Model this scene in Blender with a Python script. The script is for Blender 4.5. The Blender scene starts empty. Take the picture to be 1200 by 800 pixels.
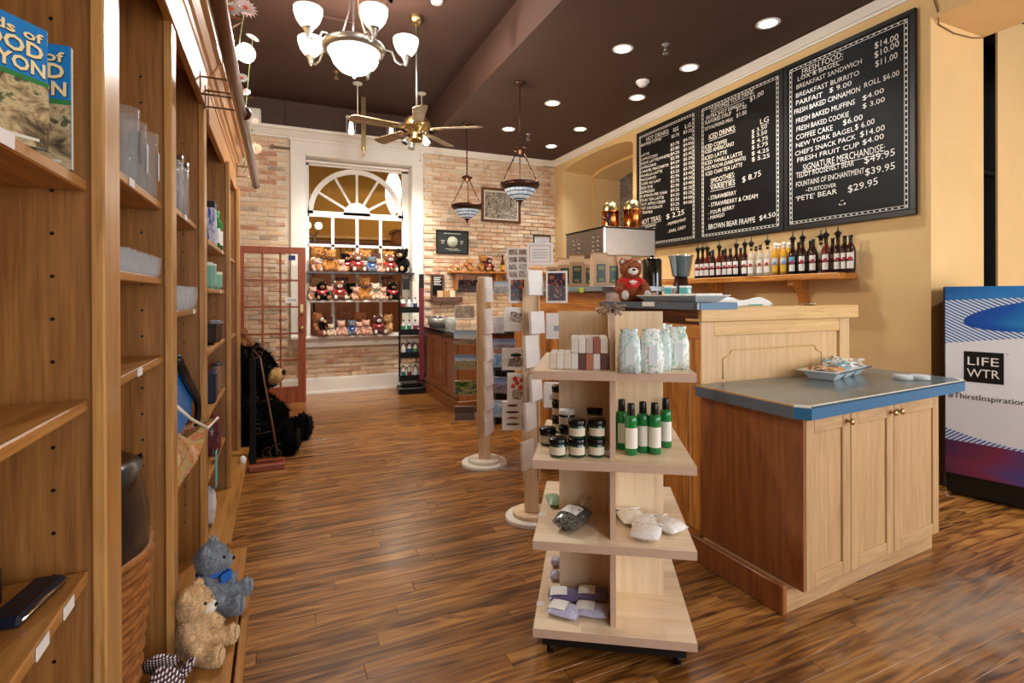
import bpy, math, random
from mathutils import Vector, Matrix
random.seed(7)
R = math.radians
scene = bpy.context.scene
col = scene.collection
# ------------------------------------------------------------------ camera
F_PX, YAW, PITCH, ROLL, SHIFT, EYE = 615.0, .418, -.002, -.0035, 52.0, 1.40
def cam_axes():
    cy, sy = math.cos(YAW), math.sin(YAW)
    r = Vector((cy, -sy, 0)); d = Vector((sy, cy, 0)); u = Vector((0, 0, 1))
    cp, sp = math.cos(PITCH), math.sin(PITCH)
    d2 = d*cp + u*sp; u2 = u*cp - d*sp
    cr, sr = math.cos(ROLL), math.sin(ROLL)
    return r*cr + u2*sr, u2*cr - r*sr, d2
CR, CU, CD = cam_axes()
CO = Vector((0, 0, EYE))
def at(x, y, X=None, Y=None, Z=None):
    """pixel of the photograph -> point on a plane of the room"""
    d = CR*(x-600) - CU*(y-400+SHIFT) + CD*F_PX
    if X is not None: t = (X-CO.x)/d.x
    elif Y is not None: t = (Y-CO.y)/d.y
    else: t = (Z-CO.z)/d.z
    return CO + d*t
cam = bpy.data.cameras.new('camera'); co = bpy.data.objects.new('camera', cam); col.objects.link(co)
cam.sensor_width = 36; cam.lens = F_PX/1200*36; cam.shift_y = -SHIFT/1200; cam.clip_start = .02
m = Matrix((CR, CU, -CD)).transposed().to_4x4(); m.translation = CO
co.matrix_world = m
scene.camera = co
scene.view_settings.view_transform = 'Standard'; scene.view_settings.look = 'None'
scene.view_settings.gamma = 1; scene.view_settings.exposure = 0.5; scene.view_settings.use_curve_mapping = False
# ------------------------------------------------------------------ world and daylight
w = bpy.data.worlds.new('world'); scene.world = w; w.use_nodes = True
w.node_tree.nodes['Background'].inputs[0].default_value = (.75, .86, 1, 1)
w.node_tree.nodes['Background'].inputs[1].default_value = .35
def area(name, loc, target, sx, sy, power, color):
    l = bpy.data.lights.new(name, 'AREA'); l.shape = 'RECTANGLE'; l.size = sx; l.size_y = sy
    l.energy = power; l.color = color
    o = bpy.data.objects.new(name, l); col.objects.link(o); o.location = loc
    o.rotation_euler = (Vector(target)-Vector(loc)).to_track_quat('-Z', 'Y').to_euler()
    return o
area('shopfront_daylight', (1.9, -2.45, 1.75), (1.9, 5, 1.2), 3.6, 2.6, 60, (.95, .97, 1))
area('side_room_daylight', (5.9, -2.45, 1.8), (4.6, 3, 1.2), 2.2, 2.4, 120, (.96, .97, 1))
def spot(loc, power, color, size=1.9, blend=.7, radius=.05, target=None):
    l = bpy.data.lights.new('downlight', 'SPOT'); l.energy = power; l.color = color
    l.spot_size = size; l.spot_blend = blend; l.shadow_soft_size = radius
    o = bpy.data.objects.new('downlight_beam', l); col.objects.link(o); o.location = loc
    if target: o.rotation_euler = (Vector(target)-Vector(loc)).to_track_quat('-Z', 'Y').to_euler()
    return o
def point(loc, power, color, radius=.08):
    l = bpy.data.lights.new('bulb', 'POINT'); l.energy = power; l.color = color; l.shadow_soft_size = radius
    o = bpy.data.objects.new('bulb_light', l); col.objects.link(o); o.location = loc
    return o
WARM = (1, .83, .62); COOL = (.95, .98, 1); SOFT = (1, .95, .88)
# ------------------------------------------------------------------ materials
def lin(h):
    h = h.lstrip('#'); c = [int(h[i:i+2], 16)/255 for i in (0, 2, 4)]
    return [(x/12.92 if x <= .04045 else ((x+.055)/1.055)**2.4) for x in c] + [1]
class NT:
    def __init__(s, name):
        s.m = bpy.data.materials.new(name); s.m.use_nodes = True; s.t = s.m.node_tree; s.n = s.t.nodes
        s.b = s.n['Principled BSDF']
    def add(s, typ, **kw):
        n = s.n.new(typ)
        for k, v in kw.items():
            if k in n.inputs: n.inputs[k].default_value = v
            else: setattr(n, k, v)
        return n
    def link(s, a, b): s.t.links.new(a, b)
    def coord(s, scale=(1, 1, 1), out='Object', rand=False, rot=(0, 0, 0)):
        tc = s.add('ShaderNodeTexCoord'); mp = s.add('ShaderNodeMapping')
        mp.inputs['Scale'].default_value = scale; mp.inputs['Rotation'].default_value = rot
        s.link(tc.outputs[out], mp.inputs['Vector'])
        if rand:
            oi = s.add('ShaderNodeObjectInfo'); ml = s.add('ShaderNodeMath', operation='MULTIPLY'); ml.inputs[1].default_value = 37
            s.link(oi.outputs['Random'], ml.inputs[0])
            s.link(ml.outputs[0], mp.inputs['Location'])
        return mp.outputs[0]
    def ramp(s, src, stops):
        r = s.add('ShaderNodeValToRGB'); e = r.color_ramp.elements
        while len(e) < len(stops): e.new(.5)
        for i, (p, c) in enumerate(stops):
            e[i].position = p; e[i].color = lin(c) if isinstance(c, str) else (c, c, c, 1)
        s.link(src, r.inputs[0]); return r.outputs[0]
    def mix(s, f, a, b, typ='MIX'):
        n = s.add('ShaderNodeMix', data_type='RGBA', blend_type=typ)
        for k, v in ((0, f), (6, a), (7, b)):
            if isinstance(v, bpy.types.NodeSocket): s.link(v, n.inputs[k])
            elif isinstance(v, str): n.inputs[k].default_value = lin(v)
            else: n.inputs[k].default_value = v
        return n.outputs[2]
    def bump(s, src, strength, dist=.002):
        b = s.add('ShaderNodeBump'); b.inputs['Strength'].default_value = strength; b.inputs['Distance'].default_value = dist
        s.link(src, b.inputs['Height']); s.link(b.outputs[0], s.b.inputs['Normal'])
def mat(name, c, rough=.5, metal=0, var=0, vs=8, bump=0, bs=60, coat=0, trans=0, ior=1.45, alpha=1, emit=None, es=0, sheen=0):
    k = NT(name); b = k.b
    b.inputs['Base Color'].default_value = lin(c); b.inputs['Roughness'].default_value = rough
    b.inputs['Metallic'].default_value = metal; b.inputs['Coat Weight'].default_value = coat
    b.inputs['Transmission Weight'].default_value = trans; b.inputs['IOR'].default_value = ior
    b.inputs['Alpha'].default_value = alpha
    if sheen: b.inputs['Sheen Weight'].default_value = sheen
    if emit: b.inputs['Emission Color'].default_value = lin(emit); b.inputs['Emission Strength'].default_value = es
    if var:
        n = k.add('ShaderNodeTexNoise', Scale=vs, Detail=5.0); k.link(k.coord(), n.inputs['Vector'])
        v = k.ramp(n.outputs['Fac'], [(.3, 1-var), (.7, 1.0)])
        k.link(k.mix(1.0, c, v, 'MULTIPLY'), b.inputs['Base Color'])
    if bump:
        n = k.add('ShaderNodeTexNoise', Scale=bs, Detail=3.0); k.link(k.coord(), n.inputs['Vector'])
        k.bump(n.outputs['Fac'], bump)
    return k.m
def wood(name, dark, mid, light, axis='z', scale=1.0, rough=.4, coat=.2, rand=False, contrast=1.0, bands=.5):
    k = NT(name)
    sc = [26*scale]*3; sc['xyz'.index(axis)] = 1.3*scale
    v = k.coord(sc, rand=rand)
    n1 = k.add('ShaderNodeTexNoise', Scale=1.0, Detail=6.0, Roughness=.62, Distortion=.6); k.link(v, n1.inputs['Vector'])
    sc2 = [90*scale]*3; sc2['xyz'.index(axis)] = 2.2*scale
    n2 = k.add('ShaderNodeTexNoise', Scale=1.6, Detail=3.0); k.link(k.coord(sc2, rand=rand), n2.inputs['Vector'])
    sc3 = [7*scale]*3; sc3['xyz'.index(axis)] = .9*scale
    n3 = k.add('ShaderNodeTexNoise', Scale=.9, Detail=2.0, Distortion=1.2); k.link(k.coord(sc3, rand=rand), n3.inputs['Vector'])
    m1 = k.add('ShaderNodeMath', operation='MULTIPLY'); k.link(n3.outputs['Fac'], m1.inputs[0]); m1.inputs[1].default_value = 34
    s1 = k.add('ShaderNodeMath', operation='SINE'); k.link(m1.outputs[0], s1.inputs[0])
    a = k.add('ShaderNodeMath', operation='MULTIPLY_ADD'); k.link(s1.outputs[0], a.inputs[0]); a.inputs[1].default_value = .16*bands
    k.link(n1.outputs['Fac'], a.inputs[2])
    a2 = k.add('ShaderNodeMath', operation='MULTIPLY_ADD'); k.link(n2.outputs['Fac'], a2.inputs[0]); a2.inputs[1].default_value = .45*contrast
    a3 = k.add('ShaderNodeMath', operation='SUBTRACT'); k.link(a.outputs[0], a3.inputs[0]); a3.inputs[1].default_value = .22*contrast
    k.link(a3.outputs[0], a2.inputs[2])
    h = .22/contrast
    c = k.ramp(a2.outputs[0], [(.5-h, dark), (.5, mid), (.5+h, light)])
    if rand:
        oi = k.add('ShaderNodeObjectInfo')
        c = k.mix(1.0, c, k.ramp(oi.outputs['Random'], [(0, .66), (.5, .95), (1, 1.0)]), 'MULTIPLY')
    k.link(c, k.b.inputs['Base Color'])
    k.b.inputs['Roughness'].default_value = rough; k.b.inputs['Coat Weight'].default_value = coat; k.b.inputs['Coat Roughness'].default_value = .18
    k.bump(a2.outputs[0], .25, .0015)
    return k.m
def picture(name, cols, scale=3, rough=.35, hor=None):
    """flat print: blotches of the given colours; hor = horizon colours from bottom to top"""
    k = NT(name)
    n = k.add('ShaderNodeTexNoise', Scale=scale, Detail=6.0, Roughness=.65, Distortion=.5)
    k.link(k.coord(out='Generated', rand=True), n.inputs['Vector'])
    c = k.ramp(n.outputs['Fac'], [(.32+.36*i/max(1, len(cols)-1), x) for i, x in enumerate(cols)])
    if hor:
        tc = k.add('ShaderNodeTexCoord'); sp = k.add('ShaderNodeSeparateXYZ'); k.link(tc.outputs['Generated'], sp.inputs[0])
        ad = k.add('ShaderNodeMath', operation='MULTIPLY_ADD'); k.link(n.outputs['Fac'], ad.inputs[0]); ad.inputs[1].default_value = .5
        k.link(sp.outputs[2], ad.inputs[2])
        f = k.ramp(ad.outputs[0], [(hor[0]+.2, 0.0), (hor[0]+.26, 1.0)])
        sky = k.ramp(sp.outputs[2], [(hor[0], hor[1]), (1, hor[2])])
        c = k.mix(f, c, sky)
    k.link(c, k.b.inputs['Base Color']); k.b.inputs['Roughness'].default_value = rough
    return k.m
# ------------------------------------------------------------------ mesh builder
class B:
    def __init__(s): s.v = []; s.f = []; s.sm = []; s.T = Matrix()
    def at(s, M): s.T = M; return s
    def _add(s, vs, fs, smooth=False):
        o = len(s.v); s.v += [tuple(s.T @ Vector(p)) for p in vs]
        s.f += [tuple(i+o for i in f) for f in fs]; s.sm += [smooth]*len(fs); return s
    def box(s, x0, x1, y0, y1, z0, z1):
        if x0 > x1: x0, x1 = x1, x0
        if y0 > y1: y0, y1 = y1, y0
        if z0 > z1: z0, z1 = z1, z0
        return s._add([(x0, y0, z0), (x1, y0, z0), (x1, y1, z0), (x0, y1, z0), (x0, y0, z1), (x1, y0, z1), (x1, y1, z1), (x0, y1, z1)],
                      [(0, 3, 2, 1), (4, 5, 6, 7), (0, 1, 5, 4), (1, 2, 6, 5), (2, 3, 7, 6), (3, 0, 4, 7)])
    def rbox(s, x0, x1, y0, y1, z0, z1, r=.01):
        """box with chamfered edges"""
        vs = []; idx = {}
        xs, ys, zs = (x0, x1), (y0, y1), (z0, z1)
        for i in (0, 1):
            for j in (0, 1):
                for k in (0, 1):
                    dx, dy, dz = (r, -r)[i], (r, -r)[j], (r, -r)[k]
                    for a, p in enumerate(((xs[i], ys[j]+dy, zs[k]+dz), (xs[i]+dx, ys[j], zs[k]+dz), (xs[i]+dx, ys[j]+dy, zs[k]))):
                        idx[i, j, k, a] = len(vs); vs.append(p)
        fs = []
        g = lambda i, j, k, a: idx[i, j, k, a]
        fs += [(g(0,0,0,0), g(0,0,1,0), g(0,1,1,0), g(0,1,0,0)), (g(1,0,0,0), g(1,1,0,0), g(1,1,1,0), g(1,0,1,0))]
        fs += [(g(0,0,0,1), g(1,0,0,1), g(1,0,1,1), g(0,0,1,1)), (g(0,1,0,1), g(0,1,1,1), g(1,1,1,1), g(1,1,0,1))]
        fs += [(g(0,0,0,2), g(0,1,0,2), g(1,1,0,2), g(1,0,0,2)), (g(0,0,1,2), g(1,0,1,2), g(1,1,1,2), g(0,1,1,2))]
        for i in (0, 1):
            for j in (0, 1): fs.append((g(i,j,0,0), g(i,j,1,0), g(i,j,1,1), g(i,j,0,1)))
            for k in (0, 1): fs.append((g(i,0,k,0), g(i,1,k,0), g(i,1,k,2), g(i,0,k,2)))
        for j in (0, 1):
            for k in (0, 1): fs.append((g(0,j,k,1), g(1,j,k,1), g(1,j,k,2), g(0,j,k,2)))
        for i in (0, 1):
            for j in (0, 1):
                for k in (0, 1): fs.append((g(i,j,k,0), g(i,j,k,1), g(i,j,k,2)))
        return s._add(vs, fs)
    def lathe(s, prof, n=24, c=(0, 0, 0), smooth=True, sx=1, sy=1, cap=True):
        """prof: (radius, z)"""
        vs = []; fs = []
        for r, z in prof:
            for i in range(n):
                a = 2*math.pi*i/n; vs.append((c[0]+r*sx*math.cos(a), c[1]+r*sy*math.sin(a), c[2]+z))
        for k in range(len(prof)-1):
            for i in range(n):
                j = (i+1) % n; fs.append((k*n+i, k*n+j, (k+1)*n+j, (k+1)*n+i))
        s._add(vs, fs, smooth)
        if cap:
            o = len(s.v)-len(vs)
            s.f += [tuple(range(o+n-1, o-1, -1)), tuple(range(o+(len(prof)-1)*n, o+len(prof)*n))]; s.sm += [False, False]
        return s
    def cyl(s, p, q, r, n=16, r2=None):
        p, q = Vector(p), Vector(q); d = q-p; L = d.length
        T = s.T; s.T = T @ Matrix.Translation(p) @ d.to_track_quat('Z', 'Y').to_matrix().to_4x4()
        s.lathe([(r, 0), (r if r2 is None else r2, L)], n); s.T = T; return s
    def tube(s, pts, r, n=8, closed=False):
        pts = [Vector(p) for p in pts]; N = len(pts); vs = []; fs = []
        rr = r if isinstance(r, (list, tuple)) else [r]*N
        up = None
        for i, p in enumerate(pts):
            d = (pts[(i+1) % N] if (i < N-1 or closed) else p) - (pts[i-1] if (i > 0 or closed) else p)
            if d.length < 1e-9: d = Vector((0, 0, 1))
            d.normalize()
            if up is None: up = d.orthogonal()
            up = (up - d*up.dot(d))
            if up.length < 1e-6: up = d.orthogonal()
            up.normalize(); sd = d.cross(up)
            for k in range(n):
                a = 2*math.pi*k/n; vs.append(tuple(p+(up*math.cos(a)+sd*math.sin(a))*rr[i]))
        for i in range(N if closed else N-1):
            for k in range(n):
                a, b = i*n, ((i+1) % N)*n; j = (k+1) % n
                fs.append((a+k, a+j, b+j, b+k))
        if not closed: fs += [tuple(range(n-1, -1, -1)), tuple(range((N-1)*n, N*n))]
        return s._add(vs, fs, True)
    def ball(s, c, r, n=16, m=10, smooth=True):
        rx, ry, rz = (r, r, r) if not isinstance(r, (tuple, list)) else r
        prof = [(max(math.sin(math.pi*k/m), 1e-4), -math.cos(math.pi*k/m)) for k in range(m+1)]
        T = s.T; s.T = T @ Matrix.Translation(c) @ Matrix.Diagonal((rx, ry, rz, 1))
        s.lathe(prof, n, smooth=smooth, cap=False); s.T = T; return s
    def prism(s, poly, h0, h1, axis='z'):
        """polygon (counter-clockwise) extruded along an axis"""
        n = len(poly)
        f = {'z': lambda a, b, h: (a, b, h), 'y': lambda a, b, h: (a, h, b), 'x': lambda a, b, h: (h, a, b)}[axis]
        vs = [f(a, b, h0) for a, b in poly]+[f(a, b, h1) for a, b in poly]
        return s._add(vs, [tuple(range(n-1, -1, -1)), tuple(range(n, 2*n))]+[(i, (i+1) % n, n+(i+1) % n, n+i) for i in range(n)])
    def quad(s, a, b, c, d): return s._add([a, b, c, d], [(0, 1, 2, 3)])
    def mesh(s, name, m=None):
        me = bpy.data.meshes.new(name); me.from_pydata(s.v, [], s.f); me.update()
        me.polygons.foreach_set('use_smooth', s.sm)
        if m: me.materials.append(m)
        return me
    def build(s, name, m, parent=None, world=False, bevel=0):
        if world and parent is not None:
            iv = parent.matrix_basis.inverted(); q = parent.parent
            while q is not None: iv = iv @ q.matrix_basis.inverted(); q = q.parent
            s.v = [tuple(iv @ Vector(p)) for p in s.v]
        me = s.mesh(name, m); o = bpy.data.objects.new(name, me); col.objects.link(o)
        if parent is not None: o.parent = parent
        if bevel:
            b = o.modifiers.new('bevel', 'BEVEL'); b.width = bevel; b.segments = 2; b.limit_method = 'ANGLE'
        return o
def tag(o, label=None, cat=None, group=None, kind=None):
    if label: o['label'] = label
    if cat: o['category'] = cat
    if group: o['group'] = group
    if kind: o['kind'] = kind
    return o
def thing(name, label, cat, loc=(0, 0, 0), rz=0, group=None):
    o = bpy.data.objects.new(name, None); col.objects.link(o); o.location = loc; o.rotation_euler = (0, 0, rz)
    o.empty_display_size = .05
    return tag(o, label, cat, group)
def struct(name, parent=None):
    o = bpy.data.objects.new(name, None); col.objects.link(o); o['kind'] = 'structure'; return o
def inst(me, name, parent, m=None, loc=None, rot=None, scale=None):
    o = bpy.data.objects.new(name, me); col.objects.link(o); o.parent = parent
    if m is not None:
        if not me.materials: me.materials.append(None)
        o.material_slots[0].link = 'OBJECT'; o.material_slots[0].material = m
    if loc is not None: o.location = loc
    if rot is not None: o.rotation_euler = rot
    if scale is not None: o.scale = scale
    return o
_tc = {}
def text_geo(s, bold=0):
    key = s; s = (s, bold)
    if s not in _tc:
        c = bpy.data.curves.new('t', 'FONT'); c.body = key; c.offset = bold; c.size = 1; c.resolution_u = 2
        o = bpy.data.objects.new('t', c); col.objects.link(o)
        dg = bpy.context.evaluated_depsgraph_get(); dg.update()
        me = bpy.data.meshes.new_from_object(o.evaluated_get(dg))
        vs = [(v.co.x, v.co.y) for v in me.vertices]; fs = [tuple(p.vertices) for p in me.polygons]
        bpy.data.objects.remove(o); bpy.data.curves.remove(c); bpy.data.meshes.remove(me)
        x0 = min(v[0] for v in vs); x1 = max(v[0] for v in vs)
        _tc[s] = ([(a-x0, b) for a, b in vs], fs, x1-x0)
    return _tc[s]
CAP = .70
def put_text(b, s, o, U, V, width=None, cap=.05, jitter=0, bold=0):
    """o baseline start, U right, V up (unit vectors); width fits the run"""
    vs, fs, w = text_geo(s, bold); k = cap/CAP; kx = (width/w) if width else k
    o, U, V = Vector(o), Vector(U), Vector(V)
    b._add([tuple(o+U*(x*kx)+V*(y*k+jitter*cap*math.sin(x*3.1+len(s)))) for x, y in vs], fs)
# ------------------------------------------------------------------ material library
W = {}
W['book'] = wood('bookcase_oak_shaded', '#6c441c', '#91602d', '#ad783d', 'z', 1.7, .42, .12, contrast=.75, bands=.15)  # side panels darker than the face oak; interior shade put into the colour
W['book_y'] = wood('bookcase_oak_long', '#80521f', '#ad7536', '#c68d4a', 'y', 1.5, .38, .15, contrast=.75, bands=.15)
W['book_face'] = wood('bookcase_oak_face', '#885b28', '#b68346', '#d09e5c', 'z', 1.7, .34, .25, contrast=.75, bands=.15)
W['floor'] = wood('floor_oak', '#42240e', '#935e2b', '#b98344', 'x', 1.15, .3, .25, rand=True, contrast=.85, bands=.8)
W['maple'] = wood('maple_laminate', '#d3b48c', '#e6cfac', '#efdcc0', 'z', .8, .45, .1, contrast=.8, bands=.2)
W['maple_x'] = wood('maple_laminate_flat', '#d8ba92', '#ead2b0', '#f2dfc4', 'x', .8, .42, .15, contrast=.8, bands=.2)
W['bar'] = wood('bar_oak', '#8a5018', '#bf7a30', '#d69446', 'z', 1.7, .4, contrast=1.0, bands=.5)
W['bar_y'] = wood('bar_oak_long', '#8a5018', '#bf7a30', '#d69446', 'y', 1.3, .4, bands=.3)
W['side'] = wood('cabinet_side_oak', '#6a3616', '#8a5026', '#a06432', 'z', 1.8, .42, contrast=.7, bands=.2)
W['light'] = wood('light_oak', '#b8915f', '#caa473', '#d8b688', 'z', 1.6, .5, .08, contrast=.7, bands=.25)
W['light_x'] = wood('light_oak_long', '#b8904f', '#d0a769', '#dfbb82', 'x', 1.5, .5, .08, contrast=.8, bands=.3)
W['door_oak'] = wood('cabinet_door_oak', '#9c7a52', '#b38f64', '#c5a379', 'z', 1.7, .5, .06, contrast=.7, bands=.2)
W['door_oak_x'] = wood('cabinet_rail_oak', '#9c7a52', '#b38f64', '#c5a379', 'x', 1.7, .5, .06, contrast=.7, bands=.2)
W['door'] = wood('mahogany_door', '#6a2c12', '#8f4320', '#a5552c', 'z', 1.0, .55, .0, contrast=.8, bands=.3)
W['dark'] = wood('dark_oak', '#3a1c0c', '#5e3116', '#784422', 'y', 1.0, .4, .2)
W['pole'] = wood('rack_birch', '#d0a87c', '#e6c8a0', '#f2dcba', 'z', 1.0, .5, .05, contrast=.7, bands=.2)
def worn_floor(m):
    t = m.node_tree; b = t.nodes['Principled BSDF']; src = b.inputs['Base Color'].links[0].from_socket
    g = t.nodes.new('ShaderNodeNewGeometry'); mp = t.nodes.new('ShaderNodeMapping'); mp.inputs['Location'].default_value = (-2.75, -1.28, 0)
    t.links.new(g.outputs['Position'], mp.inputs['Vector']); m2 = t.nodes.new('ShaderNodeVectorMath'); m2.operation = 'MULTIPLY'; m2.inputs[1].default_value = (1/.75, 1/.28, 1)
    t.links.new(mp.outputs[0], m2.inputs[0]); ln = t.nodes.new('ShaderNodeVectorMath'); ln.operation = 'LENGTH'; t.links.new(m2.outputs[0], ln.inputs[0])
    n = t.nodes.new('ShaderNodeTexNoise'); n.inputs['Scale'].default_value = 7; n.inputs['Detail'].default_value = 5; t.links.new(g.outputs['Position'], n.inputs['Vector'])
    a = t.nodes.new('ShaderNodeMath'); a.operation = 'MULTIPLY_ADD'; a.inputs[1].default_value = 1.6; t.links.new(n.outputs['Fac'], a.inputs[0]); t.links.new(ln.outputs['Value'], a.inputs[2])
    r = t.nodes.new('ShaderNodeMapRange'); r.inputs['From Min'].default_value = 1.0; r.inputs['From Max'].default_value = 1.8; r.inputs['To Min'].default_value = .55; r.inputs['To Max'].default_value = 0; t.links.new(a.outputs[0], r.inputs['Value'])
    mx = t.nodes.new('ShaderNodeMix'); mx.data_type = 'RGBA'; t.links.new(r.outputs[0], mx.inputs[0]); t.links.new(src, mx.inputs[6]); mx.inputs[7].default_value = lin('#a39482'); t.links.new(mx.outputs[2], b.inputs['Base Color'])
worn_floor(W['floor'])
white = mat('white_gloss_paint', '#ece7dd', .35, var=.04, vs=3)
white2 = mat('white_paper', '#f1efe9', .7)
yellow = mat('yellow_wall_paint', '#e0bd84', .75, var=.05, vs=4, bump=.25, bs=120)
brown = mat('brown_ceiling_paint', '#4a3127', .66, var=.12, vs=2, bump=.1, bs=30)
mortar = mat('whitewashed_mortar', '#e6d5be', .9, var=.2, vs=9, bump=.8, bs=70)
black = mat('black_paint', '#121212', .4)
blackm = mat('black_metal', '#191817', .35, .6)
iron = mat('wrought_iron', '#4a3b30', .45, .8)
bronze = mat('oil_rubbed_bronze', '#4a2c20', .38, .7)
brass = mat('polished_brass', '#b8a070', .28, 1)
steel = mat('brushed_steel', '#8f8377', .36, 1, var=.1, vs=20)
chrome = mat('chrome', '#dddddd', .12, 1)
nickel = mat('satin_nickel', '#a8a6a2', .3, .9)
copper = mat('polished_copper', '#c9763c', .2, 1)
glass = mat('clear_glass', '#f5faf8', .03, trans=1, ior=1.3)
pane = mat('window_glass', '#ffffff', .02, trans=1, ior=1.05)
acrylic = mat('clear_acrylic', '#ffffff', .05, trans=.0, alpha=.05)
cello = mat('cellophane', '#f4f8fa', .12, alpha=.22)
tagw = mat('shelf_tag_paper', '#e9e6e0', .6)
# brick material: each brick takes its own tone
def brick_material():
    k = NT('old_brick'); oi = k.add('ShaderNodeObjectInfo'); g = k.add('ShaderNodeNewGeometry')
    s = k.add('ShaderNodeMath', operation='ADD'); k.link(oi.outputs['Random'], s.inputs[0]); k.link(g.outputs['Random Per Island'], s.inputs[1])
    fr = k.add('ShaderNodeMath', operation='FRACT'); k.link(s.outputs[0], fr.inputs[0])
    c = k.ramp(fr.outputs[0], [(0, '#b98462'), (.12, '#c79670'), (.3, '#d6ae88'), (.5, '#e0c09a'), (.68, '#d6b592'), (.84, '#e8d0b0'), (.96, '#a58c74')])
    n = k.add('ShaderNodeTexNoise', Scale=7.0, Detail=6.0, Roughness=.7); k.link(k.coord(rand=True), n.inputs['Vector'])
    c = k.mix(k.ramp(n.outputs['Fac'], [(.42, 0.0), (.68, .8)]), c, '#e6d6c0')
    k.link(c, k.b.inputs['Base Color']); k.b.inputs['Roughness'].default_value = .9
    k.bump(n.outputs['Fac'], .6, .004); return k.m
brickm = brick_material()
# ------------------------------------------------------------------ floor
YW, XR, XL, ZR, ZL, XB = 8.07, 4.41, -.75, 3.73, 4.17, 2.05
fl = struct('floor')
B().box(-1, 7.3, -2.7, 8.5, -.09, -.012).build('subfloor', W['floor'], fl)
lens = [.62, .85, 1.05, 1.3, 1.6]
PW = .083
pm = []
for L in lens:
    b = B(); b.rbox(0, L-.0012, 0, PW-.0012, -.012, 0, .0012); pm.append(b.mesh('plank', W['floor']))
planks = []; y = -.6; rng = random.Random(3)
while y < YW-.01:
    x = -1.0-rng.random(); x1 = 7.2 if y < 2.4 else XR
    while x < x1-.3:
        i = rng.randrange(len(lens)); planks.append((x, y, i)); x += lens[i]
    y += PW
def pvis(p):
    c = Vector((p[0]+lens[p[2]]/2, p[1]+PW/2, 0))-CO; dpt = c.dot(CD)
    if dpt < .5: return 99
    px = 600+F_PX*c.dot(CR)/dpt; py = 400-SHIFT-F_PX*c.dot(CU)/dpt
    return dpt + (0 if -150 < px < 1350 and py < 900 else 50)
planks.sort(key=pvis)
for x, y, i in planks[:300]:
    o = bpy.data.objects.new('plank', pm[i]); col.objects.link(o); o.parent = fl; o.location = (x, y, rng.uniform(-.0006, 0))
rest = {}
b = B()
for x, y, i in planks[300:]: b.box(x, x+lens[i]-.0012, y, y+PW-.0012, -.012, 0)
o = b.build('far_planks', W['floor'], fl); o['kind'] = 'stuff'
# ------------------------------------------------------------------ ceiling
cl = struct('ceiling')
B().box(XB, 7.3, -2.7, 8.4, ZR, ZR+.5).build('lower_ceiling', brown, cl)
B().box(-1, XB, -2.7, 8.4, ZL, ZL+.1).build('raised_ceiling', brown, cl)
hb = B()
h0, h1 = .26, .98
for x0, x1, y0, y1 in ((h0, h1, 4.93, 4.96), (h0, h1, 5.48, 5.51), (h0, h0+.03, 4.93, 5.51), (h1-.03, h1, 4.93, 5.51)):
    hb.box(x0, x1, y0, y1, ZL-.02, ZL)
hb.build('access_hatch_frame', brown, cl)
hb = B(); hb.box(.1, .14, YW-.03, YW, 3.79, ZL); hb.box(-.72, -.70, YW-.02, YW, 3.79, ZL); hb.build('fascia_batten', brown, cl)
# ------------------------------------------------------------------ walls
wl = struct('wall_left')
B().box(-1, XL, -2.7, 8.4, 0, ZL).build('plaster', mat('left_wall_paint', '#c9a873', .8), wl)
wb = struct('wall_back')
OX0, OX1, OZ0, OZ1 = .356, 1.884, .80, 3.412     # opening
b = B(); yb = YW+.010
b.box(-1, OX0, yb, 8.42, 0, 3.66); b.box(OX1, XR+.02, yb, 8.42, 0, 3.66); b.box(OX0, OX1, yb, 8.42, 0, OZ0); b.box(OX0, OX1, yb, 8.42, OZ1, 3.66)
b.box(5.5, 7.3, yb, 8.42, 0, 3.73)
b.build('mortar_bed', mortar, wb)
B().box(-1, XR+.02, YW, 8.42, 3.66, ZL).build('painted_fascia', brown, wb)
BW, BH = .247, .0652
bricks = []; bm = []
rng = random.Random(11)
for k in range(4):
    q = B(); e = .004+.003*k; q.rbox(0, BW-.013, -e, .02, 0, BH-.011, .004); bm.append(q.mesh('brick', brickm))
row = 0; z = .24
while z < 3.66:
    x = -.75-(BW/2 if row % 2 else 0)+rng.uniform(-.02, .02)
    while x < 6.9:
        x1 = x+BW-.013
        skip = (x1 > .17 and x < 2.05 and z+BH > .67) or x > XR-.12 and x < 5.52 or (z < .3 and x > 4)
        if x > XR and (z < 2.2): skip = True
        if not skip: bricks.append((x, z, rng.randrange(4)))
        x += BW
    z += BH; row += 1
def near(b_):
    x, z, k = b_
    return abs(x-.35)*.6+abs(z-2.2)*.2 + (9 if x < -.62 or x > 4.5 or z < .3 else 0)
bricks.sort(key=near)
for x, z, k in bricks[:300]:
    o = bpy.data.objects.new('brick', bm[k]); col.objects.link(o); o.parent = wb; o.location = (x, YW+rng.uniform(0, .003), z); o.rotation_euler = (0, rng.uniform(-.006, .006), 0)
b = B()
for x, z, k in bricks[300:]:
    e = YW-.004-.003*k; b.rbox(x, x+BW-.013, e, YW+.02, z, z+BH-.011, .003)
o = b.build('upper_and_far_bricks', brickm, wb); o['kind'] = 'stuff'
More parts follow.
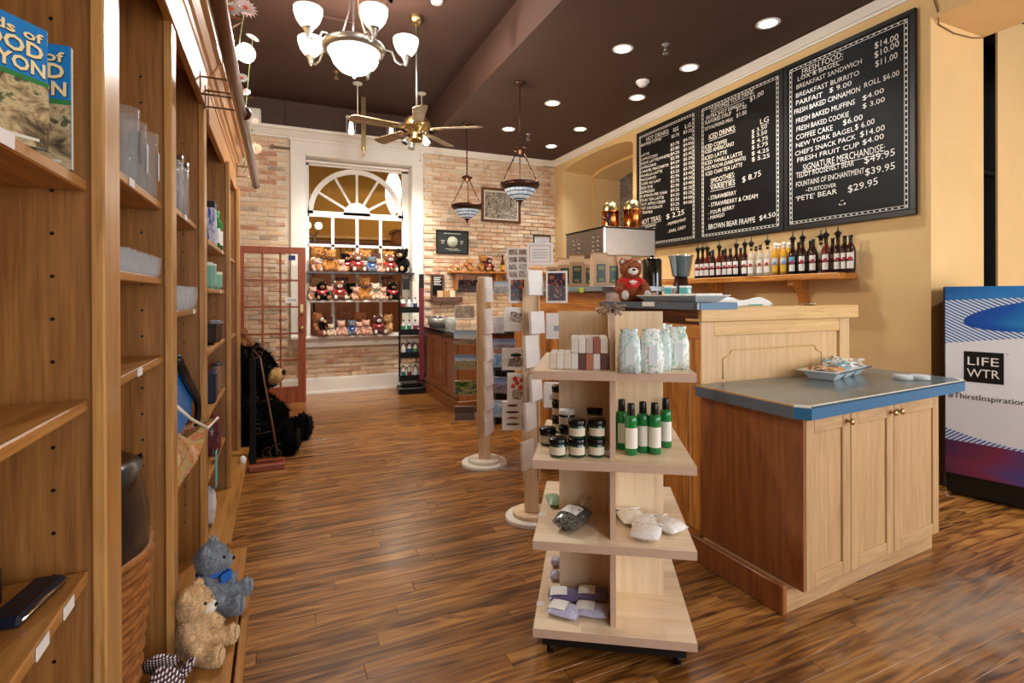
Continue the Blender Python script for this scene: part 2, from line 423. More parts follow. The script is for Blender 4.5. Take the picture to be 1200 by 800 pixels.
# right wall with arch and side opening
wr = struct('wall_right')
AY0, AY1, XT = 5.86, 7.78, 5.0
b = B(); b.box(XR, 5.12, 2.29, AY0, 0, 3.8); b.box(XR, 5.55, AY1, 8.42, 0, 3.8)
b.box(XR, XT, AY0, AY1, 0, 1.05); b.box(XR, 5.12, -2.7, 2.29, 3.44, 3.8)
def arch(x0, x1, zs, zt):
    N = 18; ym = (AY0+AY1)/2; hw = (AY1-AY0)/2
    pts = [(ym+hw*math.cos(math.pi*i/N), zs+(zt-zs)*math.sin(math.pi*i/N)**.8) for i in range(N+1)]
    for (ya, za), (yb_, zb) in zip(pts, pts[1:]):
        b._add([(x0, yb_, zb), (x0, ya, za), (x0, ya, 3.8), (x0, yb_, 3.8), (x1, yb_, zb), (x1, ya, za), (x1, ya, 3.8), (x1, yb_, 3.8)],
               [(0, 1, 2, 3), (7, 6, 5, 4), (0, 4, 5, 1), (1, 5, 6, 2), (3, 2, 6, 7), (0, 3, 7, 4)])
arch(XR, XT, 3.46, 3.585); arch(XT, 5.55, 3.42, 3.54)
b.build('plaster', yellow, wr)
B().box(XT, 5.55, AY1-.03, AY1, 0, 3.44).build('arch_pilaster', yellow, wr)
sr = struct('wall_side_room')
b = B(); b.box(5.47, 7.3, 2.35, 2.365, 0, 3.73); b.box(7.2, 7.4, -2.7, 2.4, 0, 3.73); b.build('plaster', yellow, sr)
b = B(); b.box(5.125, 7.2, 2.66, 2.72, 0, 3.73); b.build('passage_end', mat('dark_glazing', '#15120f', .3), sr)
B().box(5.13, 6.6, 2.62, 2.655, 2.50, 2.53).build('transom_bar', nickel, sr)
wf = struct('wall_front')
b = B()
for x0, x1 in ((-1, -.55), (3.75, 4.75), (7.05, 7.4)): b.box(x0, x1, -2.8, -2.6, 0, ZL)
for x0, x1 in ((-.55, 3.75), (4.75, 7.05)): b.box(x0, x1, -2.8, -2.6, 0, .35); b.box(x0, x1, -2.8, -2.6, 3.15, ZL)
b.build('plaster', yellow, wf)
# crown moulding
cr = struct('trim_1')
prof = [(0, 3.645), (.018, 3.645), (.018, 3.665), (.035, 3.668), (.05, 3.69), (.085, 3.735), (.105, 3.742), (.105, 3.765), (.12, 3.767), (.12, 3.78), (0, 3.78)]
b = B(); b.prism([(YW-a, z) for a, z in prof][::-1], -1, XR, 'x'); b.build('back_crown', white, cr)
pr2 = [(a, min(z, ZR)) for a, z in prof if z < 3.75]+[(.105, ZR), (0, ZR)]
b = B(); b.prism([(XR-a, z) for a, z in pr2], -2.6, YW, 'y'); b.build('right_crown', white, cr)
bs = struct('baseboard_back')
b = B(); b.box(-.75, 2.05, YW-.022, YW+.005, 0, .215); b.box(-.75, 2.05, YW-.014, YW+.005, .215, .238); b.box(-.75, 2.05, YW-.034, YW-.02, 0, .03)
b.box(2.05, XR, YW-.022, YW+.005, 0, .215); b.build('board', white, bs)
# ------------------------------------------------------------------ window in the back wall
wn = struct('window_1')
def casing(x0, x1, z0, z1, nm):
    B().rbox(x0, x1, YW-.045, YW+.012, z0, z1, .006).build(nm, white, wn)
casing(.154, OX0, .835, 3.412, 'casing'); casing(OX1, 2.06, .835, 3.412, 'casing')
casing(.154, 2.06, 3.412, 3.63, 'head_casing')
B().box(.14, 2.08, YW-.065, YW, 3.61, 3.645).build('head_cap', white, wn)
b = B(); b.box(OX0-.005, OX0+.002, YW, 8.33, .84, OZ1); b.box(OX1-.002, OX1+.005, YW, 8.33, .84, OZ1); b.box(OX0, OX1, YW, 8.33, OZ1-.002, OZ1+.005); b.build('reveal', white, wn)
b = B(); b.rbox(.15, 2.1, YW-.13, 8.33, .80, .84, .006); b.rbox(.18, 2.06, YW-.045, YW+.012, .675, .80, .006); b.build('sill', white, wn)
sx0, sx1, sz0, sz1, ys = .39, 1.80, .84, 3.37, 8.30
fy = (ys-.02, ys+.02)
def bar(x0, x1, z0, z1, nm='muntin'): return B().box(x0, x1, fy[0], fy[1], z0, z1).build(nm, white, wn)
bar(OX0, sx0+.02, sz0, sz1+.04, 'sash_stile'); bar(sx1-.02, OX1, sz0, sz1+.04, 'sash_stile'); bar(OX0, OX1, sz1-.03, OZ1, 'sash_rail')
B().box(OX0, OX1, ys-.09, ys-.02, 3.365, 3.40).build('stop_bead', white, wn)
zr = 2.63; cx = (sx0+sx1)/2; ra = (sx1-sx0)/2
bar(sx0, sx1, zr-.045, zr+.045, 'transom_rail')
for zz in (2.165,): bar(sx0, sx1, zz-.02, zz+.02)
for i in (1, 2, 3): bar(sx0+ra/2*i-.022, sx0+ra/2*i+.022, sz0, zr-.04)
N = 28
def ring(r0, r1, nm, a0=0, a1=math.pi):
    b = B()
    for i in range(N):
        t0, t1 = a0+(a1-a0)*i/N, a0+(a1-a0)*(i+1)/N
        P_ = lambda r, t, y: (cx+r*math.cos(t), y, zr+r*math.sin(t))
        b._add([P_(r0, t0, fy[0]), P_(r1, t0, fy[0]), P_(r1, t1, fy[0]), P_(r0, t1, fy[0]), P_(r0, t0, fy[1]), P_(r1, t0, fy[1]), P_(r1, t1, fy[1]), P_(r0, t1, fy[1])],
               [(0, 3, 2, 1), (4, 5, 6, 7), (0, 1, 5, 4), (2, 3, 7, 6), (1, 2, 6, 5), (3, 0, 4, 7)])
    return b.build(nm, white, wn)
ring(ra-.075, ra+.0, 'arch_head'); ring(.0, .20, 'fan_hub')
for a in (30, 60, 90, 120, 150):
    t = R(a); q = B(); T = Matrix.Translation((cx, ys, zr)) @ Matrix.Rotation(-t, 4, 'Y')
    q.at(T).box(.19, ra-.05, -.018, .018, -.018, .018); q.build('fan_muntin', white, wn)
for i in range(4):
    B().box(sx0+ra/2*i+.02, sx0+ra/2*(i+1)-.02, ys-.003, ys+.003, sz0, zr-.04).build('pane', pane, wn)
b = B(); b.prism([(cx+ra*.97*math.cos(math.pi*i/20), zr+ra*.97*math.sin(math.pi*i/20)) for i in range(21)], ys-.003, ys+.003, 'y'); b.build('pane', pane, wn)
for s_ in (0, 1):
    q = B(); arc = [(cx+(ra)*math.cos(t), zr+ra*math.sin(t)) for t in [math.pi/2*(j/10) for j in range(11)]]
    poly = [(sx1, sz1)]+[p for p in arc[::-1]]
    if s_: poly = [(2*cx-x_, z_) for x_, z_ in poly][::-1]
    q.prism(poly, ys-.003, ys+.003, 'y'); q.build('pane', pane, wn)
# display shelves fixed in the window
B().box(OX0+.004, OX1+.02, YW-.10, 8.27, 1.735, 1.762).build('display_shelf', mat('smoked_shelf', '#3a2f2a', .25, coat=.5), wn)
B().box(OX0+.004, OX1-.15, YW-.11, 8.27, 1.318, 1.352).build('display_shelf', white, wn)
B().box(OX0+.004, OX0+.05, YW-.11, YW-.06, .84, 1.32).build('shelf_post', white, wn)
# ------------------------------------------------------------------ room beyond the window
ob = struct('wall_beyond_window')
yel2 = mat('yellow_wall_beyond', '#c99a45', .8, var=.15, vs=1.2)
b = B(); b.box(-2, 4.6, 12.0, 12.1, 0, 4.6); b.box(-2.1, -2, 8.42, 12.1, 0, 4.6); b.box(4.6, 4.7, 8.42, 12.1, 0, 4.6); b.build('plaster', yel2, ob)
B().box(-2, 4.6, 11.9, 12.0, 2.66, 2.72).build('picture_rail', W['light_x'], ob)
B().box(-2, 4.6, 8.42, 12.1, 4.6, 4.7).build('plaster_ceiling', mat('ochre_ceiling', '#8a6a3a', .8), ob)
B().box(-2, 4.6, 8.43, 12.1, -.05, 0).build('carpet', mat('dark_carpet', '#3b2a24', .9), ob)
B().box(-2, 4.6, 11.2, 11.5, 4.25, 4.6).build('beam', brown, ob)
t = thing('balcony_railing', 'wooden balcony railing with thin dark balusters seen through the arched window', 'railing', (1.4, 10.4, 0))
b = B(); b.box(-.8, 4.4, 10.36, 10.44, 2.38, 2.44); b.build('handrail', W['dark'], t, True)
b = B(); b.box(-.8, 4.4, 10.37, 10.43, 0, 2.12); b.build('apron', W['side'], t, True)
for i in range(42): q = B(); q.box(-.7+i*.11, -.68+i*.11, 10.39, 10.41, 2.12, 2.38); q.build('baluster', black, t, True)
t = thing('wall_cabinet', 'reddish wooden cabinet against the yellow wall beyond the window', 'cabinet', (3.0, 11.6, 0))
b = B(); b.box(2.3, 3.15, 11.3, 11.8, .6, 2.78); b.build('body', W['side'], t, True)
b = B(); b.box(2.25, 3.2, 11.26, 11.85, 2.78, 2.84); b.build('cornice', W['dark'], t, True)
lampglow = mat('lamp_glow', '#fff2dc', .5, emit='#fff0d8', es=6)
t = thing('hanging_lantern', 'tall glowing white oval lantern hanging beyond the arched window', 'lamp', (1.97, 9.9, 3.2))
q = B(); q.lathe([(.01, 2.92), (.06, 2.98), (.13, 3.15), (.15, 3.35), (.13, 3.55), (.08, 3.68), (.01, 3.7)], 20, c=(1.97, 9.9, 0)); q.build('shade', lampglow, t, True)
q = B(); q.cyl((1.97, 9.9, 3.7), (1.97, 9.9, 4.6), .008); q.build('cord', black, t, True)
point((1.97, 9.72, 3.4), 45, WARM, .03); point((.95, 11.1, 4.5), 70, WARM, .03); point((2.8, 10.8, 4.5), 40, WARM, .03)
t = thing('candle_stand', 'dark candle stand with two glowing globes behind the window left panes', 'lamp', (.55, 9.6, 0))
for dx in (-.1, .08):
    q = B(); q.ball((.55+dx, 9.6, 2.62), .06); q.build('globe', lampglow, t, True)
q = B(); q.cyl((.55, 9.6, 0), (.55, 9.6, 2.45), .015); q.tube([(.45, 9.6, 2.57), (.5, 9.6, 2.45), (.58, 9.6, 2.45), (.63, 9.6, 2.57)], .01); q.cyl((.55, 9.6, .01), (.55, 9.6, .03), .12); q.build('stand', black, t, True)
for i, (x, y) in enumerate(((.95, 11.1), (2.0, 11), (2.8, 10.8))):
    q = B(); q.lathe([(.001, 4.59), (.05, 4.588), (.06, 4.6)], 20, c=(x, y, 0)); tag(q.build('recessed_light', lampglow), ['left glowing spot high in the room beyond the window', 'middle glowing spot high in the room beyond the window', 'right glowing spot high in the room beyond the window'][i], 'light', 'lights beyond the window')
# ------------------------------------------------------------------ bookcases along the left wall
def bookcase(name, label, X, y0, y1, divs, shelves, ledge, hd=2.35, XH=None):
    XH = X if XH is None else XH
    t = thing(name, label, 'bookcase', ((XL+X)/2, (y0+y1)/2, 0))
    q = B(); q.box(XL+.002, XL+.02, y0, y1, .02, 2.62); q.build('back_panel', W['book_y'], t, True)
    for a, c in divs:
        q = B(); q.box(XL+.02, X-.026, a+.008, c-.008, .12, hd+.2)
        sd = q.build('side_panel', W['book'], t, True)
        pg = B()
        for zz in [.3+.088*i for i in range(22)]:
            for yy, s_ in ((a+.008, -1), ):
                pg.cyl((X-.09, yy-.001, zz), (X-.09, yy+.001, zz), .004, 8)
                pg.cyl((XL+.09, yy-.001, zz), (XL+.09, yy+.001, zz), .004, 8)
        o = pg.build('peg_holes', black, sd, False); o['kind'] = 'stuff'
        o.location = -Vector(t.location)
        q = B(); q.rbox(X-.026, X, a, c, .12, hd+.02, .004); q.build('stile', W['book_face'], t, True)
    for a, c, zt in shelves:
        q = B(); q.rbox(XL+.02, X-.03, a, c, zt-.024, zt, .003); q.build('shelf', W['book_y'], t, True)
    q = B(); q.rbox(XH-.022, XH+.006, y0, y1, hd, hd+.20, .004); q.build('header_board', W['book_y'], t, True)
    q = B(); q.box(XL+.02, X-.02, y0, y1, hd+.16, hd+.18); q.build('top_panel', W['book_y'], t, True)
    q = B(); hd_ = 2.33; pf = [(XH-.02, hd_+.16), (XH+.012, hd_+.20), (XH+.018, hd_+.215), (XH+.03, hd_+.225), (XH+.05, hd_+.262), (XH+.07, hd_+.275), (XH+.07, hd_+.295), (XH-.02, hd_+.295)]
    q.prism([(a, z) for a, z in pf][::-1], y0, y1+.03, 'y'); q.build('cornice', W['book_y'], t, True)
    q = B(); q.rbox(XL+.02, ledge, y0, y1-.08 if y1 < 4 else y1, .095, .12, .004); q.box(XL+.02, ledge-.02, y0, y1-.1 if y1 < 4 else y1-.02, 0, .095); q.build('base_platform', W['book_y'], t, True)
    return t
SA, SB, SC, SD, SE = (1.36, 1.48), (2.13, 2.215), (2.985, 3.09), (3.98, 4.07), (4.92, 5.03)
NB = bookcase('bookcase', 'tall honey oak bookcase nearest the camera with deep base ledge', -.335, -.35, 3.09, [(-.35, -.25), (.52, .6), SA, SB, SC],
    [(.60, 1.36, 1.645), (.60, 1.36, 1.187), (.60, 1.36, .83), (-.25, .52, 1.645), (-.25, .52, 1.187),
     (1.48, 2.13, 1.722), (1.48, 2.13, 1.468), (1.48, 2.13, 1.20),
     (2.215, 2.985, 1.752), (2.215, 2.985, 1.345), (2.215, 2.985, .66)], -.155)
q = B(); q.rbox(-.15, -.125, -.35, 2.66, 0, .075, .005); q.build('kick_strip', W['book_y'], NB, True)
FB = bookcase('bookcase', 'far honey oak bookcase beside the black plush bear, narrower base ledge', -.30, 3.095, 5.03, [SD, SE],
    [(3.095, 3.98, 1.70), (3.095, 3.98, 1.445), (3.095, 3.98, 1.125), (3.095, 3.98, .80), (3.095, 3.98, .47), (4.07, 4.92, 1.7), (4.07, 4.92, 1.1)], -.235, 2.29, -.33)
def price_tag(parent, X, y, z, w=.05, h=.022):
    q = B(); q.box(X-.001, X+.001, y-w/2, y+w/2, z-h, z); q.build('price_tag', tagw, parent, True)
for y, z in ((1.0, 1.644), (.62, 1.644), (1.24, .829), (1.12, .829), (.98, .829), (1.72, 1.721), (1.8, 1.199), (2.62, 1.751), (2.85, 1.344)): price_tag(NB, -.363, y, z)
for y, z in ((3.8, 1.699), (3.7, 1.444)): price_tag(FB, -.328, y, z)
aged = mat('aged_bronze', '#8f7350', .35, .8)
# ladder rail in front of the cornice
t = thing('ladder_rail', 'round dark wooden ladder rail on brackets in front of the bookcase cornice', 'rail', (-.17, 2.4, 2.32))
q = B(); q.cyl((-.17, -.3, 2.32), (-.17, 4.78, 2.32), .026, 20); q.build('pole', wood('rail_walnut', '#3a2114', '#6b4126', '#8d5c38', 'y', 1.0, .3, .4), t, True)
q = B(); q.ball((-.17, 4.80, 2.32), .03); q.build('finial', W['dark'], t, True)
for yy in (2.80, 2.98, 4.6):
    Xf = -.329 if yy < 3.09 else -.294
    q = B(); q.box(Xf-.004, Xf+.005, yy-.01, yy+.01, 2.33, 2.44); q.tube([(Xf, yy, 2.42), (-.21, yy, 2.42), (-.175, yy, 2.40), (-.172, yy, 2.35)], .005)
    q.tube([(Xf, yy, 2.34), (-.2, yy, 2.34)], .005); q.lathe([(.03, -.02), (.033, 0), (.03, .02)], 16, c=(0, 0, 0)) if 0 else None
    q.build('bracket', aged, t, True)
q = B(); q.ball((-.155, 2.98, 2.33), (.032, .036, .034)); q.build('bracket_knob', bronze, t, True)
# ------------------------------------------------------------------ service bar
BX, BYN = 2.10, 2.20
blue_top = mat('blue_grey_laminate', '#55676d', .28, coat=.25, var=.06, vs=5)
blue_edge = mat('blue_laminate_edge', '#25628a', .35)
grey_edge = mat('grey_laminate_edge', '#56606a', .4)
t = thing('service_bar', 'tall orange oak service bar with blue edged ledge behind the tiered display', 'bar', (2.5, 3.3, 0)); BAR = t
q = B(); q.box(BX+.02, BX+.10, BYN+.1, 4.7, .0, 1.24); q.build('carcass', W['bar'], t, True)
q = B(); q.box(BX-.004, BX+.02, BYN, 4.7, 0, .11); q.box(BX-.014, BX+.02, BYN, 4.7, 0, .02); q.build('base_moulding', W['bar_y'], t, True)
ys_ = [BYN, 2.62, 3.05, 3.5, 3.95, 4.4, 4.7]
for i in range(6):
    a, c = ys_[i], ys_[i+1]
    q = B(); q.rbox(BX, BX+.03, a, a+.075, .11, 1.16, .003); q.build('stile', W['bar'], t, True)
    q = B(); q.box(BX+.012, BX+.03, a+.075, c, .11, 1.16); q.build('panel', W['bar'], t, True)
q = B(); q.rbox(BX-.002, BX+.03, BYN, 4.7, 1.16, 1.24, .004); q.build('top_rail', W['bar_y'], t, True)
q = B(); q.prism([(BX-.03, 1.32), (BX-.005, 1.24), (BX+.05, 1.24), (BX+.05, 1.32)], BYN, 3.1, 'y'); q.build('cove_moulding', W['dark'], t, True)
q = B(); q.rbox(2.05, 2.34, 2.17, 3.1, 1.322, 1.36, .002); led = q.build('ledge_top', blue_top, t, True)
q = B(); q.box(2.046, 2.05, 2.19, 3.1, 1.322, 1.358); q.build('ledge_edge', grey_edge, led, False).location = -Vector(t.location)
q = B(); q.box(2.07, 2.34, 2.166, 2.17, 1.322, 1.358); q.build('ledge_edge', blue_edge, led, False).location = -Vector(t.location)
# raised rear part of the bar
q = B(); q.rbox(BX-.01, 2.6, 3.12, 4.7, 1.24, 1.355, .004); q.build('riser_board', W['bar_y'], t, True)
q = B(); q.rbox(BX+.015, 2.58, 3.14, 4.7, 1.355, 1.425, .004); q.build('riser_board', W['bar_y'], t, True)
q = B(); q.rbox(2.06, 2.62, 3.09, 4.75, 1.43, 1.468, .004); q.build('raised_counter', mat('grey_green_laminate', '#7d8c8e', .3, coat=.4, var=.1), t, True)
q = B(); q.box(2.35, 3.45, 2.30, 5.0, 1.24, 1.29); q.build('inner_counter', blue_top, t, True)
q = B(); q.box(2.9, 3.4, 2.6, 4.9, 0, 1.24); q.build('inner_cabinet', W['side'], t, True)
# light oak panel behind the low cabinet
t = thing('bar_end_panel', 'light oak panelled bar end with thick cap rail behind the blue worktop', 'panel', (2.73, 2.23, 0))
q = B(); q.rbox(2.085, 3.40, 2.175, 2.30, 1.255, 1.335, .004); q.build('cap_rail', W['light_x'], t, True)
q = B(); q.box(2.106, 3.33, 2.215, 2.29, 0, 1.255); q.build('panel', W['light'], t, True)
for a, c in ((2.104, 2.20), (3.25, 3.345)):
    q = B(); q.rbox(a, c, 2.198, 2.23, .0, 1.255, .003); q.build('stile', W['light'], t, True)
q = B(); q.rbox(2.2, 3.25, 2.20, 2.23, 1.175, 1.255, .003); q.build('rail', W['light_x'], t, True)
q = B()
pts = [(2.28, .93), (2.28, 1.04), (2.30, 1.055), (2.33, 1.06), (2.34, 1.085), (2.36, 1.09), (3.02, 1.09), (3.04, 1.085), (3.05, 1.06), (3.08, 1.055), (3.10, 1.04), (3.10, .93)]
q.tube([(x, 2.214, z) for x, z in pts], .005, 6); q.build('bead_moulding', W['light_x'], t, True)
# ------------------------------------------------------------------ low cabinet with blue worktop
CX0, CX1, CY = 2.09, 3.28, 1.575
def slant(x, y): return y+.078*(x-2.09)*max(0, min(1.1, 1-(y-1.575)/.62))
def slanted(o):
    mw = Vector(o.location)+(Vector(o.parent.location) if o.parent else Vector()) + (Vector(o.parent.parent.location) if o.parent and o.parent.parent else Vector())
    for v in o.data.vertices:
        w_ = v.co+mw; v.co.y += slant(w_.x, w_.y)-w_.y
t = thing('base_cabinet', 'low light oak cabinet with three panelled doors and brass knobs', 'cabinet', (2.7, 1.88, 0)); CAB = t
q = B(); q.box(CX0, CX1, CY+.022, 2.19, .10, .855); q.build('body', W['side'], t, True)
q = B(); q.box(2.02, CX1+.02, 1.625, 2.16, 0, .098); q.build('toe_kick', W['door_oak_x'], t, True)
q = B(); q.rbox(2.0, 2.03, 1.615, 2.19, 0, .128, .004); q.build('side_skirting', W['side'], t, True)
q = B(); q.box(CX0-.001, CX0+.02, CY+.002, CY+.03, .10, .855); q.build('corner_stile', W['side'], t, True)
dx = [CX0+.012, 2.445, 2.822, CX1]
for i in range(3):
    a, c = dx[i]+.002, dx[i+1]-.003
    z0, z1 = .105, .85
    d = B(); fw = .062
    d.box(a+fw-.01, c-fw+.01, CY+.008, CY+.022, z0+fw, z1-fw)
    do = d.build('door', W['door_oak'], t, True)
    for nm, bx in (('stile', (a, a+fw, z0, z1)), ('stile', (c-fw, c, z0, z1))):
        q = B(); q.rbox(bx[0], bx[1], CY-.002, CY+.022, bx[2], bx[3], .003); o = q.build(nm, W['door_oak'], do); o.location = -Vector(t.location)
    for bx in ((a+fw, c-fw, z0, z0+fw), (a+fw, c-fw, z1-fw, z1)):
        q = B(); q.rbox(bx[0], bx[1], CY-.001, CY+.022, bx[2], bx[3], .003); o = q.build('rail', W['door_oak_x'], do); o.location = -Vector(t.location)
    kx = (c-.03, c-.03, a+.03)[i]
    q = B(); q.at(Matrix.Translation((kx, CY-.002, .815)) @ Matrix.Rotation(R(90), 4, 'X')).lathe([(.009, 0), (.006, .006), (.006, .014), (.014, .02), (.016, .027), (.012, .034), (.001, .037)], 20)
    o = q.build('knob', brass, do); o.location = -Vector(t.location)
t = thing('worktop', 'blue grey laminate worktop with white inlay line and clipped corner', 'worktop', (2.7, 1.9, .855))
for o_ in list(CAB.children):
    slanted(o_)
    for c_ in o_.children: slanted(c_)
pl = [(2.06, 2.195), (2.06, 1.60), (2.105, 1.548), (3.53, slant(3.53, 1.548)), (3.60, 1.74), (3.60, 2.195)]
q = B(); q.prism(pl, .857, .907, 'z'); q.build('edge_band', blue_edge, t, True)
q = B(); q.prism([(x+(.012 if x < 2.2 else -.01), y+(.012 if y < 1.75 else 0)) for x, y in pl], .907, .915, 'z'); q.build('surface', blue_top, t, True)
q = B(); q.prism([(2.066, 1.606), (2.109, 1.554), (2.12, 1.563), (2.078, 1.612)], .9075, .9165, 'z'); q._add([(2.115, 1.551, .9165), (3.53, 1.551+.111, .9165), (3.53, 1.567+.111, .9165), (2.115, 1.567, .9165)], [(0, 1, 2, 3)]); q._add([(3.53, 1.662, .9165), (3.598, 1.742, .9165), (3.585, 1.75, .9165), (3.52, 1.678, .9165)], [(0, 1, 2, 3)]); q.build('white_inlay', mat('cream_inlay', '#e8e2d4', .4), t, True)
q = B(); q.box(2.0625, 2.074, 1.61, 2.195, .9075, .9165); q.build('tan_inlay', mat('tan_inlay', '#b9946a', .5), t, True)
q = B(); q.box(2.058, 2.0605, 1.60, 2.195, .857, .907); q.build('grey_side_edge', grey_edge, t, True)  # grey laminate strip along the left side of the blue edge band
# ------------------------------------------------------------------ syrup shelf
t = thing('syrup_shelf', 'orange oak wall shelf on curved corbels under the chalkboards', 'shelf', (4.3, 3.8, 1.55))
q = B(); q.rbox(4.17, XR-.002, 2.83, 5.05, 1.53, 1.585, .006); q.build('board', W['bar_y'], t, True)
q = B(); q.box(4.175, XR-.006, 2.835, 5.04, 1.585, 1.591); q.build('bar_mat', black, t, True)
for yy in (3.30, 4.30):
    pf = [(XR-.002, 1.53), (XR-.002, 1.24), (XR-.05, 1.24), (XR-.065, 1.30)]+[(XR-.24+.175*math.cos(a_), 1.30+.19*math.sin(a_)) for a_ in [R(12*k) for k in range(0, 7)]]+[(XR-.2, 1.53)]
    q = B(); q.prism([(XR-.002, 1.24), (XR-.002, 1.53), (XR-.20, 1.53)]+[(XR-.20+.15*math.sin(a_), 1.49-.20*(1-math.cos(a_))) for a_ in [R(15*k) for k in range(7)]]+[(XR-.05, 1.24)], yy-.03, yy+.03, 'y'); q.build('corbel', W['bar'], t, True)
# ------------------------------------------------------------------ chalkboards
chalk = mat('white_chalk', '#e6e4dc', .9)
slate = mat('black_chalkboard', '#0a0a0c', .45, var=.25, vs=3); slate.node_tree.nodes['Principled BSDF'].inputs['Specular IOR Level'].default_value = .22
U = Vector((0, -1, 0)); V = Vector((0, 0, 1)); XT_ = XR-.028
def board(y0, y1, label, lines, name='chalkboard', bw=.028):
    z0, z1 = 2.005, 3.56
    t = thing(name, label, 'chalkboard', (XR-.01, (y0+y1)/2, z0), 0, 'chalkboard menus')
    q = B(); q.box(XR-.024, XR-.001, y0+.03, y1-.03, z0+.03, z1-.03); q.build('slate', slate, t, True)
    for bx in ((y0, y1, z0, z0+.04), (y0, y1, z1-.04, z1), (y0, y0+.04, z0+.04, z1-.04), (y1-.04, y1, z0+.04, z1-.04)):
        q = B(); q.rbox(XR-.034, XR-.001, bx[0], bx[1], bx[2], bx[3], .003); q.build('frame', black, t, True)
    q = B(); x0_, x1_ = XT_+.002, XT_+.0035
    i0, i1, j0, j1 = y0+.055, y1-.055, z0+.055, z1-.055
    for e in (0, .022):
        q.box(x0_, x1_, i0+e, i1-e, j0+e, j0+e+.003); q.box(x0_, x1_, i0+e, i1-e, j1-e-.004, j1-e)
        q.box(x0_, x1_, i0+e, i0+e+.004, j0+e, j1-e); q.box(x0_, x1_, i1-e-.004, i1-e, j0+e, j1-e)
    n = int((j1-j0)/.045)
    for k in range(n):
        zz = j0+(j1-j0)*(k+.5)/n
        for yy in (i0, i1-.022): q.box(x0_, x1_, yy+.006, yy+.018, zz-.010, zz+.004)
    n = int((i1-i0)/.045)
    for k in range(n):
        yy = i0+(i1-i0)*(k+.5)/n
        for zz in (j0, j1-.022): q.box(x0_, x1_, yy-.010, yy+.004, zz+.008, zz+.017)
    q.build('chalk_border', chalk, t, True)
    q = B(); bold = lines and lines[0]
    for ln in lines:
        q = B()
        s, xa, ya, xb, yb_, h = ln[:6]; h *= .8; ya += .8; yb_ += .8
        p = at(xa, ya, X=XT_); e = at(xb, yb_, X=XT_); top = at(xa, ya-h, X=XT_)
        d = e-p; wdt = math.hypot(d.y, d.z); ang = math.atan2(d.z, -d.y)
        if abs(ang) > .12: ang = .12*(1 if ang > 0 else -1)
        u = Vector((0, -math.cos(ang), math.sin(ang))); v = Vector((0, math.sin(ang)*.4, 1))
        cap = top.z-p.z
        put_text(q, s, (XT_-.0015, p.y, p.z), u, v, wdt, cap, .03)
        if len(ln) > 6:
            a = Vector((XT_-.001, p.y, p.z-.018)); c = a+u*wdt
            q._add([tuple(a), tuple(c), tuple(c+Vector((0, 0, .004))), tuple(a+Vector((0, 0, .004)))], [(0, 1, 2, 3)])
        q.build('chalk_line', chalk, t, True)
    return t
yA, yB_, yC, yD = 5.74, at(820, 200, X=XR).y, at(921, 150, X=XR).y, 2.375
def L(s, xa, ya, xb, yb, h, *r): return (s, xa, ya, xb, yb, h)+r
board(yC+.004, yD, '', []) if 0 else None
board(yD, yC-.004, 'nearest and largest chalkboard listing fresh food and signature merchandise', [
 L('FRESH FOOD:', 940, 87, 988, 66, 8.5, 1), L('$14.00', 1025, 56.5, 1053, 45.5, 9), L('$10.00', 1025, 67.5, 1054, 53, 9), L('$11.00', 1026, 78, 1052, 67, 9), L('LOX & BAGEL', 935, 94.5, 984, 75, 6.5), L('BREAKFAST SANDWICH', 933.5, 104, 1010, 73.5, 6.5),
 L('BREAKFAST BURRITO', 933, 114, 1007, 87, 6.5), L('PARFAIT', 933, 123, 964, 112.5, 7), L('$ 9.00', 972, 108, 998, 99, 7),
 L('FRESH BAKED CINNAMON', 931, 133.5, 1008, 106, 7), L('ROLL $6.00', 1013, 102, 1054, 87, 7.5), L('FRESH BAKED MUFFINS', 933, 144, 1002, 121, 7), L('$4.00', 1011, 117, 1036, 107, 7),
 L('FRESH BAKED COOKIE', 933.5, 153.5, 995, 135.5, 7), L('$ 3.00', 1011, 126.5, 1037, 118, 7), L('COFFEE CAKE', 933, 163.5, 976, 151.5, 7.5), L('$6.00', 988, 146, 1011, 139, 8),
 L('NEW YORK BAGEL', 933, 172.5, 1001, 153, 6.5), L('$ 6.00', 1002, 151.5, 1025, 144, 8), L("CHEF'S SNACK PACK", 932, 182, 1003, 162, 6.5), L('$14.00', 1008, 160, 1037, 151.5, 8),
 L('FRESH FRUIT CUP', 934.5, 189.5, 1007, 171, 6.5), L('$4.00', 1011, 169, 1036, 161, 7.5), L('SIGNATURE MERCHANDISE:', 941, 199.5, 1037, 176, 9.5, 1),
 L('TEDDY ROOSEVELT BEAR', 933, 208, 1001, 193, 8), L('$49.95', 1013, 191, 1049, 181, 10), L('FOUNTAINS OF ENCHANTMENT', 933, 218.5, 1013, 202, 7.5), L('$39.95', 1014, 205, 1049, 197, 10),
 L('~DUSTCOVER', 944, 224, 980, 218, 5.5), L("'PETE' BEAR", 933, 235, 981, 226, 7), L('$29.95', 994, 225, 1029, 215, 10), L('"', 985.5, 237, 988.5, 236, 3.5), L('u', 983, 240, 991, 238.5, 3.5)])
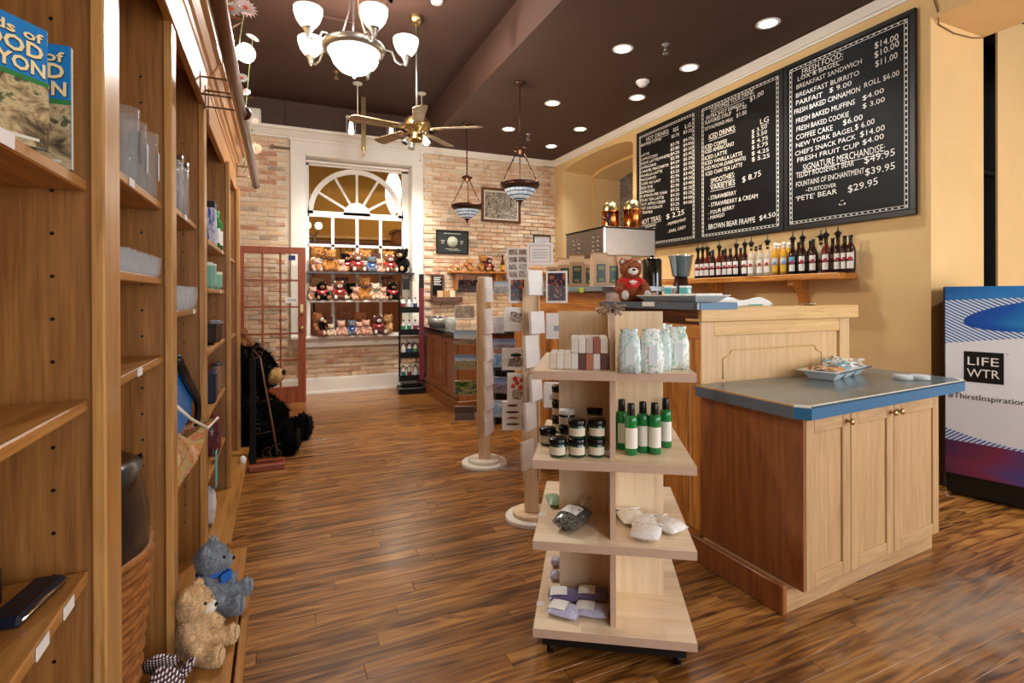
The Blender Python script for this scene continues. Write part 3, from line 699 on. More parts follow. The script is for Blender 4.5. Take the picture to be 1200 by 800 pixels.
hl = [('LATTE', '$3.75', '$4.75'), ('CAPPUCCINO', '$3.85', '$4.85'), ('BREVE LATTE(WHITE)', '$4.25', '$5.25'), ('AMERICANO', '$2.95', '$3.45'), ('CARAMEL MACCHIATO', '$4.29', '$5.29'), ('VANILLA LATTE', '$4.50', '$5.50'),
      ('MACCHIATO', '$3.25', '$3.75'), ('CAFE AU LAIT', '$2.95', '$3.45'), ('RED EYE', '$3.75', '$4.25'), ('ESPRESSO', '$2.95', '$3.45'), ('PUMPKIN PIE CHAI', '$4.25', '$5.25'), ('CHAI TEA LATTE', '$4.25', '$5.25'),
      ('HOT APPLE CIDER', '$3.50', '$4.00'), ('HOT CHOCOLATE', '$3.25', '$4.00'), ('STEAMER', '$3.25', '')]
ln = [L('HOT DRINKS:', 757.5, 165, 784, 155, 6, 1), L('BREWED COFFEE', 751.5, 171.5, 775, 163, 4), L('REG', 789, 154, 795, 152, 6), L('LG', 803, 150, 810, 147, 6), L('$2.75', 787, 161, 796, 158, 4.4), L('$3.25', 801, 156, 811, 153, 4.4)]
for i, (a, b_, c) in enumerate(hl):
    y = 183.5+4.75*i; sl = max(.02, .34-.017*i)
    ln += [L(a, 751, y, 751+2.0*len(a)-.2*max(0, len(a)-9), y-sl*1.9*len(a), 3.8), L(b_, 786, y-sl*36-.5, 796, y-sl*46-.5, 4.2)]
    if c: ln.append(L(c, 801, y-sl*50-1, 811, y-sl*60-1, 4.2))
ln += [L('HOT TEAS:', 751, 263, 775, 256.5, 7, 1), L('$ 2.25', 781, 256, 802, 250, 7), L('ORGANIC', 756, 266.5, 769, 263.5, 3.2), L('- PEPPERMINT', 781, 264, 804, 257.5, 4), L('MINT', 758, 270.5, 768, 268.5, 3), L('- EARL GREY', 782, 272.5, 804, 266.5, 4.2)]
board(yB_+.004, yA, 'farthest chalkboard listing hot drinks and hot teas beside the arch', ln)
board(yC+.004, yB_-.004, 'middle chalkboard listing iced drinks and smoothies', [
 L('CUSTOMIZE YOUR DRINK:', 833, 131, 884, 108.5, 6, 1), L('EXTRA SHOT ESPRESSO', 828, 139.5, 872, 122.5, 5), L('$1.00', 879, 118.5, 895, 109, 6.5), L('FLAVORED SYRUP', 826.5, 145.5, 857, 134, 5.5), L('$1.00', 863, 129.5, 875, 126, 6), L('SOY/ALMOND MILK', 826, 152.5, 859, 140.5, 5), L('$1.00', 863, 137, 875, 132.5, 6),
 L('ICED DRINKS:', 831, 163, 862, 151.5, 7.5, 1), L('LG', 891, 145, 901, 141, 7.5, 1),
 L('ICED COFFEE', 826, 174, 852, 166.5, 5.5), L('ICED AMERICANO', 826, 179.5, 860, 169.5, 5.5), L('ICED LATTE', 826, 187, 852, 179, 5.5), L('ICED VANILLA LATTE', 826, 193, 870, 181, 5.5), L('ICED MOCHA (DARK/WHITE)', 826, 199, 874, 186, 5), L('ICED CHAI TEA LATTE', 827, 205.5, 870, 194, 5.5),
 L('$ 3.50', 881, 156, 899, 149, 5.5), L('$ 3.50', 881, 161.5, 899, 155.5, 5.5), L('$ 4.75', 881, 168, 900, 162.5, 5.5), L('$ 5.75', 881, 174.5, 900, 169, 5.5), L('$ 4.25', 881, 181.5, 901, 176.5, 5.5), L('$ 5.25', 881, 188.5, 902, 183.5, 6),
 L('SMOOTHIES:', 833, 214.5, 861, 206.5, 7.5, 1), L('VARIETIES', 832.5, 222, 861.5, 215.5, 7, 1), L('$ 8.75', 870, 213, 892, 205, 8),
 L('- STRAWBERRY', 830, 234, 863, 227, 6), L('- STRAWBERRY & CREAM', 830.5, 242, 888, 231, 6), L('- FOUR BERRY', 830, 251, 861, 243.5, 5.5), L('- MANGO', 830, 257, 849, 252.5, 5.5), L('. BROWN BEAR FRAPPE', 828, 268.5, 885, 259.5, 7.5), L('$4.50', 890, 257.5, 909, 252.5, 7)])
# ------------------------------------------------------------------ drinks cooler with printed side
p0 = Vector((4.27, 2.13, 0)); ang = math.atan2(1.234, -.315)   # direction of its side, away from the camera
t = thing('drinks_cooler', 'white and blue drinks cooler with bottled water advertisement at right edge', 'cooler', tuple(p0), 0)
Dn = Vector((.315, -1.234, 0)).normalized(); Nn = Vector((-Dn.y*-1, 0, 0)); Nn = Vector((Dn.y, -Dn.x, 0)); 
if Nn.x > 0: Nn = -Nn
t.rotation_euler = (0, 0, math.atan2(Dn.y, Dn.x))
# local frame: x along the printed side towards the camera, y = away into the body
sgn = 1 if (Matrix.Rotation(t.rotation_euler.z, 3, 'Z') @ Vector((0, 1, 0))).dot(Nn) < 0 else -1
WD, DP, H0, H1 = .98, .50, .16, 1.455
def cbox(x0, x1, y0, y1, z0, z1, nm, m, r=.0):
    q = B(); q.rbox(x0, x1, min(sgn*y0, sgn*y1), max(sgn*y0, sgn*y1), z0, z1, r or .001); return q.build(nm, m, t)
cbox(0, WD, .012, DP, H0, H1, 'body', mat('cooler_white', '#e9ebec', .35), .01)
cbox(.0, WD, .03, DP, .02, H0, 'base', black)
cbox(-.012, 0, .004, DP, .05, H1+.0, 'rear_edge', mat('dark_brown_trim', '#2c1c14', .5))
adw = mat('advert_white', '#e8ebf0', .35)
cbox(0, WD, 0, .012, H0, H1, 'advert_panel', adw)
def loc(u, z): return (u, -sgn*.0015, z)     # u from rear edge
def flat(poly, m, nm, off=.0015):
    q = B(); pts_ = [(u, -sgn*off, z) for u, z in poly]
    if sgn < 0: pts_ = pts_[::-1]
    q._add(pts_, [tuple(range(len(pts_)))]); return q.build(nm, m, t)
def stripes(name, a, c, sc, ang_):
    k = NT(name); wv = k.add('ShaderNodeTexWave', Scale=sc, Distortion=1.2); wv.inputs['Detail Scale'].default_value = .35
    k.link(k.coord(rot=(0, ang_, 0)), wv.inputs['Vector'])
    k.link(k.ramp(wv.outputs['Fac'], [(.46, a), (.54, c)]), k.b.inputs['Base Color']); k.b.inputs['Roughness'].default_value = .35; return k.m
st1 = stripes('blue_stripe_print', '#2f6fb0', '#e4ebf4', 17, R(60)); st2 = stripes('lower_stripe_print', '#3a63a8', '#dfe4ee', 17, R(-50))
def grad(name, cs, rot=(0, 0, 0)):
    k = NT(name); tc = k.add('ShaderNodeTexCoord'); n = k.add('ShaderNodeTexNoise', Scale=1.6, Detail=1.0); k.link(tc.outputs['Generated'], n.inputs['Vector'])
    sp = k.add('ShaderNodeSeparateXYZ'); k.link(tc.outputs['Generated'], sp.inputs[0])
    a = k.add('ShaderNodeMath', operation='MULTIPLY_ADD'); k.link(n.outputs['Fac'], a.inputs[0]); a.inputs[1].default_value = .4; k.link(sp.outputs[0], a.inputs[2])
    k.link(k.ramp(a.outputs[0], [(.15+.9*i/(len(cs)-1), c) for i, c in enumerate(cs)]), k.b.inputs['Base Color']); k.b.inputs['Roughness'].default_value = .35; return k.m
flat([(0, H1), (WD, H1), (WD, 1.20), (.5, 1.13), (.2, 1.09), (0, 1.06)], st1, 'stripe_print', .0012)
flat([(0, H1), (WD, H1), (WD, 1.41), (.4, 1.38), (0, 1.36)], grad('blue_band', ['#1f5fa8', '#2f86d0', '#2a6ab8']), 'top_band', .0018)
ell = [(.56+.46*math.cos(a)*(1-.08*math.sin(a)), 1.27+.105*math.sin(a)+.045*math.cos(a)) for a in [2*math.pi*i/36 for i in range(36)]]
flat(ell, grad('blue_blob', ['#0f3f9c', '#1458b4', '#2fa0d0', '#1a5cb0']), 'blue_swoosh', .0022)
flat([(0, .47), (.15, .43), (.35, .40), (.6, .41), (WD, .42), (WD, H0), (0, H0)], st2, 'stripe_print', .0012)
flat([(0, .39), (.2, .39), (.42, .385), (.7, .33), (WD, .27), (WD, H0), (0, H0)], grad('purple_patch', ['#4a2a52', '#7c2f4a', '#2b4f9a', '#2a66b0']), 'purple_patch', .0016)
# logo square and lettering
uu = lambda px, py: ((at(px, py, X=4.35)), 0)[0]
def side_pt(px, py):
    d = at(px, py, Z=EYE-1 if py > 348 else EYE+1)-CO; n2 = Nn; tt = (p0-CO).dot(n2)/d.dot(n2); w_ = CO+d*tt; return (w_-p0).dot(Dn), w_.z
a0 = side_pt(1129.5, 411); a1 = side_pt(1176.5, 451)
flat([(a0[0], a0[1]), (a1[0], a0[1]), (a1[0], a1[1]), (a0[0], a1[1])], black, 'logo_square', .0022)
q = B(); w_ = a1[0]-a0[0]; h_ = a0[1]-a1[1]
Ul = Vector((1, 0, 0)); Vl = Vector((0, 0, 1))
if sgn < 0: pass
put_text(q, 'LIFE', (a0[0]+.10*w_, -sgn*.003, a0[1]-.44*h_), Ul, Vl, .78*w_, .27*h_)
put_text(q, 'WTR', (a0[0]+.08*w_, -sgn*.003, a0[1]-.83*h_), Ul, Vl, .82*w_, .27*h_)
q.build('logo_lettering', white2, t)
q = B(); g = side_pt(1111, 463); g2 = side_pt(1200, 477)
put_text(q, '#ThirstInspiration', (g[0]-.0, -sgn*.003, g[1]-.01), Ul, Vl, (g2[0]-g[0])*1.02, .038); put_text(q, 'TM', (a1[0]+.008, -sgn*.003, a0[1]-.008), Ul, Vl, .018, .007)
q.build('slogan_lettering', black, t)
# ------------------------------------------------------------------ ceiling fixtures
glow_w = mat('warm_lamp_glow', '#ffffff', .5, emit='#ffdfae', es=14)
glow_c = mat('cool_lamp_glow', '#ffffff', .5, emit='#f2f8ff', es=14)
opal = mat('opal_glass_lit', '#fff8ec', .35, emit='#fff0da', es=1.6); opal_b = mat('opal_bowl_lit', '#fff8ec', .35, emit='#fff0da', es=3)
ring_m = mat('white_trim_ring', '#d8d2ca', .5)
DL = [(900, 27, 'c', 'large cool white downlight nearest the long chalkboard'), (730, 57, 'c', 'cool white downlight in the middle of the dark ceiling'), (808, 79, 'w', 'warm downlight near the crown moulding above the middle chalkboard'),
      (747, 114, 'w', 'half lit tilted downlight above the farthest chalkboard'), (647.6, 120.6, 'w', 'warm downlight left of the smoke detector'), (596, 151, 'w', 'warm downlight just left of the nearer pendant rod'),
      (680, 151, 'w', 'warm downlight close to the crown above the arch'), (646, 171, 'c', 'small cool downlight nearest the far ceiling corner')]
for px, py, k, lab in DL:
    p = at(px, py, Z=ZR)
    t = thing('downlight', lab, 'downlight', (p.x, p.y, ZR), 0, 'recessed downlights in the dark ceiling')
    q = B(); q.lathe([(.072, 0), (.095, 0), (.098, -.006), (.09, -.010), (.072, -.008)], 28, cap=False); q.build('trim_ring', ring_m, t)
    q = B(); q.lathe([(.001, -.004), (.074, -.004)], 28, cap=False); q.build('lens', glow_c if k == 'c' else glow_w, t)
    spot((p.x, p.y, ZR-.03), 82 if k == 'c' else 78, COOL if k == 'c' else WARM, 2.0, .8, .07)
# downlights of the same ceiling behind the camera and in the side room
for x, y in ((3.8, .4), (1.2, -.8), (3.2, -1.2)):
    t = thing('downlight', {3.8: 'downlight over the side room opening behind the camera', 1.2: 'downlight in the raised ceiling behind the camera', 3.2: 'downlight nearest the shop front behind the camera'}[x], 'downlight', (x, y, ZR if x > XB else ZL), 0, 'downlights behind the camera')
    z = t.location.z
    q = B(); q.lathe([(.001, -.004), (.074, -.004), (.095, -.006), (.095, 0)], 24, cap=False); q.build('lens', glow_w, t)
    spot((x, y, z-.03), 60, SOFT, 2.1, .8, .07)
p = at(753, 95, Z=ZR); t = thing('smoke_detector', 'white round smoke detector on the dark ceiling', 'detector', (p.x, p.y, ZR))
q = B(); q.lathe([(.07, 0), (.07, -.02), (.055, -.028), (.045, -.05), (.03, -.06), (.001, -.062)], 24, cap=False); q.build('body', white, t)
for px, py, z, lab in ((780, 52, ZR, 'chrome sprinkler head between the two cool downlights'), (619, 157, ZR, 'small sprinkler head right of the nearer pendant rod'), (394, 84, ZL, 'brass sprinkler head below the chandelier')):
    p = at(px, py, Z=z); t = thing('sprinkler_head', lab, 'sprinkler', (p.x, p.y, z), 0, 'ceiling sprinklers')
    q = B(); q.lathe([(.035, 0), (.035, -.004), (.012, -.008), (.012, -.04), (.018, -.045), (.018, -.05)], 16, cap=False); q.tube([(.016, 0, -.045), (.02, 0, -.07), (.004, 0, -.085)], .003, 6); q.tube([(-.016, 0, -.045), (-.02, 0, -.07), (-.004, 0, -.085)], .003, 6)
    q.lathe([(.001, -.085), (.028, -.085), (.028, -.089), (.001, -.089)], 16, cap=False); q.build('body', nickel if z == ZR else brass, t)
p = at(512, 0, Z=ZL); t = thing('ceiling_speaker', 'small white round ceiling sensor at the top edge', 'sensor', (p.x, p.y, ZL)); q = B(); q.lathe([(.06, 0), (.05, -.03), (.001, -.035)], 20, cap=False); q.build('body', white, t)
# --- chandelier
t = thing('chandelier', 'five arm chandelier with glowing opal shades around a central glass bowl', 'chandelier', (.584, 4.556, 3.47)); CH = t
q = B(); q.lathe([(.215, -.03), (.245, -.02), (.262, .005), (.25, .03), (.22, .045), (.12, .06), (.03, .065)], 36, cap=False); q.lathe([(.215, -.03), (.2, -.0), (.03, .04)], 36, cap=False); q.build('ring', nickel, t)
q = B(); q.lathe([(.2, -.015), (.195, -.06), (.17, -.12), (.12, -.175), (.06, -.205), (.001, -.215)], 36, cap=False); q.build('bowl', opal_b, t)
q = B(); q.lathe([(.035, -.205), (.038, -.215), (.02, -.225), (.012, -.24), (.001, -.245)], 16, cap=False); q.build('finial', nickel, t)
rel = [(-.24, -.34), (.22, -.44), (.38, .08), (-.40, .21), (.04, .46)]
cyaw, syaw = math.cos(YAW), math.sin(YAW)
for k, (l_, d_) in enumerate(rel):
    a0 = math.atan2(-.34, -.24); a = a0 + k*2*math.pi/5
    l2, d2 = .43*math.cos(a), .43*math.sin(a)
    x, y = l2*cyaw+d2*syaw, -l2*syaw+d2*cyaw
    ux, uy = x/.43, y/.43
    q = B(); pts = [(.22, .0), (.27, .03), (.31, .02), (.34, -.05), (.38, -.075), (.43, -.06)]
    q.tube([(ux*r, uy*r, z) for r, z in pts], .009, 8); arm = q.build('arm', nickel, t)
    q = B(); q.lathe([(.001, -.085), (.012, -.075), (.018, -.06), (.03, -.02), (.045, .0), (.03, .01)], 20, c=(x, y, 0), cap=False); q.build('cup', nickel, arm)
    q = B(); q.lathe([(.035, .0), (.06, .02), (.088, .06), (.105, .11), (.108, .15), (.1, .15), (.085, .07), (.05, .02)], 26, c=(x, y, 0), cap=False); q.build('shade', opal, arm)
    point((CH.location.x+x, CH.location.y+y, 3.47+.2), 14, SOFT, .06)
for a in (20, 140, 260):
    q = B(); c_, s_ = math.cos(R(a)), math.sin(R(a)); q.tube([(.16*c_, .16*s_, .05), (.1*c_, .1*s_, .18), (.05*c_, .05*s_, .32), (.03*c_, .03*s_, .5), (.02*c_, .02*s_, .66)], .007, 8); q.build('support_rod', mat('pale_bronze', '#b98f6c', .35, .7) if a == 20 else nickel, t)
q = B(); q.lathe([(.001, .60), (.04, .62), (.06, .66), (.07, .70), (.0, .70)], 20, cap=False); q.build('canopy', nickel, t)
point((.584, 4.50, 3.235), 105, SOFT, .012)
# --- ceiling fan
t = thing('ceiling_fan', 'brass ceiling fan with five weathered wood blades on a long rod', 'fan', (1.258, 5.145, 3.06)); FN = t
q = B(); q.lathe([(.001, 1.03), (.03, 1.035), (.062, 1.06), (.07, 1.09), (.072, 1.11)], 24, cap=False); q.build('canopy', brass, t)
q = B(); q.cyl((0, 0, .10), (0, 0, 1.05), .011); q.build('down_rod', nickel, t)
q = B(); q.lathe([(.03, .12), (.09, .11), (.13, .08), (.135, .02), (.12, -.0), (.07, -.03), (.06, -.07), (.075, -.09), (.07, -.12), (.03, -.135), (.001, -.137)], 30, cap=False); q.build('motor_housing', brass, t)
bl = wood('weathered_blade', '#6e5c40', '#9a8462', '#b8a480', 'x', 1.0, .5, .1)
for k in range(5):
    a = R(-29+72*k); T = Matrix.Rotation(a, 4, 'Z')
    q = B(); q.at(T).tube([(.1, 0, .0), (.16, 0, -.012), (.22, 0, -.005)], .01, 8); q.box(.15, .25, -.03, .03, -.008, -.003); br = q.build('blade_arm', brass, t)
    q = B(); T2 = T @ Matrix.Rotation(R(12), 4, 'X'); q.at(T2).prism([(.2, -.05), (.62, -.068), (.65, -.045), (.66, 0), (.65, .045), (.62, .068), (.2, .05)], -.004, .004, 'z'); q.build('blade', bl, t)
q = B(); q.tube([(.03, .0, -.13), (.032, 0, -.3)], .0015, 5); q.ball((.032, 0, -.31), .008, 8, 6); q.build('pull_chain', brass, t)
for k, a in enumerate((-60, 100, 200)):
    c_, s_ = math.cos(R(a)), math.sin(R(a)); q = B(); q.tube([(0, 0, -.11), (.07*c_, .07*s_, -.12), (.12*c_, .12*s_, -.10)], .007); lf = q.build('lamp_arm', brass, t)
    q = B(); q.at(Matrix.Translation((.12*c_, .12*s_, -.13)) @ Matrix.Rotation(R(30), 4, (s_, -c_, 0))).lathe([(.012, .03), (.02, .02), (.03, -.01), (.035, -.04), (.03, -.045)], 14, cap=False); q.build('lamp_shade', opal if k == 0 else nickel, lf)
# --- track light
t = thing('track_light', 'white track rail with small caged spot heads near the back wall', 'track light', (1.25, 7.05, 3.72))
a, c = at(405, 137.5, Y=7.06), at(478, 145, Y=7.03)
q = B(); q.box(a.x, c.x, 7.02, 7.06, 3.70, 3.73); q.build('rail', nickel, t, True)
for px in (419, 494):
    x = at(px, 100, Y=7.04).x; z = 3.73
    q = B(); q.cyl((x, 7.04, z), (x, 7.04, ZL-.01), .008); q.lathe([(.06, ZL-.015), (.06, ZL-.002)], 20, c=(x, 7.04, 0)); q.build('hanger', white, t, True)
for px in (411.5, 458.5, 497):
    x = at(px, 150, Y=7.04).x
    q = B()
    for dx_ in (-.055, .055): q.box(x+dx_-.004, x+dx_+.004, 7.035, 7.045, 3.52, 3.69)
    q.box(x-.055, x+.055, 7.035, 7.045, 3.685, 3.695); q.box(x-.055, x+.055, 7.035, 7.045, 3.515, 3.523); q.build('head_cage', nickel, t, True)
    q = B(); q.lathe([(.02, 3.66), (.028, 3.62), (.03, 3.57), (.04, 3.54), (.03, 3.50), (.001, 3.49)], 16, c=(x, 7.04, 0), cap=False); q.build('bulb', opal, t, True)
for px in (411.5, 458.5, 497):
    x = at(px, 150, Y=7.04).x; spot((x, 7.04, 3.48), 85, SOFT, 1.5, .8, .05, (x*.9+.1, 8.1, 1.5))
t = thing('brass_hanging_rod', 'slim brass rod with pointed tip hanging in front of the window casing', 'rod', (1.0, 7.5, 3.4))
x = at(426, 160, Y=7.5).x
q = B(); q.box(x-.03, x+.03, 7.49, 7.51, 3.47, ZL-.001); q.lathe([(.001, 3.33), (.02, 3.37), (.012, 3.41), (.03, 3.44), (.03, 3.47)], 14, c=(x, 7.5, 0), cap=False); q.build('rod', brass, t, True)
t = thing('emergency_light', 'white box mounted high on the back wall left of the window', 'emergency light', (-.22, YW-.05, 4.0))
a, c = at(288, 125, Y=YW-.08), at(306, 146, Y=YW-.08)
q = B(); q.rbox(a.x, c.x, YW-.10, YW-.001, c.z, a.z, .02); q.build('body', white, t, True)
t = thing('pipe_end', 'short rusty bracket on the bricks left of the window casing', 'bracket', (.0, YW-.03, 3.5)); a = at(330, 173, Y=YW-.03)
q = B(); q.cyl((a.x-.1, YW-.03, a.z), (.15, YW-.03, a.z), .018); q.box(a.x-.14, a.x-.1, YW-.05, YW-.0, a.z-.03, a.z+.03); q.build('body', mat('aged_metal', '#8a7460', .6, .5), t, True)
# --- tiffany pendants
def tiffany():
    k = NT('leaded_glass'); br = k.add('ShaderNodeTexBrick', Scale=1.0); br.inputs['Mortar Size'].default_value = .06; br.inputs['Brick Width'].default_value = .5; br.inputs['Row Height'].default_value = .5
    g = k.add('ShaderNodeTexCoord'); sp = k.add('ShaderNodeSeparateXYZ'); k.link(g.outputs['Object'], sp.inputs[0])
    at_ = k.add('ShaderNodeMath', operation='ARCTAN2'); k.link(sp.outputs[0], at_.inputs[0]); k.link(sp.outputs[1], at_.inputs[1])
    mu = k.add('ShaderNodeMath', operation='MULTIPLY'); k.link(at_.outputs[0], mu.inputs[0]); mu.inputs[1].default_value = 3.8
    m2 = k.add('ShaderNodeMath', operation='MULTIPLY'); k.link(sp.outputs[2], m2.inputs[0]); m2.inputs[1].default_value = 14
    cb = k.add('ShaderNodeCombineXYZ'); k.link(mu.outputs[0], cb.inputs[0]); k.link(m2.outputs[0], cb.inputs[1]); k.link(cb.outputs[0], br.inputs['Vector'])
    br.inputs['Color1'].default_value = lin('#dfe7ee'); br.inputs['Color2'].default_value = lin('#b9cbd8'); br.inputs['Mortar'].default_value = lin('#1a1614')
    k.link(br.outputs['Color'], k.b.inputs['Base Color']); k.link(br.outputs['Color'], k.b.inputs['Emission Color']); k.b.inputs['Emission Strength'].default_value = .25
    k.b.inputs['Roughness'].default_value = .2; return k.m
tif = tiffany()
def pendant(x, y, lab):
    t = thing('pendant_lamp', lab, 'pendant lamp', (x, y, 2.60), 0, 'leaded glass bowl pendants')
    q = B(); q.lathe([(.001, 1.13), (.06, 1.13), (.065, 1.12), (.03, 1.10), (.012, 1.08)], 20, cap=False); q.build('canopy', bronze, t)
    q = B(); n = 20
    q.cyl((0, 0, .42), (0, 0, 1.1), .008, 8)
    for k in range(9): q.lathe([(.008, -.01), (.014, 0), (.008, .01)], 8, c=(0, 0, .46+.07*k), cap=False)
    q.build('chain_rod', bronze, t)
    q = B(); q.lathe([(.001, .43), (.03, .43), (.07, .41), (.075, .395), (.05, .38), (.03, .355), (.001, .345)], 20, cap=False); q.build('hub', bronze, t)
    for k in range(3):
        a = R(65+120*k); c_, s_ = math.cos(a), math.sin(a)
        q = B(); q.cyl((.04*c_, .04*s_, .37), (.2*c_, .2*s_, .05), .006, 8)
        for f in (.3, .6): q.ball((.04*c_+.16*c_*f, .04*s_+.16*s_*f, .37-.32*f), .012, 8, 6)
        q.tube([(.2*c_, .2*s_, .05), (.225*c_, .225*s_, .035), (.22*c_, .22*s_, .0), (.19*c_, .19*s_, .0)], .006, 6)
        q.build('arm', bronze, t)
    q = B(); q.lathe([(.205, .02), (.215, .03), (.21, -.01), (.17, -.035), (.165, -.03), (.195, .0), (.205, .02)], 32, cap=False); q.build('rim', bronze, t)
    q = B(); q.lathe([(.172, -.03), (.155, -.07), (.12, -.11), (.07, -.14), (.03, -.155)], 32, cap=False); q.build('bowl', tif, t)
    q = B(); q.lathe([(.035, -.15), (.04, -.16), (.02, -.172), (.012, -.19), (.016, -.2), (.001, -.215)], 16, cap=False); q.build('finial', bronze, t)
    point((x, y, 2.62), 7, WARM, .05)
pendant(2.415, 5.211, 'nearer bowl pendant overlapping the large framed picture')
pendant(2.33, 6.73, 'farther bowl pendant above the small dark framed print')
# --- spotlight and flowers on top of the bookcase
p = at(288, 62, X=-.20)
t = thing('clip_spotlight', 'glaring white spotlight among flowers on top of the bookcase', 'spotlight', (p.x, p.y, 2.62))
q = B(); q.cyl((-.35, p.y, 2.627), (-.35, p.y, 2.65), .05); q.tube([(-.35, p.y, 2.65), (-.34, p.y, 2.8), (-.27, p.y, p.z), (p.x-.03, p.y, p.z)], .008); q.build('stem', blackm, t, True)
T = Matrix.Translation(p) @ Vector((.35, -.9, -.3)).to_track_quat('Z', 'Y').to_matrix().to_4x4()
q = B(); q.at(T).lathe([(.03, -.09), (.055, -.06), (.065, 0), (.06, 0), (.05, -.05)], 20, cap=False); q.build('housing', white, t, True)
q = B(); q.at(T).lathe([(.001, -.004), (.06, -.004)], 20, cap=False); q.build('lens', mat('spot_lens_glow', '#ffffff', .5, emit='#eef6ff', es=60), t, True)
spot(tuple(p+Vector((.03, -.06, -.02))), 38, COOL, 2.6, .8, .05, (0.0, 1.8, 2.1)); point(tuple(p+Vector((.05, -.05, -.05))), 6, COOL, .05)
def flower(x, y, z, n, r, colr, lab, tilt=(0, 0, 0), grp='artificial flowers on the bookcase'):
    t = thing('gerbera_daisy', lab, 'flower', (x, y, z), 0, grp); t.rotation_euler = tilt
    q = B()
    for L_, rr, up in ((0, r, .15), (1, r*.75, .35)):
        for k in range(n):
            a = 2*math.pi*(k+.5*L_)/n; c_, s_ = math.cos(a), math.sin(a); w_ = r*.17
            q._add([(0, 0, 0), (.5*rr*c_-w_*s_, .5*rr*s_+w_*c_, rr*up), (rr*c_, rr*s_, rr*up*.8), (.5*rr*c_+w_*s_, .5*rr*s_-w_*c_, rr*up)], [(0, 3, 2, 1), ], True)
    q.build('petals', mat('petal_'+colr.strip('#'), colr, .6), t)
    q = B(); q.lathe([(r*.2, 0), (r*.2, r*.12), (r*.1, r*.2), (.0005, r*.2)], 12, cap=False); q.build('centre', mat('flower_centre_'+colr.strip('#'), '#e05038' if colr != '#f0a890' else '#d98a5a', .7), t)
    q = B(); q.tube([(x, y, z), (x-.03, y+.005, z+(2.70-z)*.3), (-.27, y+.01, z+(2.66-z)*.8), (-.31, y+.01, 2.615)], .004, 6); iv = t.matrix_basis.inverted(); q.v = [tuple(iv @ Vector(p)) for p in q.v]; q.build('stem', bpy.data.materials.get('stem_green') or mat('stem_green', '#6f7a4c', .6), t)
for px, py, X_, r, c_, lab, gl in ((287, 10, -.2, .085, '#f3dcd8', 'pale pink gerbera at the top above the glaring spotlight', (R(70), 0, R(20))), (271, 12, -.22, .07, '#f6efe9', 'white gerbera left of the pale pink one above the spotlight', (R(60), 0, R(-10))),
                           (296, 45, -.2, .06, '#f6f1ea', 'white daisy just right of the glaring spotlight', (R(40), R(30), 0)), (283, 92, -.2, .045, '#f6f1ee', 'small white daisy below the glaring spotlight', (R(60), 0, 0)),
                           (300, 174, -.2, .06, '#f0a890', 'peach gerbera hanging above the rail end', (R(80), 0, R(10))), (299, 142, -.2, .035, '#f0a896', 'small peach flower under the white emergency light', (R(70), 0, 0)), (289, 108, -.2, .03, '#f6efe6', 'tiny cream bud between spotlight and rail end', (R(70), 0, 0))):
    p = at(px, py, X=X_); flower(p.x, p.y, p.z, 16, r, c_, lab, gl)
t = thing('flower_vine', 'trailing leafy vine with buds draped along the top of the bookcase', 'vine', (-.25, 3.6, 2.63))
q = B(); rng = random.Random(5); pts = [(-.24+.03*math.sin(i*1.3), 2.6+i*.16, 2.66+.05*math.sin(i*.9)) for i in range(15)]
q.tube(pts, .006, 6); q.build('vine_stem', mat('vine_brown', '#5d4a2c', .7), t, True)
q = B()
for p_ in pts:
    for k in range(5):
        a = rng.uniform(0, 6.28); d = Vector((math.cos(a)*.06+.01, math.sin(a)*.06, rng.uniform(-.02, .07))); n_ = Vector((-d.y, d.x, .01)).normalized()*.018; o_ = Vector(p_)
        q._add([tuple(o_), tuple(o_+d*.5+n_), tuple(o_+d), tuple(o_+d*.5-n_)], [(0, 1, 2, 3)])
o = q.build('leaves', mat('vine_leaf', '#b98f7a', .7), t, True); o['kind'] = 'stuff'
# --- framed pictures on the back wall
def frame(px0, py0, px1, py1, lab, mfr, mart, fw=.03, name='framed_picture', deco=None):
    a, c = at(px0, py0, Y=YW-.02), at(px1, py1, Y=YW-.02)
    t = thing(name, lab, 'picture', ((a.x+c.x)/2, YW-.02, c.z))
    x0, x1, z0, z1 = a.x, c.x, c.z, a.z
    for bx in ((x0, x1, z0, z0+fw), (x0, x1, z1-fw, z1), (x0, x0+fw, z0+fw, z1-fw), (x1-fw, x1, z0+fw, z1-fw)):
        q = B(); q.rbox(bx[0], bx[1], YW-.035, YW-.006, bx[2], bx[3], .003); q.build('frame', mfr, t, True)
    if deco != 'plain':
        q = B(); q.box(x0+fw, x1-fw, YW-.018, YW-.007, z0+fw, z1-fw); q.build('mat_board', mat('ivory_mat', '#e6dfcc', .7), t, True)
        q = B(); e = fw+.025; q.box(x0+e, x1-e, YW-.021, YW-.018, z0+e, z1-e); q.build('print', mart, t, True)
    else:
        q = B(); q.box(x0+fw, x1-fw, YW-.02, YW-.007, z0+fw, z1-fw); q.build('print', mart, t, True)
    return t, x0, x1, z0, z1
frame(564, 219, 610, 262, 'large brown framed sepia crowd picture behind the nearer pendant', W['dark'], picture('sepia_crowd', ['#17110e', '#3a2c24', '#cdbfa8', '#2a201b', '#e2d6c0', '#4a3a30'], 6), .04)
t, x0, x1, z0, z1 = frame(511, 269, 549, 298, 'dark framed print with round white emblem below the farther pendant', black, mat('dark_print', '#30332f', .4, var=.3, vs=5), .02, deco='plain')
q = B(); cxx, czz = (x0+x1)/2, (z0+z1)/2+.005; q.at(Matrix.Translation((cxx, YW-.021, czz)) @ Matrix.Rotation(R(90), 4, 'X')).lathe([(.001, 0), (.088, 0), (.088, .0015), (.001, .0015)], 28, cap=False); q.build('round_emblem', mat('emblem_cream', '#d5dcc4', .6, var=.35, vs=40), t, True)
q = B()
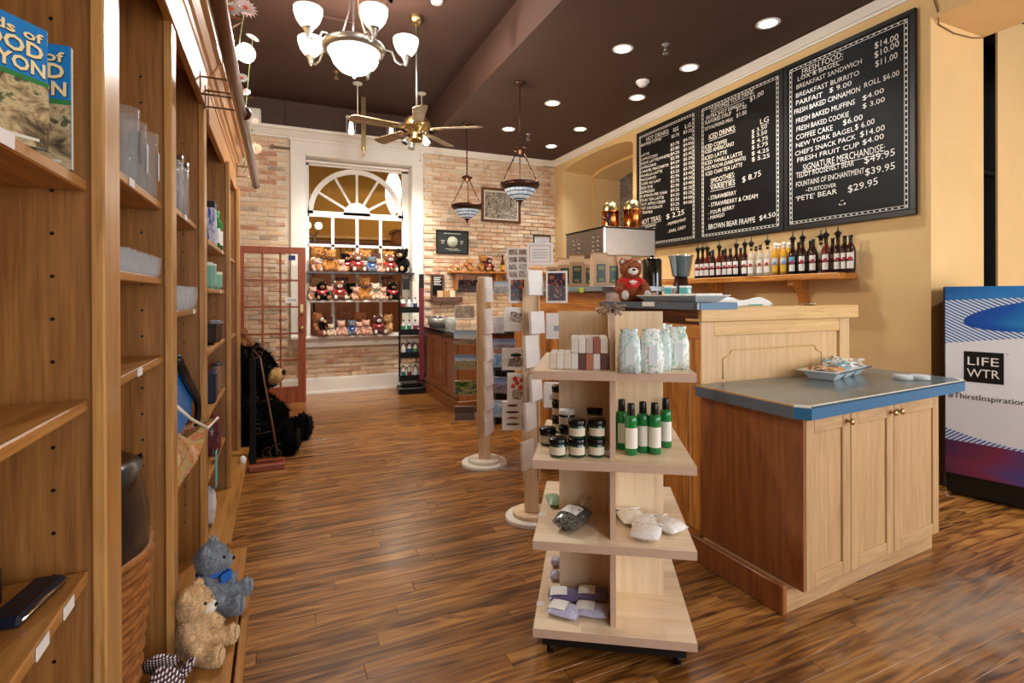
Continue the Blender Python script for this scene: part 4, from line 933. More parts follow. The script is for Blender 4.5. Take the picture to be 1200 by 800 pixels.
for dx_, dz, w_, h_ in ((-.14, .125, .28, .012), (-.19, .012, .07, .010), (-.185, -.010, .05, .010), (-.18, -.032, .04, .010), (.12, .008, .07, .010), (.13, -.014, .05, .010), (.135, -.036, .035, .010), (-.12, -.118, .22, .010), (-.06, -.138, .2, .009)):
    n_ = max(2, int(w_/.03))
    for k in range(n_): q.box(cxx+dx_+w_*k/n_, cxx+dx_+w_*(k+.8)/n_, YW-.0225, YW-.0215, czz+dz, czz+dz+h_)
q.build('print_lettering', white2, t, True) if 0 else q.build('print_lettering', mat('faded_white_print', '#c9c9c0', .7), t, True)
frame(625, 275, 645, 300, 'small dark framed certificate at the right end of the brick wall', black, mat('grey_certificate', '#c9c8cf', .6, var=.15, vs=20), .018)
for bx in ():
    pass
# ------------------------------------------------------------------ teddy bears
def fuse(b, voxel, smooth=4, disp=0):
    me = b.mesh('tmp'); o = bpy.data.objects.new('tmp', me); col.objects.link(o)
    r = o.modifiers.new('r', 'REMESH'); r.mode = 'VOXEL'; r.voxel_size = voxel; r.use_smooth_shade = True
    s = o.modifiers.new('s', 'SMOOTH'); s.iterations = smooth; s.factor = .5
    if disp:
        tx = bpy.data.textures.new('fur_noise', 'CLOUDS'); tx.noise_scale = .05
        d = o.modifiers.new('d', 'DISPLACE'); d.texture = tx; d.strength = disp; d.mid_level = .5
    dg = bpy.context.evaluated_depsgraph_get(); dg.update()
    out = bpy.data.meshes.new_from_object(o.evaluated_get(dg)); bpy.data.objects.remove(o)
    return out
def limb(b, pts, rr): b.tube(pts, rr, 12); b.ball(pts[0], rr[0]*1.0, 12, 8); b.ball(pts[-1], rr[-1]*1.0, 12, 8)
def bear_body(pose='sit'):
    b = B()
    b.ball((0, .02, .30), (.235, .20, .29), 20, 14); b.ball((0, -.03, .19), (.24, .21, .18), 20, 12)
    b.ball((0, -.02, .76), (.235, .215, .215), 20, 14)
    b.ball((0, -.17, .71), (.125, .13, .10), 14, 10)
    for s in (-1, 1):
        b.ball((s*.19, .01, .935), (.085, .05, .085), 12, 8)
        limb(b, [(s*.17, .0, .50), (s*.27, -.08, .40), (s*.31, -.2, .28)], [.085, .085, .092])
        limb(b, [(s*.13, -.08, .13), (s*.2, -.26, .115), (s*.25, -.42, .115)], [.12, .11, .105])
        b.ball((s*.255, -.45, .14), (.105, .07, .135), 12, 8)
    return b
BM = fuse(bear_body(), .022, 5, .012); BM.name = 'bear_body'
def fur_mesh(me, n, length, seed=1, reject=None):
    rng = random.Random(seed); ps = []; acc = []; tot = 0
    for p in me.polygons: tot += p.area; acc.append(tot)
    import bisect
    q = B(); vs = me.vertices
    V_, F_ = [], []
    for i in range(n):
        p = me.polygons[bisect.bisect(acc, rng.random()*tot) % len(acc)]
        k = [vs[j].co for j in p.vertices]; a, b_ = rng.random(), rng.random()
        if a+b_ > 1: a, b_ = 1-a, 1-b_
        c = k[0]+(k[1]-k[0])*a+(k[2 if len(k) == 3 or rng.random() < .5 else 3]-k[0])*b_
        if reject and reject(c): continue
        nn = Vector(p.normal); d = (nn + Vector((rng.uniform(-.5, .5), rng.uniform(-.5, .5), rng.uniform(-.9, .1)))).normalized()*length*rng.uniform(.6, 1.2)
        s = nn.cross(Vector((rng.random(), rng.random(), rng.random()))).normalized()*length*.16
        o = len(V_); V_ += [c-s-nn*.004, c+s-nn*.004, c+d]; F_.append((o, o+1, o+2))
    m_ = bpy.data.meshes.new('fur'); m_.from_pydata([tuple(v) for v in V_], [], F_); return m_
FUR = fur_mesh(BM, 11000, .045, 2, lambda c: c.y < -.27 and .62 < c.z < .8)
FURL = fur_mesh(BM, 2600, .06, 3, lambda c: c.y < -.27 and .62 < c.z < .8)
def bm_(f, name): b = B(); f(b); return b.mesh(name)
MUZ = bm_(lambda b: b.ball((0, -.225, .705), (.118, .105, .09), 16, 12), 'muzzle')
NOSE = bm_(lambda b: b.ball((0, -.325, .735), (.042, .022, .028), 12, 8), 'nose')
EYE_ = bm_(lambda b: b.ball((0, 0, 0), .026, 12, 8), 'eye')
PAD = bm_(lambda b: b.ball((0, 0, 0), (.082, .022, .105), 14, 8), 'foot_pad')
IN_EAR = bm_(lambda b: b.ball((0, 0, 0), (.055, .02, .055), 12, 8), 'inner_ear')
def shirt_(b):
    b.ball((0, .02, .36), (.262, .232, .235), 20, 14)
    for s in (-1, 1): b.tube([(s*.12, .0, .50), (s*.2, -.03, .46), (s*.27, -.09, .39)], [.10, .115, .118], 14)
SHIRT = fuse(bm_cut := (lambda: (lambda b: (shirt_(b), b)[1])(B()))(), .025, 3); SHIRT.name = 'shirt'
EMB = bm_(lambda b: (b.prism([(-.10, .0), (-.06, .045), (-.03, .02), (0, .06), (.035, .02), (.06, .045), (.10, .0), (.02, -.012), (-.02, -.012)], 0, .006, 'y'), b.box(-.05, .05, 0, .006, -.05, -.03)), 'shirt_emblem')
BOW = bm_(lambda b: (b.ball((-.07, 0, 0), (.075, .03, .05), 12, 8), b.ball((.07, 0, 0), (.075, .03, .05), 12, 8), b.ball((0, -.01, 0), (.03, .03, .03), 10, 8)), 'bow')
STR = bm_(lambda b: [b.lathe([(.243-.0*k, z), (.247, z+.02), (.243, z+.04)], 24, c=(0, .02, 0), sy=.86, cap=False) for k, z in enumerate((.30, .40, .50))], 'stripes')
_fur = {}
def fur(c, rough=.95):
    if c not in _fur:
        k = NT('plush_'+c.strip('#')); n = k.add('ShaderNodeTexNoise', Scale=18.0, Detail=4.0); k.link(k.coord(), n.inputs['Vector'])
        v = k.ramp(n.outputs['Fac'], [(.3, .75), (.65, 1.0)]); k.link(k.mix(1.0, c, v, 'MULTIPLY'), k.b.inputs['Base Color'])
        k.b.inputs['Roughness'].default_value = rough; k.b.inputs['Sheen Weight'].default_value = .4 if sum(lin(c)[:3]) > .1 else 0; k.b.inputs['Specular IOR Level'].default_value = .5 if sum(lin(c)[:3]) > .1 else .15; k.b.inputs['Sheen Roughness'].default_value = .5; _fur[c] = k.m
    return _fur[c]
_flat = {}
def flatm(c, rough=.7):
    if (c, rough) not in _flat: _flat[c, rough] = mat('cloth_'+c.strip('#'), c, rough)
    return _flat[c, rough]
eyem = mat('eye_black', '#0b0806', .15)
def bear(loc, h, rz, c, label, shirt=None, muz=None, pad=None, bow=None, stripes=None, group=None, fine=False, emblem='#f3efe8', name='teddy_bear', tilt=0):
    t = thing(name, label, 'teddy bear', loc, rz, group); t.scale = (h, h, h); t.rotation_euler = (tilt, 0, rz)
    f = fur(c); bd = inst(BM, 'body', t, f); fo = inst(FUR if fine else FURL, 'fur', bd, f); fo['kind'] = 'stuff'
    inst(MUZ, 'muzzle', t, fur(muz or c)); inst(NOSE, 'nose', t, eyem)
    for s in (-1, 1):
        inst(EYE_, 'eye', t, eyem, (s*.085, -.212, .80)); inst(IN_EAR, 'inner_ear', t, fur(pad or c), (s*.19, -.035, .935))
        inst(PAD, 'foot_pad', t, fur(pad or muz or c), (s*.258, -.515, .145))
    if shirt:
        sh = inst(SHIRT, 'shirt', t, flatm(shirt))
        if emblem: inst(EMB, 'shirt_emblem', sh, flatm(emblem), (0, -.24, .45), (R(-14), 0, 0))
    if bow: inst(BOW, 'bow', t, flatm(bow), (0, -.22, .56))
    if stripes:
        inst(SHIRT, 'shirt', t, flatm('#ece8df')); inst(STR, 'stripes', t, flatm(stripes), scale=(1.1, 1.1, 1))
    return t
GT, BRN, MAR, BLK, PNK, CRM, GRY, TAN = '#c98a3a', '#8a4a26', '#5c2418', '#14110f', '#e9bda6', '#ecd9bc', '#77808a', '#b07a48'
def wbear(px, h, c, lab, z, Y_=7.98, **kw):
    yy = {1.762: 318.5, 1.352: 352, .84: 392}[z]
    p = at(px, yy, Y=Y_); h *= 1.12; Y_ = min(Y_, 8.27-.27*h); p.x = min(max(p.x, .37+.40*h), 1.87-.36*h)
    back = Y_ > 8.05
    gz = {1.762: 'plush bears on the top window shelf', 1.352: 'plush bears on the middle window shelf', .84: 'plush bears on the window sill'}[z]
    rz = kw.pop('rz', .12)
    return bear((p.x, Y_, z), h, rz, c, lab, group=gz, **kw)
A, M_, S = 1.762, 1.352, .84
Bk = 8.14
wbear(364, .33, GT, 'golden bear in striped shirt at left end of top window shelf', A, Bk, stripes='#2c3a38', rz=.5)
wbear(371, .17, PNK, 'small pale pink bear in front of the striped golden bear, top shelf', A, 7.99, muz='#f2d8c8')
wbear(387, .29, GT, 'golden bear with purple bow, second big bear on top window shelf', A, 8.06, bow='#4a3340')
wbear(400, .16, PNK, 'small pink bear between the purple bow bear and a black bear, top shelf', A, 7.99)
wbear(406, .25, BLK, 'black bear in red shirt behind small pink bear on top shelf', A, Bk, shirt='#b02028', muz='#b08458')
wbear(411, .28, '#cf8440', 'orange bear head peeking over the middle of top window shelf', A, 8.22)
wbear(418.5, .25, BRN, 'brown bear in red shirt with white paws, middle of top window shelf', A, 7.99, shirt='#a3161c', muz='#efe6da', pad='#f2ece2')
wbear(428, .31, GT, 'golden bear in striped shirt behind, right of middle on top shelf', A, 8.16, stripes='#2c3a38')
wbear(440, .27, MAR, 'maroon bear at the back of the top window shelf', A, 8.2)
wbear(435.5, .21, GRY, 'grey bear in blue shirt on the top window shelf', A, 7.99, shirt='#2456a8')
wbear(445, .18, PNK, 'small pink bear right of the blue shirt bear, top shelf', A, 7.98)
wbear(455, .30, GT, 'golden bear at the back near the right end of top shelf', A, 8.18)
wbear(456.5, .24, BRN, 'brown bear in red shirt beside the large black bear, top shelf', A, 7.99, shirt='#a3161c', muz='#efe6da', pad='#f2ece2')
wbear(471.5, .33, BLK, 'large black bear at right end of top window shelf looking left', A, 8.03, muz='#c9a874', rz=-.7)
wbear(358.5, .30, '#a9743c', 'brown bear at left end of the middle window shelf', M_, 8.12)
wbear(365.5, .17, PNK, 'small pink bear at left of the middle window shelf', M_, 7.99)
wbear(377, .235, BLK, 'black bear in red shirt, left part of middle window shelf', M_, 8.0, shirt='#b02028', muz='#a3764a', pad='#b08a5a')
wbear(387, .18, PNK, 'small pink bear between black and brown red shirt bears, middle shelf', M_, 8.02)
wbear(401, .30, '#6e3c22', 'dark brown bear at the back of middle shelf left half', M_, 8.18)
wbear(397, .25, BRN, 'brown bear in red shirt with white muzzle, middle window shelf', M_, 7.99, shirt='#a3161c', muz='#efe6da', pad='#f2ece2')
wbear(411.5, .22, BLK, 'small black bear with ring eyes in the centre of middle shelf', M_, 8.1, muz='#c9a874')
wbear(417, .17, PNK, 'small pink bear at the centre of the middle window shelf', M_, 7.98)
wbear(427.5, .30, GT, 'curly golden bear with purple bow, middle window shelf', M_, 8.04, bow='#5a3b4e')
wbear(440, .22, CRM, 'cream bear with green bow on the middle window shelf', M_, 7.99, bow='#7d9a7c')
wbear(449, .17, PNK, 'small pink bear left of the black bear at right, middle shelf', M_, 7.98)
wbear(454, .32, BRN, 'large brown bear at the back right of the middle shelf', M_, 8.2)
wbear(460, .235, BLK, 'black bear in red shirt at right end of middle window shelf', M_, 7.99, shirt='#b02028', muz='#8a5c3a', pad='#b98a52')
wbear(361, .30, '#a8632c', 'large brown bear facing right at left end of the window sill', S, 8.02, muz='#efe0cc', rz=.9)
wbear(371, .18, '#d9a89c', 'dusty pink bear behind the big brown bear on the sill', S, 8.16)
wbear(376, .26, BLK, 'black bear facing right on the window sill', S, 8.03, muz='#c9a874', rz=.9)
wbear(384, .24, '#7a2c1c', 'red brown bear with red heart behind on the sill', S, 8.12, bow='#d8202a')
wbear(388, .15, CRM, 'tiny cream bear in front of the red heart bear, sill', S, 7.96)
wbear(398, .20, GRY, 'grey bear behind pale bear on the window sill', S, 8.14)
wbear(400, .19, PNK, 'pale pink bear left of the blue shirt bear on the sill', S, 7.97)
wbear(405.5, .31, BRN, 'big brown bear at the back middle of the window sill', S, 8.2)
wbear(412, .19, GRY, 'grey bear in blue shirt on the window sill', S, 7.98, shirt='#1f4fa0')
wbear(422.5, .29, '#b0652e', 'orange brown bear at the back of the sill right half', S, 8.18)
wbear(421, .17, PNK, 'pink bear right of the blue shirt bear on the sill', S, 7.97)
wbear(429, .19, '#e3ae98', 'rosy bear left of the maroon bear on the sill', S, 7.97)
wbear(443, .25, MAR, 'maroon bear in red shirt at right of the window sill', S, 7.99, shirt='#a3161c', muz='#efe6da', pad='#f2ece2')
wbear(455, .26, '#cf9a5c', 'tan bear facing left at right end of the window sill', S, 8.04, rz=-.9)
# wall shelf bears
WS = 1.80
bear((at(566, 318, Y=7.96).x, 7.96, WS), .26, 0, GT, 'golden bear with dark bow on the oak shelf on the bricks', bow='#33303a', group='plush bears on the oak wall shelf')
bear((at(550, 318, Y=7.94).x, 7.94, WS), .20, .5, '#d49a5a', 'tan bear facing sideways at left of the oak wall shelf', group='plush bears on the oak wall shelf')
bear((at(572.5, 318, Y=7.94).x+.0, 7.94, WS), .23, 0, MAR, 'maroon bear in red shirt on the oak wall shelf', shirt='#a3161c', muz='#e6d2c0', pad='#e6c6a0', group='plush bears on the oak wall shelf')
# red shirt bear on the bar ledge, two bears on the bookcase ledge
p = at(739, 351, Z=1.36)
bear((2.19, at(739, 351, X=2.19).y, 1.362), .285, -.38, '#bb6a30', 'reddish brown bear in red shirt sitting on the bar ledge', shirt='#c4261e', muz='#f1ebe3', pad='#f3eee6', fine=True)
p = at(232, 748, Z=.12)
TB = bear((-.285, 2.17, .122), .245, R(72), '#edc994', 'large tan plush bear sitting on the bookcase base ledge', muz='#f3ead8', pad='#dcb780', fine=True)
BB = bear((-.262, 2.47, .122), .27, R(80), '#949ba3', 'blue grey plush bear with blue scarf behind the tan bear', muz='#7c848e', fine=True)
q = B(); q.lathe([(.15, .50), (.19, .53), (.2, .57), (.16, .60)], 24, cap=False); q.prism([(-.16, -.19), (.0, -.21), (.12, -.19), (-.01, -.30)], .42, .56, 'z'); sc_ = q.build('scarf', flatm('#1d5fb8'), BB)
# big black bear seated beside the far bookcase
t = bear((-.26, 5.40, .0), .95, R(75), '#070707', 'very large black plush bear seated on the floor past the bookcase', muz='#c79a5c', pad='#17120f', fine=True)
t = thing('plush_cub', 'small brown plush cub perched on the shoulders of the large black bear', 'teddy bear', (0, 0, 0)) if 0 else bear((-.30, 5.34, .955), .16, R(40), '#a5642c', 'small golden brown cub perched on the large black bear head')
# ------------------------------------------------------------------ tiered display stand
SU, SV = Vector((.844, -.537, 0)), Vector((.537, .844, 0)); SO = Vector((.881, 1.80, 0)); SRZ = math.atan2(-.537, .844)
ST = thing('display_stand', 'square four tier maple display stand on casters with crossed dividers', 'display stand', tuple(SO+SU*.303+SV*.33), SRZ)
def sl(a, b, z=0): return SO+SU*a+SV*b+Vector((0, 0, z))
def ab(p): d = Vector(p)-SO; return d.dot(SU), d.dot(SV)
TZ = [.13, .465, .775, 1.115]
ox, oy = .303, .33
edgem = mat('rosy_edge_band', '#cdae96', .5, var=.06, vs=30)
for z in TZ:
    q = B(); q.rbox(-.3015, .3015, -.3285, .3285, z-.034, z, .002); tr = q.build('tier', W['maple_x'], ST)
    q = B(); q.box(-.303, .303, -.330, -.3284, z-.033, z-.001); q.box(-.303, .303, .3284, .330, z-.033, z-.001); q.box(-.303, -.3014, -.33, .33, z-.033, z-.001); q.box(.3014, .303, -.33, .33, z-.033, z-.001); q.build('edge_band', edgem, tr)
tops = TZ[1:]+[1.367]
for z0, z1 in zip(TZ, tops):
    z1 -= .034
    q = B(); q.box(-.218, .222, -.03, -.012, z0, z1); q.build('cross_panel', W['maple'], ST)
    q = B(); q.box(-.008, .012, -.2785, -.03, z0, z1); fo = q.build('fin', W['maple'], ST); q = B(); q.box(-.0085, .0125, -.28, -.2784, z0, z1); q.build('edge_band', edgem, fo)
    q = B(); q.box(-.008, .012, -.012, .26, z0, z1); q.build('fin', W['maple'], ST)
q = B(); q.box(-.27, .27, -.29, .29, .045, .096); q.build('plinth', black, ST)
for x in (-.24, .24):
    for y in (-.26, .26):
        q = B(); q.cyl((x-.012, y, .03), (x+.012, y, .03), .028, 18); q.box(x-.018, x+.018, y-.02, y+.02, .05, .096); q.build('caster', blackm, ST)
for a, b, z in ((-.303, -.18, .13), (-.303, -.1, .465)):
    q = B(); q.box(a-.001, a+.03, b-.0, b+.03, z+.0005, z+.0015); q.build('price_tag', tagw, ST)
q = B(); q.box(.2, .23, .02, .035, .776, .7765); q.build('price_tag', tagw, ST)
# soaps
ORD = 'first second third fourth fifth sixth seventh eighth ninth tenth eleventh twelfth thirteenth fourteenth fifteenth sixteenth seventeenth eighteenth nineteenth twentieth last'.split()
soapm = {}
def soap(a, b, z, c, lab, h=.062):
    if c not in soapm: soapm[c] = mat('soap_'+c.strip('#'), c, .55, var=.08, vs=60)
    t = sl(a, b, z); o = inst(SOAP, 'soap_bar', None, soapm[c]); o.location = t; o.rotation_euler = (0, 0, SRZ); tag(o, lab, 'soap', 'bars of soap stacked on the top tier')
q = B(); q.rbox(0, .0275, 0, .072, 0, .0615, .003); SOAP = q.mesh('soap_bar')
r1 = ['#e6d8c6', '#efe8dd', '#e7dece', '#ebe6dc', '#6b453f', '#c07a5c', '#ece6dc', '#6c4642']
r2 = ['#e3ded4', '#efe7da', '#cdbcae', '#a86555', '#eee2d2']
nm = {'#e6d8c6': 'beige', '#efe8dd': 'ivory', '#e7dece': 'oatmeal', '#ebe6dc': 'white', '#6b453f': 'dark plum', '#c07a5c': 'terracotta', '#ece6dc': 'cream white', '#6c4642': 'chocolate', '#e3ded4': 'pale grey', '#efe7da': 'pale cream', '#cdbcae': 'taupe', '#a86555': 'rust red', '#eee2d2': 'light peach'}
for i, c in enumerate(r1):
    soap(.062+.0282*i, .055, TZ[3], c, '%s soap bar, %s from the left in the lowest front row' % (nm[c], ORD[i]))
    soap(.062+.0282*i, .132, TZ[3], r1[(i*3+1) % 8] if i > 2 else '#efe8dd', 'lower back row soap bar behind the %s from the left' % ORD[i])
for i, c in enumerate(r2):
    soap(.062+.0282*(i+3), .055, TZ[3]+.062, c, '%s soap bar in the raised front row, %s from its left' % (nm[c], ORD[i]))
    soap(.062+.0282*(i+3), .132, TZ[3]+.062, '#efe7da', 'pale soap bar in the raised back row, %s from its left' % ORD[i])
# cellophane bags of bath salts
def bag_mesh(seed, w=.085, d=.06, h=.16):
    rng = random.Random(seed); q = B(); n = 20; prof = []
    rings = [(0, .9), (.01, 1.0), (.3, 1.04), (.62, 1.0), (.78, .92), (.9, .72), (1.0, .8)]
    vs = []; fs = []
    for z, s in rings:
        for i in range(n):
            a = 2*math.pi*i/n; c, s2 = math.cos(a), math.sin(a)
            r = 1/(abs(c)**5+abs(s2)**5)**.2; k = s*(1+rng.uniform(-.06, .06)); sq = 1 if z < .75 else (1-.75*(z-.75)/.25)
            vs.append((c*r*w/2*k, s2*r*d/2*k*sq, z*h+rng.uniform(-.004, .004)))
    for k in range(len(rings)-1):
        for i in range(n): j = (i+1) % n; fs.append((k*n+i, k*n+j, (k+1)*n+j, (k+1)*n+i))
    fs.append(tuple(range(n-1, -1, -1)))
    q._add(vs, fs, True); return q
saltm = picture('bath_salt_bag', ['#5f7a78', '#b9d0cc', '#e8f0ee', '#c9dcd9', '#7fb5a8', '#f0f4f2'], 7, .18)
saltm2 = picture('bath_salt_bag_mint', ['#7fa59a', '#e6efe9', '#f6f7f4', '#8fc4ad', '#eef3ef'], 5, .18)
for i, (px, py, s) in enumerate(((738, 437, 1.0), (764, 437, 1.0), (778, 435, .96), (795, 433, 1.02), (745, 424, .95), (772, 422, 1.0), (799, 420, .95))):
    p = at(px, py, Z=TZ[3]); a, b = ab(p); p = sl(min(a, .56), b+.03, TZ[3])
    t = thing('bath_salt_bag', ['grey green cellophane bag of bath salts nearest the divider fin', 'pale cellophane bath salt bag second from the fin', 'narrow pale bath salt bag wedged in the middle of the front row', 'rightmost bath salt bag of the front row', 'back row bath salt bag behind the one by the fin', 'mint topped bath salt bag in the middle of the back row', 'rightmost bath salt bag of the back row'][i], 'bag', tuple(p), SRZ+.1*math.sin(i*2), 'cellophane bags of bath salts on the top tier')
    t.scale = (s, s, s); bag_mesh(i, .082 if i != 2 else .06).build('bag', saltm if i % 2 == 0 else saltm2, t)
    q = B(); q.box(-.016, .016, -.0335, -.0325, .03, .10); q.build('label', flatm('#d3dcde'), t)
# jars
jarg = mat('dark_green_jar_glass', '#0c3a22', .12, coat=.6); lidb = mat('black_plastic_lid', '#0c0c0d', .25); lidw = mat('white_lid', '#ecebe6', .4); labc = mat('cream_label', '#ddd2b8', .6, var=.12, vs=60)
amber = mat('dark_amber_jar', '#17130c', .12, coat=.6)
q = B(); q.lathe([(.03, 0), (.0335, .004), (.034, .045), (.031, .051), (.03, .054)], 24); JB = q.mesh('jar_body')
q = B(); q.lathe([(.0345, .052), (.035, .054), (.035, .068), (.033, .071), (.001, .0712)], 24, cap=False); JL = q.mesh('jar_lid')
q = B()
for i in range(9):
    a0, a1 = R(-62+124*i/9), R(-62+124*(i+1)/9); r = .0346
    q._add([(r*math.sin(a0), -r*math.cos(a0), .012), (r*math.sin(a1), -r*math.cos(a1), .012), (r*math.sin(a1), -r*math.cos(a1), .042), (r*math.sin(a0), -r*math.cos(a0), .042)], [(0, 1, 2, 3)], True)
JLB = q.mesh('jar_label')
def jar(p, z, lab, lid=lidb, body=jarg, rz=0):
    t = thing('cream_jar', lab, 'jar', (p.x, p.y, z), SRZ+rz, 'jars on the second tier'); inst(JB, 'body', t, body); inst(JL, 'lid', t, lid); inst(JLB, 'label', t, labc)
def jp(px, py, back=0, Z=TZ[2]): a, b = ab(at(px, py, Z=Z)); return sl(a, b+.034+back, 0)
z2 = TZ[2]
for px, lab in ((653, 'front row jar at left'), (676, 'front row jar in the middle'), (699, 'front row jar beside the divider')): jar(jp(px, 537, 0), z2, 'dark green cosmetic jar with black lid, '+lab+', bottom layer')
jar(jp(676, 537, .004), z2+.0715, 'dark green jar with black lid stacked on the middle front jar', rz=.05); jar(jp(700, 537, .006), z2+.0715, 'dark green jar with black lid stacked on the front jar by the divider', rz=-.1)
jar(jp(641, 523), z2, 'black lidded amber jar at far left edge of the second tier', body=amber, rz=-.25)
p_ = jp(664, 521); jar(p_, z2, 'green jar hidden under the white lidded jar'); jar(p_, z2+.0715, 'jar with white lid on top of the second row', lid=lidw, body=amber, rz=-.15)
p_ = jp(655, 508); jar(p_, z2, 'amber jar at the base of the tall rear stack', body=amber); jar(p_, z2+.0715, 'amber jar second up in the tall rear stack', body=amber); jar(p_, z2+.143, 'black lidded jar topping the tall rear stack', body=amber)
p_ = jp(697, 518); jar(p_, z2, 'jar in the shade behind the front jar by the divider'); jar(p_, z2+.0715, 'upper jar in the shade behind the stack by the divider')
# bottles
botg = mat('green_plastic_bottle', '#0f7a3c', .12, coat=.5)
q = B(); q.lathe([(.021, 0), (.0245, .004), (.0248, .134), (.0235, .145), (.0195, .152), (.0145, .156)], 24); OB = q.mesh('bottle_body')
q = B(); q.lathe([(.0145, .155), (.0152, .157), (.0142, .198), (.013, .201), (.001, .2015)], 20, cap=False); OC = q.mesh('cap')
q = B()
for i in range(9):
    a0, a1 = R(-70+140*i/9), R(-70+140*(i+1)/9); r = .0254
    q._add([(r*math.sin(a0), -r*math.cos(a0), .028), (r*math.sin(a1), -r*math.cos(a1), .028), (r*math.sin(a1), -r*math.cos(a1), .108), (r*math.sin(a0), -r*math.cos(a0), .108)], [(0, 1, 2, 3)], True)
OL = q.mesh('bottle_label')
for i, (px, py) in enumerate(((729, 527), (740, 534), (754, 531), (768, 533), (744, 515), (761, 517), (781, 525))):
    p = at(px, py, Z=z2); a, b = ab(p); p = sl(a, b+.022, z2)
    t = thing('lotion_bottle', ['green lotion bottle with black cap nearest the divider fin', 'green lotion bottle second from the fin, furthest forward', 'green lotion bottle in the middle of the group', 'green lotion bottle at front right with swirly label', 'green lotion bottle half hidden at back left', 'green lotion bottle half hidden at back centre', 'rightmost green lotion bottle with plain white label'][i], 'bottle', tuple(p), SRZ+(.5, .1, 0, -.1, .2, 0, -.2)[i], 'green lotion bottles on the second tier')
    inst(OB, 'body', t, botg); inst(OC, 'cap', t, lidb); inst(OL, 'label', t, flatm('#e6e2d6'))
# pillow shaped packets
def pillow(w, l, h, seed=0, pinch=.9):
    rng = random.Random(seed); n, m_ = 12, 10; vs = []; fs = []
    for sgn_ in (1, -1):
        for i in range(n+1):
            for j in range(m_+1):
                u, v = i/n*2-1, j/m_*2-1
                e = max(0, (1-abs(u)**3)*(1-abs(v)**3))**.6
                vs.append((u*w/2*(1-.06*abs(v)), v*l/2*(1-.05*abs(u)), h/2+sgn_*h/2*e+rng.uniform(-.08, .08)*h*e))
    o = (n+1)*(m_+1)
    for k in (0, 1):
        for i in range(n):
            for j in range(m_):
                a = k*o+i*(m_+1)+j; f = (a, a+m_+1, a+m_+2, a+1); fs.append(f if k == 0 else f[::-1])
    q = B(); q._add(vs, fs, True); return q
def packet(px, py, z, w, l, h, rz, m, lab, name, grp, lw=None, tilt=0, lm=None, dz=0):
    k_ = 1.28 if name != 'small_sachet' else 1.1; w *= k_; l *= k_; h *= 1.2
    if lw: lw = tuple(v*k_ for v in lw)
    p = at(px, py, Z=z); t = thing(name, lab, 'packet', (p.x, p.y, z+dz), SRZ+rz, grp); t.rotation_euler = (tilt, 0, SRZ+rz)
    pillow(w, l, h, hash(lab) % 97 if False else len(lab)).build('pouch', m, t)
    if lw:
        x0, x1, y0, y1 = lw; q = B(); n = 6
        for i in range(n):
            xa, xb = x0+(x1-x0)*i/n, x0+(x1-x0)*(i+1)/n
            f = lambda x, y: h/2+h/2*max(0, (1-abs(2*x/w)**3)*(1-abs(2*y/l)**3))**.6+.0035
            for j in range(4):
                ya, yb_ = y0+(y1-y0)*j/4, y0+(y1-y0)*(j+1)/4
                q._add([(xa, ya, f(xa, ya)), (xb, ya, f(xb, ya)), (xb, yb_, f(xb, yb_)), (xa, yb_, f(xa, yb_))], [(0, 1, 2, 3)], True)
        q.build('label', lm or flatm('#f0eee8'), t)
    return t
lav = picture('lavender_buds', ['#2c2440', '#5a4a7c', '#8a80a8', '#3a3058', '#b0a8c6'], 26, .3); lav2 = picture('pale_lavender_sachet', ['#a8a6c4', '#d0cfe2', '#9a98ba', '#e4e3ef'], 12, .25)
tea = picture('dark_loose_tea', ['#0e0d0c', '#2a2826', '#8a8880', '#141312', '#3c3a34', '#d8d6ce'], 14, .15)
saltw = picture('white_bath_salt', ['#e9e6e2', '#f7f5f2', '#dcd8d2', '#fbfaf8'], 14, .25); herb = picture('green_herb_bag', ['#2f6a44', '#bcd8b8', '#4f8a5a', '#e6ece0'], 12, .3)
z3, z4 = TZ[1], TZ[0]
t = packet(671, 616, z3, .085, .14, .06, -.45, tea, 'cellophane bag of dark loose tea tied at the top', 'tea_bag_packet', 'packets on the third tier', (-.03, .03, -.035, .02))
q = B(); rng = random.Random(4)
for k in range(14):
    a = 2*math.pi*k/14; b_ = 2*math.pi*(k+1)/14; r0, r1 = .012, .034+.006*(k % 2)
    q._add([(r0*math.cos(a), .085, .04+r0*math.sin(a)), (r0*math.cos(b_), .085, .04+r0*math.sin(b_)), (r1*math.cos(b_), .125+.01*(k % 2), .055+.9*r1*math.sin(b_)), (r1*math.cos(a), .125, .055+.9*r1*math.sin(a))], [(0, 1, 2, 3)], True)
q.build('gathered_top', mat('gathered_cellophane', '#b9a68c', .15, alpha=.55), t)
q = B(); q.box(-.02, .03, .078, .09, .03, .048); q.build('twist_tie', black, t)
packet(649, 590, z3, .05, .09, .03, .3, herb, 'small green herb packet at the left edge behind the tea', 'herb_packet', 'packets on the third tier')
for i, (px, py, rz, w_) in enumerate(((740, 615, .25, .085), (756, 622, .0, .09), (757, 634, -.25, .09), (783, 625, .75, .085))):
    t = packet(px, py-4, z3, w_, .10, .035, rz, saltw, ['white salt sachet with folded card at far left near the fin', 'white salt sachet with blue printed header card behind the front one', 'front white salt sachet lying flat nearest the tier edge', 'white salt sachet with folded header at far right'][i], 'salt_sachet', 'white salt sachets on the third tier', dz=.0 if i != 2 else .004)
    q = B(); q.at(Matrix.Translation((0, .062, .028)) @ Matrix.Rotation(R(-22), 4, 'X')).rbox(-w_*.6, w_*.6, -.02, .034, 0, .004, .001); q.build('header_card', flatm('#f3f1ed'), t)
    q = B(); q.at(Matrix.Translation((0, .062, .028)) @ Matrix.Rotation(R(-22), 4, 'X')).box(-w_*.1, w_*.12, -.002, .014, .0042, .0046); q.build('printed_mark', flatm('#a9b3cc'), t)
